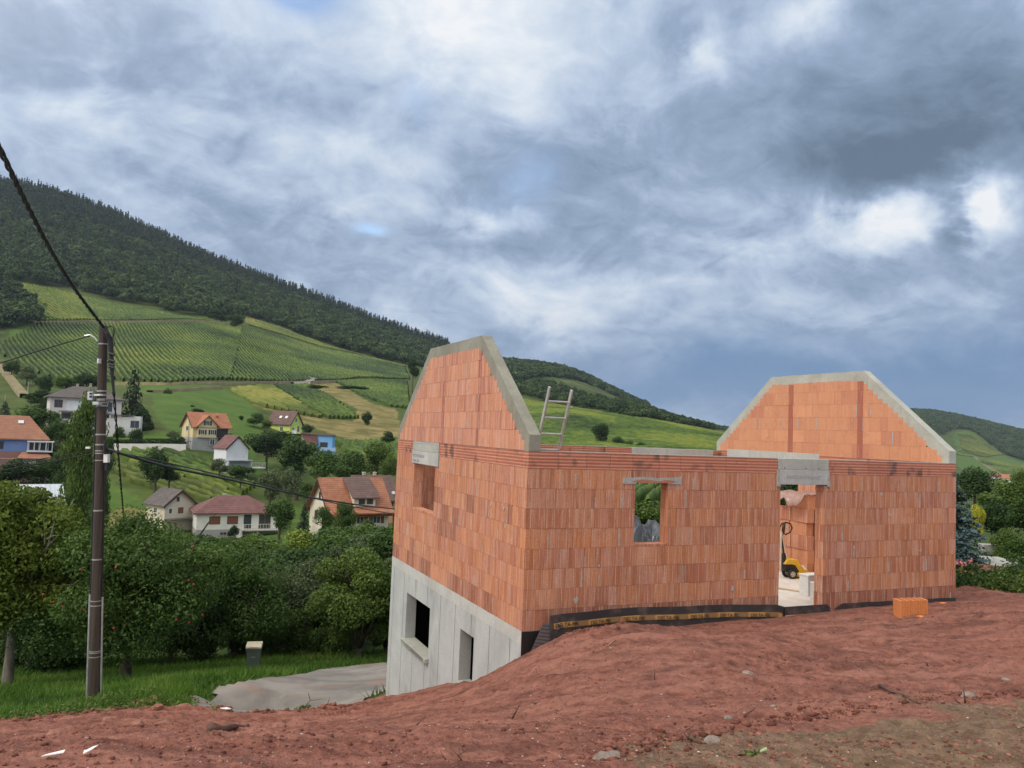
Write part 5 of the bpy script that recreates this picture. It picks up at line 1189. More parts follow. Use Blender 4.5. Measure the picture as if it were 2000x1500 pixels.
# white house with red roof and deck
h = houz('dwelling', 450, 905, 172, -12, 'white house with a red roof, closed white shutters and a railed deck on its right')
gable_h(h, 5.4, 5.0, 3.4, 2.5, plast((.72, .74, .77)), T_rd, .3, .25, .9, plast((.5, .53, .57)), th=.16); h.rotation_euler.z += R(90+12+28)
for yy, zz_, w, hh in ((-.7, 4.2, .7, .8), (.7, 4.2, .7, .8), (-1.0, 1.7, 1.3, 1.3), (1.1, 1.7, .7, 1.3)): win(h, 'W', 2.7, yy, zz_, w, hh, M['shut_w'], None, M['shut_w'])
mb = MB(); mb.box(-3.9, -2.72, -3.0, 2.6, .7, .9); mb.box(-3.9, -2.7, -2.9, -2.7, -2, .7); mb.box(-3.9, -2.7, 2.3, 2.5, -2, .7); dk = mb.build('balcony', plast((.5, .53, .57)), h)
mb = MB(); mb.box(-3.8, -1.2, -6.2, -3.02, -.9, -.7)
for yy in np.arange(-6.2, -3., .35): mb.box(-3.82, -3.78, yy, yy+.05, -.7, .3)
mb.box(-3.83, -3.77, -6.2, -3.0, .3, .36); mb.build('deck', M['shut_w'], h)
# yellow house
h = houz('dwelling', 400, 868, 190, 22, 'pale yellow house with a bright orange roof, middle gable and brown shutters')
PY = plast((.72, .60, .34)); r_ = gable_h(h, 8.6, 6.8, 4.4, 3.0, PY, T_or, .6, .5, 1.7, plast((.42, .42, .42))); chim(r_, 2.0, -1.2, 5.6, 6.9, .4, T_or)
mb = MB(); mb.prism([(-2.2, 1.72), (2.2, 1.72), (2.2, 4.6), (0, 6.7), (-2.2, 4.6)], 'y', -4.0, -.5); cg = mb.build('cross_gable', PY, h); cg.location.x = -1.2
mb = MB(); mb.prism([(-2.7, 4.35), (0, 6.95), (2.7, 4.35), (2.7, 4.12), (0, 6.72), (-2.7, 4.12)], 'y', -4.5, -.2); mb.build('cross_roof', T_or, cg)
for xx, zz_, sh_ in ((-1.2, 4.6, 1), (-2.3, 2.5, 1), (0., 2.5, 1)): win(h, 'S', 4.0, xx, zz_, .8, 1.0, M['shut_w'], M['wood_dk'])
win(h, 'S', 4.0, .1, .1, 1.0, 1.3, M['shut_w']); win(h, 'W', 4.3, 0., 3.2, .7, 1., M['shut_w'], M['wood_dk']); win(h, 'W', 4.3, 1.8, .3, .7, 1., M['shut_w'])
mb = MB(); mb.box(1.2, 4.7, -4.4, -3.3, 1.9, 2.0); 
for xx in np.arange(1.25, 4.7, .22): mb.box(xx, xx+.08, -4.4, -4.34, 2.0, 2.8)
mb.box(1.2, 4.7, -4.42, -4.34, 2.8, 2.88); mb.build('balcony', M['wood_dk'], h)
win(h, 'S', 3.4, 2.6, 2.0, 2.6, 1.7, M['wood_dk'], nm='balcony_door'); win(h, 'S', 3.42, 2.8, .0, 2.0, 1.6, M['wood_dk'], nm='door')
# lime green house
h = houz('dwelling', 556, 846, 260, 0, 'lime green house with a brown roof, two skylights and its gable to the right')
r_ = gable_h(h, 8.5, 6.6, 3.2, 3.9, plast((.62, .72, .17)), T_dk, .5, .45); h.rotation_euler.z += R(38); chim(r_, .5, .3, 6.4, 7.6, .5, T_dk)
for xx in (-.6, 1.6): mb = MB(); mb.cbox((xx, -1.75, 5.25), (.9, .9, .1), 0, Matrix.Rotation(R(50), 3, 'X')); mb.build('skylight', M['shut_w'], r_)
win(h, 'E', 4.25, -.2, 3.7, .9, 1.2); win(h, 'E', 4.25, -1.6, .8, .9, 1.2); win(h, 'E', 4.25, 1.2, .6, 1.1, 1.9); win(h, 'S', 3.3, 1.0, .8, 1., 1.2)
h.rotation_euler.z -= R(38+35)
mb = MB(); mb.box(4.3, 6.2, -2.6, 2.6, .0, .2); mb.box(4.3, 6.2, -2.62, -2.55, .2, 1.1); mb.build('balcony', M['shut_w'], h)
# blue house
h = houz('dwelling', 628, 882, 225, -8, 'bright blue flat fronted house with a low red roof on its left')
mb = MB(); mb.box(-1.1, 3.2, -2.6, 3, -4, 4.5); mb.build('wall', plast((.20, .45, .78)), h)
mb = MB(); mb.prism([(-1.6, 4.5), (3.5, 4.5), (3.5, 4.75), (-5.6, 5.1), (-5.6, 4.8)], 'y', -2.9, 3.2); r_ = mb.build('roof', T_rd, h)
mb = MB(); mb.add([(-5.6, -2.7, 4.9), (-1.0, -2.7, 4.6), (-.6, -3.0, 2.2), (-2.2, -3.9, 1.4), (-5.6, -2.7, 4.75), (-1., -2.5, 4.4), (-.6, -2.8, 2.0), (-2.2, -3.7, 1.2)], [(0, 1, 2, 3), (4, 7, 6, 5), (0, 4, 5, 1), (1, 5, 6, 2), (2, 6, 7, 3), (3, 7, 4, 0)]); mb.build('lower_roof', T_rd, h)
mb = MB(); mb.box(-5.4, -1.12, -2.5, 2.8, -4, 4.5); mb.build('side_wall', plast((.5, .4, .35)), h)
win(h, 'S', 2.6, .9, 1.1, 1.9, 1.5, M['wood_dk']); mb = MB(); mb.box(-1.2, 4.3, -3.6, -2.62, .3, .5); mb.box(-1.2, 4.3, -3.6, -3.54, .5, 1.3); mb.build('balcony', plast((.35, .5, .8)), h)
# villa
h = houz('villa', 162, 829, 198, 6, 'wide villa with a grey hipped roof and a long balcony, behind the utility pole')
WV = plast((.70, .64, .62)); r_ = hip_h(h, 15.5, 9.5, 6.3, 2.9, WV, T_gy, .9, 2.6, plast((.40, .32, .30)), hl_=6, hr_=6); chim(r_, -1.7, 1, 8.6, 10.0, .5, plast((.5, .42, .36))); chim(r_, 1.2, 1, 9, 10.3, .5, plast((.5, .42, .36)))
mb = MB(); mb.box(-5.9, 5.4, -6.6, -4.77, 3.05, 3.35); mb.build('balcony', M['conc_lin'], h)
mb = MB(); mb.box(-6.2, 6.8, -7.2, -6.95, -3, 1.3); mb.build('terrace_wall', WV, h)
win(h, 'S', 4.75, -1.2, 3.4, 6.0, 2.2, M['shut_w'], None, plast((.80, .80, .80)), nm='shuttered_window'); win(h, 'S', 4.75, -6.0, 4.0, 1.6, 1.7, M['wood_rd']); win(h, 'S', 4.75, 4.6, 3.4, 2.2, 2.3, M['shut_w'])
win(h, 'S', 4.78, -4.2, .3, 1.5, 2.2, M['wood_dk'], nm='door'); win(h, 'S', 4.78, -1.0, .3, 3.0, 2.2, M['wood_dk']); win(h, 'S', 4.78, 3.4, .3, 3.0, 2.2, M['wood_dk'])
for xx in (-5.6, -2.8, .9, 5.1): mb = MB(); mb.box(xx-.15, xx+.15, -6.5, -6.2, 0, 3.05); mb.build('post', WV, h)
h = houz('garage', 243, 836, 192, -6, 'low white garage annex with a flat roof to the right of the villa')
mb = MB(); mb.prism([(-4, -3), (3.6, -3), (3.6, 2.9), (1.8, 2.9), (-4, 2.1)], 'y', -2, 3); mb.build('wall', plast((.68, .67, .66)), h); mb = MB(); mb.box(-4.3, 2.0, -2.4, 3.2, 2.95, 3.15); mb.build('roof', T_gy, h)
win(h, 'S', 2., 2.4, .2, 1.8, 1.6, M['gutter'], nm='garage_door')
# blue walled house with brown roof at left edge
h = houz('dwelling', 22, 905, 150, 2, 'house with a big brown roof and blue walls at the left edge of the valley')
r_ = hip_h(h, 10.5, 7.5, 4.6, 4.2, plast((.16, .25, .50)), T_br, .5, 2.4, plast((.30, .17, .14)), hl_=.6, hr_=3.4)
for zz_, q in ((5.55, -2.7), (7.6, -1.2)): mb = MB(); mb.cbox((1.0, q-.15, zz_+.25), (.9, .75, .1), 0, Matrix.Rotation(R(45), 3, 'X')); mb.build('skylight', M['shut_w'], r_)
mb = MB(); mb.box(2.1, 6.2, -5.4, -3.77, 2.4, 2.6); mb.box(2.1, 6.4, -5.5, -3.7, 4.25, 4.4)
for xx in (2.2, 3.2, 4.1, 5.1, 6.1): mb.box(xx-.06, xx+.06, -5.4, -5.3, 2.6, 4.3)
mb.build('veranda', M['shut_w'], h); win(h, 'S', 3.75, 4.0, 2.7, 3., 1.4, M['shut_w']); win(h, 'S', 3.75, -2.4, 2.9, 1.5, 1.2, M['wood_dk'])
mb = MB(); mb.add([(.5, -7.2, 1.35), (6.2, -7.2, 1.35), (5.3, -4.2, 2.38), (1.4, -4.2, 2.38), (.5, -7.2, 1.15), (6.2, -7.2, 1.15), (5.3, -4.2, 1.3), (1.4, -4.2, 1.3)], [(0, 1, 2, 3), (4, 7, 6, 5), (0, 4, 5, 1), (1, 5, 6, 2), (2, 6, 7, 3), (3, 7, 4, 0)]); mb.build('lower_roof', T_br, h)
mb = MB(); mb.box(-3.2, 5.4, -6.6, -3.78, -3, 1.2); mb.build('annex_wall', plast((.28, .17, .14)), h); win(h, 'S', 6.6, 2.6, -.9, 2.4, 1.8, M['shut_w'], None, M['shut_w'], nm='garage_door')
# metal roofed house
h = houz('dwelling', 72, 1030, 118, 10, 'house with a silvery sheet metal roof and orange walls, half hidden by the poplar')
m_zn = noisy('sheet_zinc', (.46, .50, .56), (.60, .64, .70), .7, .35, 0, metal=.4, stretch=(3, .3, .3))
r_ = gable_h(h, 5.6, 5.8, 3.4, 2.8, plast((.72, .42, .27)), m_zn, .5, .2, th=.12)
mb = MB()
for xx in np.arange(-2.9, 2.95, .58): mb.prism([(-3.42, 2.93+.12), (0, 6.2+.12), (0, 6.26+.12), (-3.42, 2.99+.12)], 'x', xx-.02, xx+.02)
mb.build('standing_seams', m_zn, r_); win(h, 'S', 2.9, 1.2, .2, 1.0, 2.0, M['wood_dk'], nm='door'); win(h, 'W', 2.8, 0, 3.3, .9, .9, M['wood_dk'])
mb = MB(); mb.prism([(-2.9, -.1), (2.9, -.1), (2.9, 3.4), (0, 6.1), (-2.9, 3.4)], 'x', -2.9, -2.81); mb.build('gable_end', plast((.66, .62, .55)), h)
# far right farm among the trees
h = houz('farm_house', 1958, 941, 700, 10, 'tiny white house with a reddish roof far away on the right')
gable_h(h, 11, 8, 3.4, 3.2, plast((.74, .72, .68)), T_or, .4, .4); win(h, 'S', 4, -2, .8, 1.4, 1.5); win(h, 'S', 4, 2, .8, 1.4, 1.5)
h = houz('dwelling', 1940, 938, 740, -30, 'tiny white building left of the reddish roof in the far right valley')
gable_h(h, 8, 6, 3.4, 2.2, plast((.74, .72, .68)), T_rd, .4, .4); win(h, 'S', 3, 1, .8, 1.2, 1.2)
# retaining wall and hedge
def run_obj(name, pts, hh, th, m, label, cat, zoff=0):
    V = []; F_ = []; n = 0; P = [at(*p) for p in pts]; S = [P[i].lerp(P[i+1], k/6) for i in range(len(P)-1) for k in range(6)]+[P[-1]]
    mb = MB()
    for i in range(len(S)-1):
        a, b = S[i], S[i+1]; d = (b-a); nn = Vector((-d.y, d.x, 0)).normalized()*th/2
        z0, z1 = a.z+zoff, b.z+zoff
        mb.add([a-nn-Vector((0, 0, 3)), b-nn-Vector((0, 0, 3)), b+nn-Vector((0, 0, 3)), a+nn-Vector((0, 0, 3)), a-nn+Vector((0, 0, hh)), b-nn+Vector((0, 0, hh)), b+nn+Vector((0, 0, hh)), a+nn+Vector((0, 0, hh))],
               [(0, 3, 2, 1), (4, 5, 6, 7), (0, 1, 5, 4), (2, 3, 7, 6)]+([(3, 0, 4, 7)] if i == 0 else [])+([(1, 2, 6, 5)] if i == len(S)-2 else []))
    return tag(mb.build(name, m), label, cat)
run_obj('retaining_wall', [(205, 877, 178), (245, 878, 178), (300, 878, 178), (363, 879, 178)], 1.3, .3, plast((.66, .64, .60)), 'long white retaining wall under the clipped hedge left of the yellow house', 'wall')
m_hed = foliage('hedge_leaves', (.010, .025, .008), (.030, .062, .016))
P = [at(205, 868, 180), at(240, 869, 180), at(300, 867, 180), at(362, 868, 180)]; r = np.random.default_rng(4); n = 5000; k = r.integers(0, 3, n); f = r.random(n)
PA = np.array([list(p) for p in P]); C = PA[k]+(PA[k+1]-PA[k])*f[:, None]+np.c_[r.normal(size=(n, 2))*.45, r.random(n)*1.7-.5]
V, F_ = leaves(C, r.normal(size=(n, 3)), .16, r); tag(link('hedge', np_mesh('hedge', V, F_, m_hed, tint=r.random(n))), 'dark clipped hedge along the top of the white retaining wall', 'hedge')
# ------------------------------------------------------------------ trees, each a thing
bark = noisy('tree_bark', (.045, .035, .026), (.11, .09, .07), 9, .95, .5, stretch=(1, 1, .3)); bark_g = noisy('grey_tree_bark', (.13, .115, .095), (.24, .22, .19), 9, .95, .5, stretch=(1, 1, .3))
F = {'dark': foliage('dark_leaves', (.010, .026, .008), (.040, .080, .020), (.10, .155, .042)),
     'mid': foliage('green_leaves', (.016, .040, .010), (.068, .125, .025), (.15, .215, .055)),
     'light': foliage('light_leaves', (.030, .055, .011), (.095, .15, .028), (.17, .22, .05)),
     'yellow': foliage('yellow_green_leaves', (.06, .09, .012), (.16, .215, .03), (.32, .36, .06)),
     'gold': foliage('yellow_leaves', (.20, .20, .02), (.48, .45, .05), (.65, .58, .10)),
     'grey': foliage('grey_green_leaves', (.038, .058, .028), (.115, .150, .070), (.20, .24, .13)),
     'blue': foliage('blue_spruce_needles', (.012, .028, .030), (.055, .095, .10), (.13, .19, .20), .1),
     'con': foliage('dark_conifer_needles', (.006, .016, .009), (.020, .042, .020), (.04, .07, .03), .08)}
proto = {}
def pm(kind, shape, v):
    k = (kind, shape, v)
    if k not in proto:
        if shape == 'con': proto[k] = conifer('crown', 2.0, 2.0, F[kind], 40+v, 16, 330, .06, .30)
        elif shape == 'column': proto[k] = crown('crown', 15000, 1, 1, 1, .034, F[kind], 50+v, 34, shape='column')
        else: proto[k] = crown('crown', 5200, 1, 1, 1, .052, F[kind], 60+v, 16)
    return proto[k]
def trunk_me():
    mb = MB(); mb.tube([(0, 0, -1.5), (0, 0, 0), (.02, .01, 1), (0, .02, 2.2)], [.20, .16, .12, .07], 7)
    for a in range(4):
        an = a*1.6; mb.tube([(0, 0, .9+.2*a), (math.cos(an)*.35, math.sin(an)*.35, 1.6+.2*a), (math.cos(an)*.8, math.sin(an)*.8, 2.3+.2*a)], [.07, .05, .02], 5)
    o = mb.build('trunk', bark); me = o.data; bpy.data.objects.remove(o); return me
TRK = trunk_me(); _tv = 0
def tree(px, py, Y, wpx, hpx, kind, shape, label, name=None, group=None, trunk=.12, z=None):
    global _tv
    _tv += 1; p = at(px, py, Y)
    if z is not None: p.z = z
    w, hh = wpx*Y/1551, hpx*Y/1551; nm = name or {'con': 'conifer', 'column': 'poplar_tree', 'bush': 'bush'}.get(shape, 'broadleaf_tree')
    e = empty(nm, p, random.uniform(0, 6.28), label, 'bush' if shape == 'bush' else 'tree', group)
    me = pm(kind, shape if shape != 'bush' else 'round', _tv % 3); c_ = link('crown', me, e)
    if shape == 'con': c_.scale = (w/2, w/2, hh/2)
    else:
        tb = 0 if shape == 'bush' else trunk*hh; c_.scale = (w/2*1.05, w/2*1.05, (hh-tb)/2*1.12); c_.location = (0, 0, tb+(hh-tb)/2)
    if shape != 'bush':
        t_ = link('trunk', TRK, e); s = min(w, hh)/3.; t_.scale = (s*.8, s*.8, hh*.30)
    return e
TL = [
 (254, 862, 207, 74, 148, 'con', 'con', 'broad very dark conifer right of the utility pole behind the villa'),
 (274, 872, 200, 52, 72, 'dark', 'round', 'dark rounded tree at the right foot of the broad conifer'),
 (148, 1082, 80, 84, 285, 'light', 'column', 'tall slender poplar left of the utility pole'),
 (193, 1060, 92, 46, 190, 'mid', 'column', 'darker slim poplar right behind the utility pole'),
 (28, 958, 140, 84, 58, 'dark', 'round', 'dark tree below the brown roofed house, at the left edge'),
 (84, 955, 140, 70, 56, 'dark', 'round', 'dark tree between the brown roofed house and the poplar'),
 (112, 965, 135, 56, 80, 'dark', 'round', 'dark tree touching the left side of the poplar'),
 (104, 908, 155, 40, 46, 'grey', 'round', 'greyish shrub like tree right of the brown roofed house'),
 (72, 862, 185, 86, 66, 'mid', 'round', 'green tree right above the brown roof'),
 (116, 884, 175, 66, 62, 'mid', 'round', 'green tree under the balcony of the villa'),
 (90, 826, 205, 40, 40, 'dark', 'round', 'dark tree at the left corner of the villa'),
 (8, 815, 210, 30, 34, 'con', 'con', 'small dark conifer above the brown roof at the left edge'),
 (22, 738, 330, 32, 32, 'dark', 'round', 'orchard tree left of the dark vineyard rows'),
 (52, 752, 310, 38, 36, 'grey', 'round', 'greyish orchard tree below the dark vineyard rows'),
 (84, 772, 285, 44, 38, 'dark', 'round', 'dark orchard tree below the dark vineyard rows'),
 (60, 792, 250, 36, 22, 'mid', 'round', 'low orchard tree above the villa lawn'),
 (84, 800, 220, 60, 36, 'dark', 'bush', 'dark bushes left behind the villa roof'),
 (128, 764, 228, 50, 26, 'mid', 'round', 'tree behind the left half of the villa roof'),
 (168, 768, 226, 48, 38, 'dark', 'round', 'dark tree behind the right half of the villa roof'),
 (232, 868, 189, 26, 32, 'mid', 'round', 'small round tree in the villa garden'),
 (264, 878, 184, 34, 40, 'dark', 'round', 'small dark tree in front of the long hedge'),
 (336, 864, 184, 28, 22, 'grey', 'bush', 'pale grey green bush left of the yellow house'),
 (352, 866, 182, 20, 12, 'dark', 'bush', 'low dark bush at the corner of the yellow house'),
 (386, 814, 215, 26, 16, 'dark', 'bush', 'dark bush peeping over the orange roof of the yellow house'),
 (520, 905, 185, 84, 58, 'dark', 'round', 'dark tree right of the white red roofed house'),
 (556, 894, 192, 74, 48, 'dark', 'round', 'dark tree directly below the lime green house'),
 (580, 948, 165, 92, 92, 'dark', 'round', 'big dark tree left of the blue house'),
 (632, 946, 162, 84, 62, 'mid', 'round', 'green tree directly below the blue house'),
 (684, 952, 152, 76, 66, 'mid', 'round', 'green tree above the brown roofed house near the gable'),
 (736, 936, 165, 70, 70, 'light', 'round', 'light green tree left of the side wall'),
 (762, 950, 150, 40, 60, 'light', 'round', 'light green tree half hidden by the side wall'),
 (428, 932, 162, 46, 34, 'grey', 'round', 'pale leaved tree in front of the white red roofed house'),
 (470, 940, 158, 60, 30, 'mid', 'round', 'bushy tree under the white house balcony'),
 (302, 962, 138, 62, 82, 'dark', 'round', 'dark tree above the grey brown roof of the cream house'),
 (330, 952, 142, 44, 44, 'dark', 'round', 'smaller dark tree among vine rows above the cream house'),
 (526, 988, 138, 56, 70, 'grey', 'round', 'thin greyish fruit tree above the right end of the bungalow'),
 (562, 984, 134, 50, 64, 'grey', 'round', 'thin fruit tree between bungalow and orange roofed house'),
 (600, 985, 150, 50, 40, 'mid', 'round', 'green tree behind the orange roofed house'),
 (545, 1044, 118, 66, 66, 'mid', 'round', 'round fruit tree on the lawn right of the bungalow'),
 (592, 1046, 110, 34, 66, 'con', 'con', 'small dark conifer at the left gable of the orange roofed house'),
 (455, 1052, 126, 24, 24, 'dark', 'bush', 'round clipped bush in front of the bungalow'),
 (632, 1098, 95, 50, 96, 'mid', 'column', 'upright leafy tree before the left gable of the orange roofed house'),
 (672, 1096, 92, 52, 104, 'mid', 'column', 'tallest upright tree before the orange roof'),
 (712, 1088, 95, 56, 66, 'mid', 'round', 'round tree before the porch of the orange roofed house'),
 (746, 1080, 105, 46, 50, 'dark', 'round', 'dark tree at the right of the orange roofed house'),
 (498, 1122, 84, 112, 72, 'light', 'round', 'yellowish green tree in front of the bungalow lawn'),
 (578, 1120, 84, 96, 78, 'yellow', 'round', 'yellow green tree left of the upright trees'),
 (438, 1110, 70, 80, 56, 'mid', 'round', 'green tree in front of the bungalow steps'),
 (717, 833, 258, 24, 27, 'dark', 'bush', 'lone round dark bush on the dry slope'),
 (757, 868, 236, 32, 24, 'dark', 'bush', 'dark bush next to the gable on the dry slope'),
 (620, 760, 320, 50, 8, 'mid', 'bush', 'low scrub beside the path fork'),
 (690, 762, 310, 60, 8, 'dark', 'bush', 'long low scrub right of the path fork'),
 (424, 630, 590, 44, 24, 'dark', 'bush', 'left clump of scrub jutting from the wood into the vineyards'),
 (458, 638, 570, 40, 24, 'dark', 'bush', 'right clump of scrub jutting from the wood into the vineyards'),
 (326, 782, 290, 18, 22, 'mid', 'round', 'small fruit tree on the meadow track right of the conifer'),
 (348, 790, 275, 9, 8, 'dark', 'bush', 'tiny bush on the meadow above the yellow house'),
 (375, 800, 260, 10, 9, 'dark', 'bush', 'tiny tree on the meadow right above the orange roof'),
 (471, 822, 245, 11, 10, 'dark', 'bush', 'tiny tree on the meadow left of the lime green house'),
 (500, 832, 250, 40, 24, 'mid', 'bush', 'green scrub left of the lime green house'),
 (520, 838, 248, 26, 18, 'light', 'bush', 'lighter shrub touching the lime green house'),
 (600, 850, 250, 24, 20, 'dark', 'bush', 'dark shrub between the lime green and blue houses'),
 (806, 748, 400, 24, 46, 'dark', 'round', 'dark tree left behind the clipped gable edge'),
 (1172, 868, 296, 44, 40, 'dark', 'round', 'round grey green tree in the broad vineyard right of the ladder'),
 (1206, 876, 288, 30, 22, 'dark', 'bush', 'dark bush just right of the round tree in the vineyard'),
 (1250, 882, 282, 34, 16, 'dark', 'bush', 'dark bushes above the rear wall lintel'),
 (1228, 880, 284, 20, 20, 'mid', 'bush', 'green bush between the vineyard bushes above the rear wall'),
 (1904, 990, 95, 84, 72, 'dark', 'round', 'dark rounded tree behind the blue spruce'),
 (1962, 1010, 62, 104, 68, 'light', 'weep', 'light green drooping tree right of the far houses'),
 (1998, 985, 78, 50, 66, 'light', 'round', 'light green tree at the right edge near the far valley'),
 (1950, 1062, 42, 86, 80, 'dark', 'round', 'dark green garden tree right of the yellow shrub'),
 (2004, 1060, 38, 80, 90, 'mid', 'round', 'green garden tree cut by the right edge'),
 (1912, 1048, 31, 28, 58, 'gold', 'bush', 'bright yellow shrub right behind the blue spruce'),
 (1966, 1098, 27, 56, 60, 'light', 'bush', 'feathery light green shrub behind the flower bed'),
 (1996, 1118, 24, 66, 60, 'mid', 'bush', 'grey green shrub at the right edge behind the flower bed'),
 (1265, 1050, 34, 110, 66, 'light', 'bush', 'light green bush seen through the front window opening'),
 (1545, 1120, 30, 70, 200, 'dark', 'round', 'dark tree seen through the doorway'),
 (100, 1270, 36, 190, 190, 'dark', 'round', 'dark tree filling the gap behind the utility pole foot'),
 (360, 1290, 38, 170, 205, 'dark', 'round', 'dark tree behind the right side of the apple tree'),
 (-90, 1290, 34, 200, 260, 'mid', 'round', 'green tree past the left edge behind the yellow green one'),
]
random.seed(99)
for t_ in TL:
    px, py, Y, w, hh, kd, shp, lb_ = t_
    if shp == 'weep': shp = 'round'
    tree(px, py, Y, w, hh, kd, shp, lb_)
# wooded fill down the valley slope below the houses (many small trees, each a thing)
fill = [(30, 1180, 52, 'mid', 'farther green tree in the slope thicket, at the far left edge'), (60, 1120, 66, 'mid', 'farther green tree in the slope thicket, left of the poplar foot'), (240, 1140, 60, 'dark', 'farther dark green tree in the slope thicket, just right of the utility pole'), (300, 1150, 56, 'mid', 'farther green tree in the slope thicket, above the apple tree crown'), (520, 1200, 44, 'dark', 'nearer dark green tree in the slope thicket, below the right end of the bungalow'), (590, 1210, 42, 'dark', 'nearer dark green tree in the slope thicket, below the small dark conifer'), (430, 1200, 44, 'mid', 'nearer green tree in the slope thicket, below the left half of the bungalow'), (650, 1150, 56, 'mid', 'farther green tree in the slope thicket, below the orange roofed house gable'), (720, 1140, 58, 'grey', 'farther grey green tree in the slope thicket, below the orange roofed house porch'), (380, 1160, 50, 'dark', 'farther dark green tree in the slope thicket, below the grey roofed cream house'), (640, 1110, 72, 'mid', 'farther green tree, a second one, in the slope thicket, below the orange roofed house gable'), (700, 1110, 66, 'mid', 'farther green tree in the slope thicket, below the orange roofed house porch'), (460, 1165, 56, 'light', 'farther light green tree in the slope thicket, below the middle of the bungalow'), (560, 1155, 62, 'light', 'farther light green tree in the slope thicket, below the round fruit tree'), (250, 1200, 44, 'dark', 'nearer dark green tree in the slope thicket, just right of the utility pole'), (90, 1240, 42, 'mid', 'nearer green tree in the slope thicket, left of the poplar foot'), (760, 1130, 55, 'mid', 'farther green tree in the slope thicket, touching the brick side wall')]
for px, py, Y, kd, lb_ in fill: tree(px, py, Y, 4.4*1551/Y, 3.4*1551/Y, kd, 'round', lb_, group='trees in the thicket below the village', trunk=.15)
# ------------------------------------------------------------------ near orchard trees with limbs
def limb_trunk(h, r0, seed, n=7, spread=1.6, m=bark, lean=0., fork=.35, crownr=2.5, crownz=2.8):
    r = random.Random(seed); mb = MB(); top = h*fork
    base = [(0, 0, -.8), (0, 0, 0), (lean*.3, .03, top*.5), (lean, .05, top)]
    mb.tube(base, [r0*1.35, r0*1.15, r0*.9, r0*.75], 10)
    for i in range(n):
        a = i*6.283/n+r.uniform(-.4, .4); e = Vector((math.cos(a)*spread*r.uniform(.7, 1.1), math.sin(a)*spread*r.uniform(.7, 1.1), h*r.uniform(.6, .95)))
        p0 = Vector((lean, .05, top-.1)); p1 = p0.lerp(e, .35)+Vector((0, 0, .15)); p2 = p0.lerp(e, .7)+Vector((r.uniform(-.2, .2), r.uniform(-.2, .2), .1))
        mb.tube([p0, p1, p2, e], [r0*.5, r0*.34, r0*.2, r0*.06], 6)
        for k in range(4):
            q = p1.lerp(e, r.uniform(.1, .8)); d = Vector((r.uniform(-1, 1), r.uniform(-1, 1), r.uniform(-.2, .8)))*spread*.5
            mb.tube([q, q+d*.5+Vector((0, 0, .05)), q+d], [r0*.13, r0*.09, r0*.03], 5)
    return mb
def near_tree(px, py, Y, w, hgt, kind, seed, label, n=41600, leaf=.055, r0=.16, m=bark, low=.12, lean=0., name='broadleaf_tree', fork=.35, z=None, blobs=26, spread=None, mt=None):
    p = at(px, py, Y)
    if z is not None: p.z = z
    e = empty(name, p, 0, label, 'tree')
    limb_trunk(hgt, r0, seed, spread=spread or w*.36, m=m, lean=lean, fork=fork).build('trunk', m, e, smooth=True)
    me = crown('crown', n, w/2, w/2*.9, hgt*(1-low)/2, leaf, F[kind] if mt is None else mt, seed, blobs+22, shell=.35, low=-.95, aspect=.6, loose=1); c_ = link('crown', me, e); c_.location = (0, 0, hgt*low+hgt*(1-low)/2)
    return e
apple = near_tree(243, 1341, 25, 6.5, 5.3, 'mid', 301, 'dark green apple tree with red apples on the grass right of the utility pole', n=67200, leaf=.052, r0=.17, low=.16, name='apple_tree', fork=.3, blobs=34)
r = np.random.default_rng(77); ap = []; mb = MB(); red = mat('red_apple', (.36, .03, .02), .4)
me_a = None
for i in range(15):
    a = r.uniform(-2.0, -.2); el_ = r.uniform(-.5, .7); d = np.array([math.cos(a)*math.cos(el_)*3.05, math.sin(a)*math.cos(el_)*2.8, 3.15+math.sin(el_)*2.1])
    if me_a is None:
        bm = bmesh.new(); bmesh.ops.create_uvsphere(bm, u_segments=8, v_segments=6, radius=.034)
        me_a = bpy.data.meshes.new('apple'); bm.to_mesh(me_a); bm.free(); me_a.materials.append(red)
    o = link('apple', me_a, apple, tuple(d))
near_tree(14, 1336, 24.5, 5.6, 6.1, 'yellow', 302, 'yellow green walnut like tree with a grey trunk at the left edge', n=57600, leaf=.062, r0=.15, m=bark_g, low=.22, fork=.3)
near_tree(700, 1290, 31, 4.6, 4.1, 'light', 303, 'yellowish leaved tree with several dark stems beside the concrete basement', n=48000, leaf=.060, r0=.12, low=.14, fork=.12)
near_tree(668, 1292, 36, 5.2, 5.3, 'grey', 304, 'grey green willow like tree behind the yellowish tree beside the basement', n=54400, leaf=.052, r0=.12, low=.05, fork=.1)
near_tree(560, 1300, 35, 4.6, 4.6, 'grey', 305, 'grey green leafy tree right of the wheelie bin', n=48000, leaf=.052, r0=.12, low=.02, fork=.15)
near_tree(455, 1308, 32, 4.4, 4.7, 'mid', 306, 'green leafy tree directly behind the wheelie bin', n=48000, leaf=.052, r0=.12, low=.02, fork=.15)
near_tree(130, 1330, 30, 4.6, 4.6, 'dark', 307, 'dark green tree between the walnut like tree and the utility pole', n=48000, leaf=.052, r0=.12, low=.03, fork=.15)
near_tree(620, 1296, 33, 3.0, 2.6, 'mid', 308, 'low dark leafy tree at the grass edge left of the yellowish tree', n=25600, leaf=.048, r0=.08, low=.0, fork=.2)
near_tree(330, 1320, 31, 4.4, 4.6, 'dark', 309, 'dark green tree filling the gap right of the apple tree trunk', n=41600, leaf=.052, r0=.10, low=.05, fork=.2)
near_tree(752, 1285, 33, 3.2, 4.0, 'grey', 310, 'grey green tree just left of the basement wall edge', n=32000, leaf=.052, r0=.10, low=.05, fork=.1)
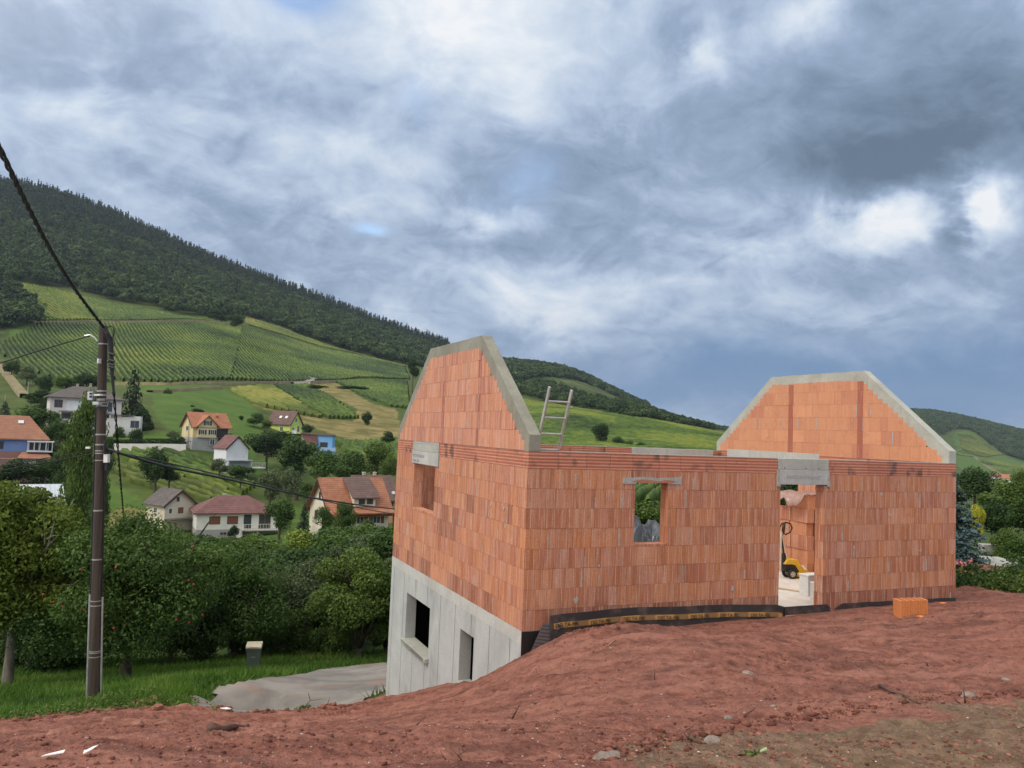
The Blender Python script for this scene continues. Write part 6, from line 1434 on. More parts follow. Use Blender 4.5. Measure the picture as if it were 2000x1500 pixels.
near_tree(60, 1325, 31, 4.2, 3.2, 'mid', 311, 'low green tree behind the grey trunk at the left edge', n=32000, leaf=.052, r0=.10, low=.0, fork=.2)
near_tree(405, 1212, 45, 5.5, 4.2, 'mid', 312, 'green tree rising behind the right half of the apple tree', n=32000, leaf=.068, r0=.12, low=.05)
near_tree(505, 1200, 48, 5.5, 3.6, 'light', 313, 'light green tree behind the dark trees above the bin', n=28800, leaf=.068, r0=.12, low=.05)
near_tree(600, 1195, 50, 5.5, 3.8, 'dark', 314, 'dark tree behind the thicket left of the willow like tree', n=28800, leaf=.068, r0=.12, low=.05)
near_tree(30, 1215, 40, 5.5, 4.6, 'yellow', 315, 'second yellow green tree behind the one at the left edge', n=28800, leaf=.068, r0=.12, low=.05)
# blue spruce right of the house
p = at(1866, 1112, 25.0); e = empty('spruce_tree', p, 0, 'blue spruce right behind the right corner of the brick house', 'tree')
link('crown', conifer('crown', 2.75, 2.3, F['blue'], 71, 17, 1500, .050, .30), e); mb = MB(); mb.tube([(0, 0, -.6), (0, 0, 1.2), (0, 0, 2.7)], [.09, .07, .01], 7); mb.build('trunk', bark, e)
# flower bed plants
def herb(px, py, Y, w, h, kind, label, seed, flower=None, nf=0, leaf=.045, n=2600, name='garden_plant', cat='plant'):
    p = at(px, py, Y); e = empty(name, p, 0, label, cat); r = np.random.default_rng(seed)
    d = r.normal(size=(n, 3)); d /= np.linalg.norm(d, axis=1)[:, None]; d[:, 2] = abs(d[:, 2]); C = d*(r.random(n)[:, None]**.4)*np.array([w/2, w/2*.8, h]); C += .06*r.normal(size=C.shape)
    V, F_ = leaves(C, d+np.array([0, 0, .4]), leaf, r, .5); link('foliage', np_mesh('foliage', V, F_, F[kind], tint=r.random(n)), e)
    for i in range(nf):
        a = r.uniform(0, 6.28); q = r.random()**.5; c = np.array([math.cos(a)*w/2*q, math.sin(a)*w/2*.8*q, h*(.85+.35*r.random())]); m_ = 14
        V, F_ = leaves(c+r.normal(size=(m_, 3))*.028, r.normal(size=(m_, 3)), .03, r, .8); link('flower', np_mesh('flower', V, F_, flower), e)
    return e
rose = mat('pink_rose_petals', (.70, .24, .26), .6); rose2 = mat('salmon_petals', (.72, .30, .16), .6); wht = mat('white_petals', (.75, .75, .72), .6)
herb(1888, 1130, 19.5, .9, .34, 'mid', 'rose bush with pink flowers at the foot of the blue spruce', 1, rose, 5, name='rose_bush')
herb(1920, 1142, 18.5, 1.0, .24, 'dark', 'low dark plant with salmon flowers in the middle of the flower bed', 2, rose2, 4, name='flowering_plant')
herb(1965, 1142, 18.2, 1.0, .36, 'mid', 'dense green plant at the front of the bed near the right edge', 3)
herb(1890, 1148, 17.8, 1.3, .25, 'mid', 'low green ground plants right of the house corner at the soil edge', 4, wht, 1)
herb(1990, 1152, 17.4, 1.4, .30, 'light', 'pale low weeds on the soil edge at the right side', 5)
herb(2030, 1140, 18.0, 1.6, .6, 'dark', 'dark plant cut by the right edge of the picture', 6)
herb(1940, 1152, 17.6, 1.1, .2, 'light', 'light green weeds between soil and flower bed', 7)
herb(1925, 1122, 21, 1.0, .12, 'dark', 'dark shrubby plant left of the stone slab', 8)
mb = MB(); mb.prism([(-.75, -1.9), (.5, -1.9), (.75, .9), (-.4, 1.0)], 'z', -.3, .06); o = mb.build('stone_slab', M['conc_capl'], bevel=.01); o.location = at(1938, 1098, 25.2); tag(o, 'pale grey stone slab between the spruce and the feathery shrub', 'slab')
mb = MB(); mb.cbox((0, 0, .1), (.75, .3, .26)); o = mb.build('stone_block', M['mortar'], bevel=.02); o.location = at(1936, 1076, 27.5); tag(o, 'grey stone block behind the pale slab in the garden', 'stone block')
# ------------------------------------------------------------------ grass verge
nG = 90000; r = np.random.default_rng(15)
u = r.uniform(-.78, .02, nG); yy = r.uniform(13.0, 33, nG)**1.0; xx = u*yy
wx = xx+.5*fbm(xx*1.3, yy*1.3, 3, 5); wy = yy+.5*fbm(xx*1.3, yy*1.3, 3, 9)
road_in = inpoly(xx, yy, road_poly)
la = (xx-HA[0])*E1[0]+(yy-HA[1])*E1[1]; lb = (xx-HA[0])*E2[0]+(yy-HA[1])*E2[1]; hs = (la > -1.6) & (lb > -.1) & (la < HL+.1) & (lb < HW+.1)
sp = ~inpoly(wx, wy, soil_poly)
k = sp & ~road_in & ~hs; xx, yy = xx[k], yy[k]; n = len(xx); zz_ = H(xx, yy)
hh = (.10+.16*r.random(n))*(1+.7*fbm(xx*.6, yy*.6, 3, 19)); wd = .012+.012*r.random(n)*1.2; a = r.random(n)*6.28; ln = .10*r.normal(size=(n, 2))
P0 = np.c_[xx-np.cos(a)*wd, yy-np.sin(a)*wd, zz_-.02]; P1 = np.c_[xx+np.cos(a)*wd, yy+np.sin(a)*wd, zz_-.02]; P2 = np.c_[xx+ln[:, 0], yy+ln[:, 1], zz_+hh]
V = np.stack([P0, P1, P2], 1).reshape(-1, 3)
m_gr = foliage('grass_blades', (.035, .080, .012), (.085, .170, .024), (.16, .24, .05), .3)
tag(link('grass', np_mesh('grass', V, np.arange(3*n).reshape(n, 3), m_gr, tint=np.clip(.5+.8*fbm(xx*.7, yy*.7, 3, 29)+.4*(r.random(n)-.5), 0, 1))), 'bright green grass on the verge below the trees', 'grass', kind='stuff')
# weeds at the soil edge and round the pole
r = np.random.default_rng(16); C = []; S = []
for px, py, Y, w in [(190, 1378, 17, 1.2), (260, 1385, 16.2, 1.4), (310, 1376, 17, 1.0), (70, 1400, 14.6, .8), (40, 1408, 14, .7), (150, 1392, 15.5, .6), (350, 1372, 17, .6), (230, 1370, 17.6, 1.3), (590, 1386, 15.8, .25), (1470, 1483, 4.6, .06)]:
    c = hit(px, py); m_ = int(500*w); q = r.normal(size=(m_, 2))*w*.35; x_ = c[0]+q[:, 0]; y_ = c[1]+q[:, 1]; C.append(np.c_[x_, y_, H(x_, y_)+.02+.14*r.random(m_)*min(1, w)])
C = np.concatenate(C); V, F_ = leaves(C, np.tile([0, 0, 1.], (len(C), 1)), .032, r, .45)
tag(link('weeds', np_mesh('weeds', V, F_, F['light'], tint=r.random(len(C)))), 'trailing weeds and brambles along the edge of the red soil', 'weeds', kind='stuff')
# ------------------------------------------------------------------ clods, pebbles
def rocks(name, n, smin, smax, m, label, cat, seed, ylo, yhi, ulo=-.72, uhi=.75, bias=1., flat=.6):
    r = np.random.default_rng(seed); bm = bmesh.new(); bmesh.ops.create_icosphere(bm, subdivisions=1, radius=1); bv = np.array([v.co[:] for v in bm.verts]); bf = np.array([[v.index for v in f.verts] for f in bm.faces]); bm.free()
    y_ = ylo*(yhi/ylo)**r.random(n); x_ = r.uniform(ulo, uhi, n)*y_
    wx = x_; k = inpoly(x_, y_, soil_poly); cl = vnoise(x_*1.1, y_*1.1, seed)+.5; k &= r.random(n) < (cl**bias*1.6); x_, y_ = x_[k], y_[k]
    la = (x_-HA[0])*E1[0]+(y_-HA[1])*E1[1]; lb = (x_-HA[0])*E2[0]+(y_-HA[1])*E2[1]; k = ~((la > -.15) & (lb > -.15)); x_, y_ = x_[k], y_[k]; n = len(x_)
    s = smin*(smax/smin)**(r.random(n)**2.2); z_ = np.array([ground_z(a, b) for a, b in zip(x_, y_)])
    sc = s[:, None]*(.6+.8*r.random((n, 3)))*np.array([1.1, 1.1, flat]); a = r.random(n)*6.28
    V = bv[None]*(1+.35*(r.random((n, len(bv), 1))-.5))*sc[:, None]; ca, sa = np.cos(a)[:, None], np.sin(a)[:, None]
    V = np.stack([V[..., 0]*ca-V[..., 1]*sa, V[..., 0]*sa+V[..., 1]*ca, V[..., 2]], -1)+np.c_[x_, y_, z_+s*.15][:, None]
    F_ = (bf[None]+np.arange(n)[:, None, None]*len(bv)).reshape(-1, 3)
    tag(link(name, np_mesh(name, V.reshape(-1, 3), F_, m, smooth=False, tint=np.repeat(r.random(n), len(bf)))), label, cat, kind='stuff')
m_cl = mat('soil_clod', (.3, .13, .09), .95, 0, .1); nt = m_cl.node_tree; lk(nt, ramp(nt, attr(nt, 'tint').outputs['Fac'], [(0., (.09, .036, .027)), (.5, (.19, .075, .055)), (1., (.32, .145, .105))]), bsdf(m_cl).inputs['Base Color'])
def rocks_line(name, line, n, jit, smin, smax, m, label, seed):
    r = np.random.default_rng(seed); bm = bmesh.new(); bmesh.ops.create_icosphere(bm, subdivisions=1, radius=1); bv = np.array([v.co[:] for v in bm.verts]); bf = np.array([[v.index for v in f.verts] for f in bm.faces]); bm.free()
    L_ = hits(line); k = r.integers(0, len(L_)-1, n); f = r.random(n); P = L_[k]+(L_[k+1]-L_[k])*f[:, None]+jit*r.normal(size=(n, 2))
    s = smin*(smax/smin)**(r.random(n)**2); z_ = np.array([ground_z(a, b) for a, b in P]); V = bv[None]*(1+.45*(r.random((n, len(bv), 1))-.5))*(s[:, None]*(.6+.8*r.random((n, 3)))*np.array([1.2, 1, .7]))[:, None]+np.c_[P, z_+s*.2][:, None]
    tag(link(name, np_mesh(name, V.reshape(-1, 3), (bf[None]+np.arange(n)[:, None, None]*len(bv)).reshape(-1, 3), m, tint=np.repeat(r.random(n)*.8, len(bf)))), label, 'soil clods', kind='stuff')
m_pb = mat('pebbles', (.4, .35, .3), .9, 0, .2); nt = m_pb.node_tree; lk(nt, ramp(nt, attr(nt, 'tint').outputs['Fac'], [(0., (.16, .12, .10)), (.5, (.42, .32, .26)), (.85, (.46, .37, .31)), (1., (.62, .56, .48))]), bsdf(m_pb).inputs['Base Color'])
rocks('soil_clods', 30000, .003, .018, m_cl, 'loose crumbs and clods of red soil', 'soil clods', 1, 3., 19, bias=2.)
rocks_line('soil_clods', [(1150, 1490), (1240, 1468), (1330, 1450), (1500, 1418), (1600, 1404), (1700, 1390), (1900, 1366), (2000, 1360)], 1100, .075, .004, .024, m_cl, 'dark crumbly ridge of soil between the red and the brown ground', 5)
rocks_line('soil_clods', [(1065, 1246), (1110, 1240), (1200, 1232), (1300, 1222), (1400, 1210), (1530, 1200)], 1100, .10, .008, .04, m_cl, 'crumbly soil heaped along the foot of the membrane', 6)
rocks_line('soil_clods', [(20, 1415), (140, 1402), (240, 1392), (330, 1384), (400, 1388), (560, 1397), (700, 1384)], 1000, .2, .01, .055, m_cl, 'soil lumps along the edge of grass and road', 7)
rocks('pebbles', 3600, .002, .009, m_pb, 'small pale pebbles scattered on the red and brown soil', 'pebbles', 2, 3., 14)
# larger stones, each a thing
def stone(px, py, s, label, m, seed, name='stone', cat='stone'):
    c = hit(px, py); r_ = random.Random(seed); bm = bmesh.new(); bmesh.ops.create_icosphere(bm, subdivisions=2, radius=1)
    for v in bm.verts:
        k = 1+.22*(r_.random()-.5); v.co = Vector((v.co.x*s*1.2*k, v.co.y*s*k, v.co.z*s*.62*k))
    me = bpy.data.meshes.new(name); bm.to_mesh(me); bm.free(); me.materials.append(m); o = link(name, me); o.location = (c[0], c[1], ground_z(c[0], c[1])+s*.2); o.rotation_euler.z = r_.random()*6; return tag(o, label, cat)
m_st = noisy('grey_brown_stone', (.15, .11, .09), (.29, .235, .20), 14, .9, .5); m_clod = noisy('red_clod', (.17, .07, .05), (.33, .15, .105), 12, .95, .8)
for a in [(1178, 1482, .055, 'larger left one of two grey stones at the bottom edge of the soil', m_st, 1), (1200, 1480, .045, 'smaller right one of two grey stones at the bottom edge of the soil', m_st, 2), (1391, 1455, .05, 'grey stone beside the line between red and brown soil', m_st, 3),
          (1423, 1409, .03, 'small dirty pale stone on the red soil in the lower middle', m_st, 4), (1893, 1368, .05, 'dark stone on the brown ridge near the right edge', m_st, 5), (1460, 1319, .06, 'rounded stone half sunk in a soil track', m_st, 6),
          (1512, 1399, .03, 'grey stone near the twigs on the brown ridge', m_st, 7), (1965, 1333, .04, 'small dark stone on the red soil near the right edge', m_st, 8)]: stone(*a)
for a in [(296, 1376, .16, 'pinkish red clod at the soil edge right of the pole', m_clod, 11), (355, 1386, .15, 'dark red clod at the soil edge before the road', m_clod, 12), (270, 1380, .14, 'broken pink soil lump beside the weeds', m_clod, 13),
          (307, 1394, .08, 'small dark clod on the soil below the weeds', m_clod, 14), (213, 1414, .09, 'dark clod on the bare soil below the utility pole', m_clod, 15), (245, 1425, .07, 'dark clod right of another one below the utility pole', m_clod, 16),
          (110, 1445, .10, 'dark clods heap on the lower left soil', m_clod, 17), (575, 1421, .08, 'dark clod right of the thick root', m_clod, 18), (545, 1432, .07, 'dark clod just behind the end of the thick root', m_clod, 19),
          (175, 1394, .09, 'dark clod left of the pole foot on the soil edge', m_clod, 20), (268, 1430, .07, 'lone dark clod between pole and thick root', m_clod, 21), (318, 1420, .09, 'flat dark clod left of the thick root', m_clod, 22)]: stone(*a, 'soil_clod', 'clod')
# roots and twigs, each a thing
m_tw = noisy('dead_twig', (.07, .035, .025), (.15, .08, .06), 30, .9, .5); m_tw2 = noisy('pale_dead_twig', (.22, .13, .09), (.34, .22, .16), 30, .9, .5)
def twig(pts, r0, label, m=None, name='twig', forks=()):
    """pts: (px, py, lift) on the ground; lift in metres above it"""
    W_ = []
    for px, py, lf in pts:
        c = hit(pts[0][0], pts[0][1]) if lf else hit(px, py)
        if lf: p = at(px, py, c[1]); W_.append(p)
        else: W_.append(Vector((c[0], c[1], ground_z(c[0], c[1])+r0)))
    o0 = W_[0].copy(); mb = MB(); mb.tube([w-o0 for w in W_], [r0*(1-.75*i/max(1, len(W_)-1)) for i in range(len(W_))], 6)
    for (i, dx, dz) in forks:
        q = W_[i]-o0; s = (W_[-1]-W_[0]).length; mb.tube([q, q+Vector((dx*s*.5, 0, dz*s*.6)), q+Vector((dx*s, .02, dz*s))], [r0*.5, r0*.35, r0*.12], 5)
    o = mb.build(name, m or m_tw, smooth=True); o.location = o0; return tag(o, label, 'root' if name == 'root' else 'twig')
twig([(410, 1443, 0), (430, 1441, 0), (455, 1437, 0), (475, 1432, 0), (490, 1424, 0)], .055, 'thick dark root lying on the red soil, lower left', name='root', forks=((3, .12, -.03),))
twig([(592, 1396, 0), (600, 1375, 1), (606, 1368, 1), (602, 1352, 1)], .012, 'thin forked twig standing at the near road edge', forks=((2, .7, .08), (2, -.15, .3)))
twig([(632, 1394, 0), (640, 1375, 1), (644, 1362, 1)], .012, 'straight dark twig standing right of the forked one by the road')
twig([(1717, 1352, 0), (1740, 1366, 0), (1765, 1378, 0), (1782, 1385, 0)], .014, 'long dark root lying towards the brown ridge on the right', name='root', forks=((3, .2, -.05),))
twig([(1662, 1310, 0), (1680, 1318, 0), (1694, 1326, 0)], .013, 'pale stick lying on the red soil above the long root', m_tw2)
twig([(1453, 1408, 0), (1458, 1394, 1), (1468, 1388, 1), (1476, 1383, 1)], .009, 'bent twig sticking up in the middle foreground')
twig([(1885, 1374, 0), (1884, 1360, 1), (1881, 1342, 1)], .008, 'upright twig highest one on the brown ridge at the right', forks=((1, .35, -.1),))
twig([(1875, 1382, 0), (1868, 1370, 1), (1860, 1356, 1)], .008, 'slanting twig left of the highest one on the brown ridge')
twig([(1845, 1380, 0), (1835, 1374, 1), (1824, 1367, 1)], .007, 'low slanting twig on the brown ridge')
twig([(1762, 1399, 0), (1756, 1392, 1), (1748, 1384, 1)], .007, 'short twig at the left end of the brown ridge')
twig([(1710, 1402, 0), (1696, 1393, 1), (1684, 1388, 1), (1672, 1390, 1)], .009, 'arched brown root end before the brown ridge', name='root')
twig([(1352, 1452, 0), (1342, 1440, 1), (1334, 1430, 1)], .008, 'thick short twig in the group at the lower middle', forks=((1, .5, .4),))
twig([(1356, 1450, 0), (1357, 1440, 1), (1359, 1432, 1)], .007, 'curved twig right in the group at the lower middle')
twig([(1340, 1432, 0), (1352, 1420, 1), (1360, 1411, 1)], .004, 'thinnest long twig above the group at the lower middle')
twig([(1545, 1425, 0), (1547, 1415, 1), (1543, 1408, 1), (1549, 1402, 1)], .006, 'small forked twig left of the brown ridge', forks=((1, -.4, .5),))
twig([(1000, 1400, 0), (1010, 1385, 1), (1020, 1368, 1)], .010, 'long thin twig leaning on the soil below the basement wall', forks=((1, -.3, .1),))
twig([(1044, 1382, 0), (1046, 1374, 1), (1036, 1370, 1)], .014, 'dark broken twig on the soil below the house corner', forks=((1, .4, .2), (1, -.5, .05)))
twig([(1278, 1328, 0), (1279, 1315, 1), (1277, 1300, 1)], .006, 'thin upright twig on the soil in the middle')
twig([(795, 1434, 0), (815, 1415, 1), (832, 1397, 1)], .011, 'slanting twig on the soil left of the middle foreground', forks=((1, -.4, -.15),))
twig([(1812, 1303, 0), (1810, 1296, 1), (1806, 1292, 1)], .010, 'tiny dark twig tuft on the red soil before the loose block', forks=((1, .5, .2),))
twig([(905, 1490, 0), (895, 1475, 1), (880, 1462, 1)], .005, 'curled twig on the bottom edge of the soil', forks=((1, .6, .3),))
twig([(870, 1500, 0), (868, 1480, 1), (860, 1466, 1)], .004, 'thin twig standing at the very bottom edge', forks=((1, -.5, .2),))
twig([(1188, 1272, 0), (1200, 1266, 0), (1216, 1258, 0)], .012, 'pale straw like stick below the membrane', m_tw2)
# litter
def litter(px, py, pts, label, m):
    c = hit(px, py); mb = MB(); mb.prism(pts, 'z', 0, .006); o = mb.build('paper_scrap', m, fix=True)
    for v in o.data.vertices: v.co.z += .02*math.sin(v.co.x*30)+.01*math.cos(v.co.y*40)
    o.location = (c[0], c[1], ground_z(c[0], c[1])+.02); o.scale = (.7, .7, .7); return tag(o, label, 'paper scrap')
pw = mat('white_paper', (.75, .75, .73), .7)
litter(172, 1494, [(-.05, .03), (-.035, .028), (-.02, -.01), (.03, -.005), (.05, .025), (.055, .0), (.04, -.035), (-.02, -.04)], 'curled white paper scrap at the bottom left of the soil', pw)
litter(105, 1500, [(-.08, -.02), (-.07, .02), (.06, .018), (.07, -.02)], 'flat white scrap cut by the bottom left edge', pw)
litter(436, 1393, [(-.15, -.05), (-.08, .08), (.06, .05), (.16, .09), (.12, -.04)], 'white paper scrap at the near edge of the road', pw)
litter(1490, 1487, [(-.03, -.01), (-.01, .025), (.03, .02), (.025, -.02)], 'pale green leaf scrap at the bottom of the brown soil', mat('pale_green_leaf', (.30, .38, .20), .7))
# ------------------------------------------------------------------ wheelie bin
p = at(494, 1310, 28); b = empty('wheelie_bin', (p.x, p.y, H1(p.x, p.y)+.02), R(12), 'dark green wheelie bin with a beige lid at the grass edge by the road', 'bin')
S_ = .70; m_bin = noisy('dark_green_plastic', (.085, .11, .10), (.12, .15, .135), 4, .5, 0); m_lid = noisy('beige_plastic', (.50, .42, .30), (.60, .52, .38), 4, .5, 0)
mb = MB(); w0, w1, h_ = .19, .235, .78
mb.add([(-w0, -w0, 0), (w0, -w0, 0), (w0, w0, 0), (-w0, w0, 0), (-w1, -w1, h_), (w1, -w1, h_), (w1, w1+.03, h_), (-w1, w1+.03, h_)], [(0, 3, 2, 1), (4, 5, 6, 7), (0, 1, 5, 4), (1, 2, 6, 5), (2, 3, 7, 6), (3, 0, 4, 7)]); mb.build('body', m_bin, b, bevel=.015)
mb = MB(); mb.box(-w1-.02, w1+.02, -w1-.02, w1+.05, h_-.07, h_-.005); mb.build('rim', m_bin, b, bevel=.008)
mb = MB(); mb.prism([(-w1-.035, h_-.01), (-w1-.035, h_+.05), (-.1, h_+.12), (w1, h_+.12), (w1+.05, h_+.02), (w1+.05, h_-.01)], 'x', -w1-.025, w1+.025); mb.build('lid', m_lid, b, bevel=.015)
mb = MB(); mb.tube([(-.12, -w1-.03, h_+.07), (-.12, -w1-.08, h_+.06), (.12, -w1-.08, h_+.06), (.12, -w1-.03, h_+.07)], .012, 6); mb.build('lid_handle', m_lid, b)
mb = MB(); mb.box(-.07, .07, -.2185, -.212, .47, .60); lab = mb.build('label_plate', mat('pale_green_label', (.34, .42, .36), .6), b)
text('120', .07, M['black'], lab, (-.055, -.2225, .505), (R(87), 0, 0), 'lettering', .0015)
for s in (-1, 1): mb = MB(); mb.tube([(s*.17, .21, .09), (s*.22, .21, .09)], .09, 14); mb.build('wheel', M['rubber'], b)
mb = MB(); mb.tube([(-.2, .27, h_-.05), (.2, .27, h_-.05)], .014, 6); mb.build('grip_bar', m_bin, b)
b.scale = (S_/.70,)*3
# ------------------------------------------------------------------ utility pole with bands, conduits, boxes
m_pole = noisy('creosoted_pole', (.030, .022, .017), (.075, .055, .043), 6, .85, .5, stretch=(3, 3, .12))
pb, ptp = at(184, 1372, 17.5), at(202, 637, 17.5); pole = empty('utility_pole', pb, 0, 'tall dark wooden utility pole with metal bands and grey conduits on the grass', 'utility pole')
ax = (ptp-pb); PL = ax.length; an = ax.normalized(); side = Vector((1, 0, 0)); side = (side-an*side.dot(an)).normalized(); fw = an.cross(side)
def on(f, sx_=0., fy=0.): return an*(PL*f)+side*sx_+fw*fy
def pr_(f): return .122*(1-f)+.088*f
mb = MB(); mb.tube([on(f) for f in (-.06, 0, .25, .5, .75, 1)], [pr_(f) for f in (-.06, 0, .25, .5, .75, 1)], 18); mb.build('pole', m_pole, pole, smooth=False)
def fy_(py): return (1372-py)/(1372-637)
m_band = mat('dull_steel_band', (.36, .35, .33), .5, .4)
for py, w in [(673, .03), (767, .03), (775, .045), (784, .05), (790, .03), (796, .035), (853, .03), (873, .03), (885, .025), (890, .025), (904, .02), (1002, .03), (1097, .03), (1177, .02), (1186, .02), (1273, .02), (1276, .02), (1284, .02), (1359, .02)]:
    f = fy_(py); mb = MB(); mb.tube([on(f)-an*w/2, on(f)+an*w/2], pr_(f)+.006, 18); mb.build('metal_band', m_band, pole)
for s, y0, y1, rr in ((-1, 1165, 1370, .026), (1, 1170, 1368, .020)):
    mb = MB(); mb.tube([on(fy_(y1), s*(pr_(.0)+.028), -.02), on(fy_(y0), s*(pr_(.28)+.022), -.02)], rr, 8); mb.build('conduit', M['galv'], pole)
cab = mat('black_cable_sheath', (.012, .012, .013), .55)
for s, y0, y1 in ((-1, 800, 1168), (1, 880, 1172)):
    mb = MB(); mb.tube([on(fy_(y1), s*(pr_(.3)+.014), -.02), on(fy_((y0+y1)/2), s*(pr_(.5)+.016), -.02), on(fy_(y0), s*(pr_(.75)+.012), -.03)], .016, 6); mb.build('cable_riser', cab, pole)
def pbox(px0, px1, py0, py1, m, nm, dpt=.12, parent=None):
    f = (fy_(py0)+fy_(py1))/2; cx = ((px0+px1)/2-(184+(202-184)*f))/1551*17.5; w = (px1-px0)/1551*17.5; hh = abs(py1-py0)/1551*17.5
    mb = MB(); rm = Matrix((side, fw, an)).transposed(); mb.cbox(on(f, cx, -.08), (w, dpt, hh), 0, rm); return mb.build(nm, m, parent or pole, bevel=.006)
jb = pbox(177, 187, 769, 785, M['galv'], 'junction_box')
for q in (772.5, 778.5): 
    f = fy_(q); mb = MB(); mb.cbox(on(f, (184.5-201)/1551*17.5+.02, -.148), (.05, .01, .045)); mb.build('cut_out', M['black'], jb)
pbox(191, 203, 789, 795, M['galv'], 'bracket', .30); pbox(192, 204, 774, 777, M['white'], 'bracket', .24)
pbox(208, 216, 892, 908, M['white'], 'white_box'); pbox(209, 214, 909, 924, cab, 'cable_gland', .06)
pbox(199, 202, 704, 713, M['white'], 'number_plate', .26); pbox(207, 211, 871, 876, M['white'], 'insulator', .08); pbox(172, 180, 877, 881, M['white'], 'insulator', .06)
# arm with clamp on the left near the top
mb = MB(); mb.tube([on(fy_(668), -.1, -.05), on(fy_(660), -.17, -.05), on(fy_(655), -.26, -.05), on(fy_(657), -.38, -.05)], [.012, .014, .016, .022], 6); mb.build('anchor_clamp', M['galv'], pole)
# cable bundle and loops on the right of the pole top
def P2(px, py, dy=0.): return at(px, py, 17.5+dy)-pb
mb = MB(); mb.tube([P2(203, 640, -.15), P2(210, 652, -.15), P2(215, 665, -.1), P2(217, 690, -.1), P2(218, 712, -.1), P2(219, 735, -.1), P2(222, 765, -.1)], [.03, .05, .06, .05, .05, .035, .025], 7)
for py in (690, 703, 711, 716): mb.tube([P2(213, py, -.16), P2(223, py+3, -.16)], .03, 6)
mb.build('cable_bundle', cab, pole)
lp = [P2(209, 640, -.1), P2(216, 636, -.1), P2(222, 640, -.1), P2(223, 650, -.1), P2(220, 660, -.1), P2(214, 672, -.1)]; lp2 = [P2(214, 655, -.1), P2(221, 661, -.12), P2(224, 670, -.12), P2(220, 680, -.12), P2(213, 684, -.1)]
mb = MB(); mb.tube(lp, .012, 6); mb.build('cable_loop', cab, pole); mb = MB(); mb.tube(lp2, .010, 6); mb.build('cable_loop', cab, pole)
mb = MB(); mb.tube([P2(205, 780, -.15), P2(214, 785, -.15), P2(216, 790, -.15), P2(210, 796, -.15), P2(206, 803, -.15)], .012, 6); mb.build('cable_loop', cab, pole)
mb = MB(); mb.tube([P2(204, 876, -.1), P2(212, 878, -.1), P2(222, 880, -.1), P2(230, 884, -.1)], [.03, .035, .03, .02], 6); mb.tube([P2(206, 862, -.15), P2(204, 885, -.15)], .035, 6); mb.build('cable_splice', cab, pole)
# cables, each a thing
def cable(pts, rads, label, strands=1, sub=10, sag=None):
    P = [at(*q) if len(q) == 3 else Vector(q[0]) for q in pts]
    S = []
    for i in range(len(P)-1):
        a = P[max(i-1, 0)]; b_ = P[i]; c_ = P[i+1]; d = P[min(i+2, len(P)-1)]
        for k in range(sub):
            t = k/sub; S.append(.5*((2*b_)+(c_-a)*t+(2*a-5*b_+4*c_-d)*t*t+(3*b_-a-3*c_+d)*t**3))
    S.append(P[-1]); o0 = S[0].copy(); mb = MB(); R_ = list(np.interp(np.linspace(0, 1, len(S)), np.linspace(0, 1, len(rads)), rads))
    if strands == 1: mb.tube([s-o0 for s in S], R_, 6)
    else:
        L = 0; 
        fine = []; rf = []
        for i in range(len(S)-1):
            m_ = max(1, int((S[i+1]-S[i]).length/.05))
            for k in range(m_): fine.append(S[i].lerp(S[i+1], k/m_)); rf.append(R_[i])
        for s_ in range(strands):
            pts_ = []
            for i, q in enumerate(fine):
                d = (fine[min(i+1, len(fine)-1)]-fine[max(i-1, 0)]).normalized(); a = d.cross(Vector((0, 0, 1))).normalized(); c_ = d.cross(a); ph = i*.05*7+s_*6.283/strands
                pts_.append(q+(a*math.cos(ph)+c_*math.sin(ph))*rf[i]*.75-o0)
            mb.tube(pts_, [x_*.62 for x_ in rf], 5)
    o = mb.build('overhead_cable', cab, smooth=True); o.location = o0; return tag(o, label, 'cable')
cable([(-90, 120, 6.0), (-30, 238, 7.4), (0, 292, 8.2), (50, 395, 10.0), (100, 490, 12.2), (150, 570, 14.8), (203, 640, 17.35)], [.026, .026], 'thick twisted black cable coming down from the upper left to the pole top', 3)
cable([(176, 656, 17.4), (120, 672, 17.0), (60, 690, 16.6), (0, 709, 16.2), (-150, 750, 15.5)], [.014, .014], 'thin cable running from the clamp at the pole top to the left')
cable([(222, 765, 17.4), (227, 830, 18.5), (231, 890, 20), (237, 960, 23), (241, 1005, 26), (244, 1035, 28)], [.024, .022, .02], 'dark cable dropping down right of the pole into the apple tree', 2)
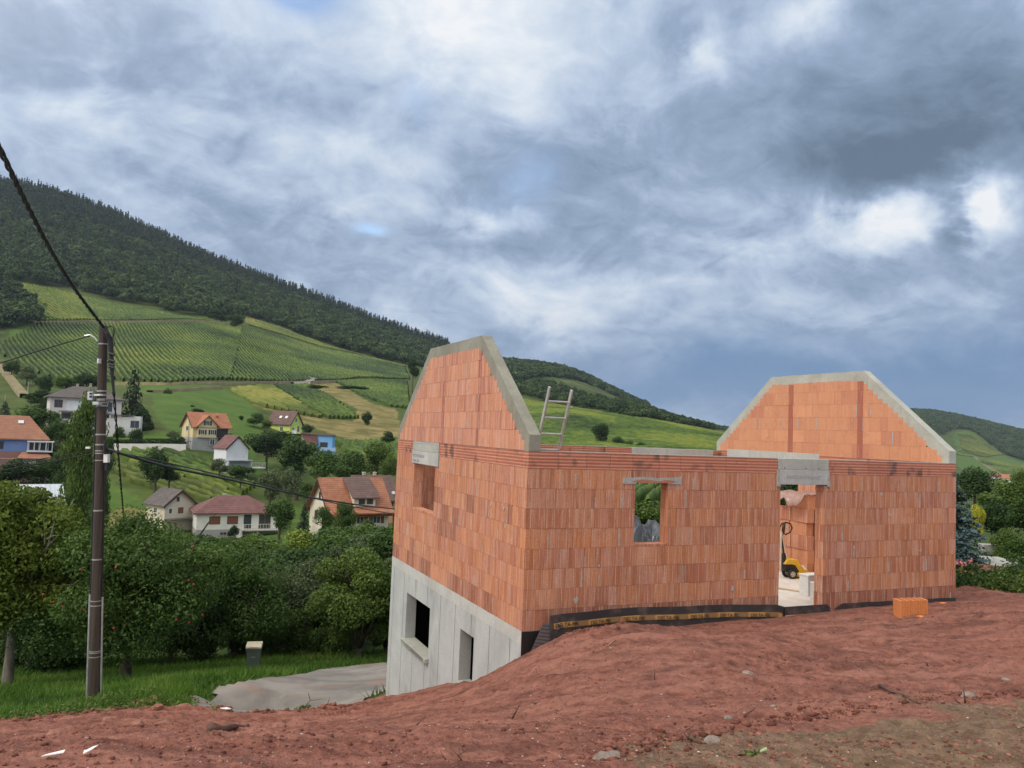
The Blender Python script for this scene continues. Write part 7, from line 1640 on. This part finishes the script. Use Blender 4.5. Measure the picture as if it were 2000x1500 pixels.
cable([(230, 884, 17.4), (330, 912, 22), (440, 935, 32), (540, 957, 48), (610, 972, 62), (700, 986, 84), (770, 994, 110)], [.028, .04, .05, .06, .08, .09], 'upper black cable crossing from the pole over the bungalow to the right')
cable([(215, 880, 17.4), (330, 905, 21), (440, 930, 29), (540, 953, 42), (620, 975, 55), (700, 992, 75), (770, 1004, 95)], [.014, .02, .03, .04, .05], 'lower thin cable crossing over the orange roofed house')
cable([(182, 880, 17.4), (100, 893, 17), (40, 904, 16.6), (0, 911, 16.4), (-150, 935, 15.5)], [.010, .010], 'upper of two thin cables running left from the middle of the pole')
cable([(182, 886, 17.4), (100, 902, 17), (40, 912, 16.6), (0, 920, 16.4), (-150, 950, 15.5)], [.013, .013], 'lower of two thin cables running left from the middle of the pole')
cable([(226, 886, 17.4), (218, 905, 17.3), (206, 935, 17.35)], [.007, .007], 'thin slack cable between the splice and the pole')
# background posts in the village
def post(px, py, Y, hpx, label, r0=.12, m=None, name='power_pole', cat='pole'):
    p = at(px, py, Y); mb = MB(); mb.tube([(0, 0, -1), (0, 0, hpx*Y/1551)], [r0, r0*.7], 7); o = mb.build(name, m or M['conc_lin']); o.location = p; return tag(o, label, cat)
post(367, 862, 186, 40, 'slim pale pole before the left gable of the yellow house'); post(181, 852, 150, 34, 'pale concrete pole just left of the utility pole, below the villa'); post(53, 780, 260, 34, 'thin wooden pole on the slope left of the villa')
post(8, 800, 215, 30, 'leaning thin pole above the brown roof at the left edge', .08)
# ------------------------------------------------------------------ air between the camera and the far hills
mb = MB(); mb.box(-9000, 9000, -60, 6700, min(float(fz.min()), -40)-1, float(fz.max())+40)
m_hz = bpy.data.materials.new('haze_air'); m_hz.use_nodes = True; nt = m_hz.node_tree; nt.nodes.clear()
pv = nd(nt, 'ShaderNodeVolumePrincipled'); pv.inputs['Color'].default_value = (.72, .84, 1, 1); pv.inputs['Density'].default_value = .00007; pv.inputs['Anisotropy'].default_value = .2
o_ = nd(nt, 'ShaderNodeOutputMaterial'); lk(nt, pv.outputs[0], o_.inputs['Volume'])
hz = mb.build('haze', m_hz); tag(hz, 'thin bluish haze filling the valley', 'haze', kind='stuff')
scn.cycles.volume_bounces = 0
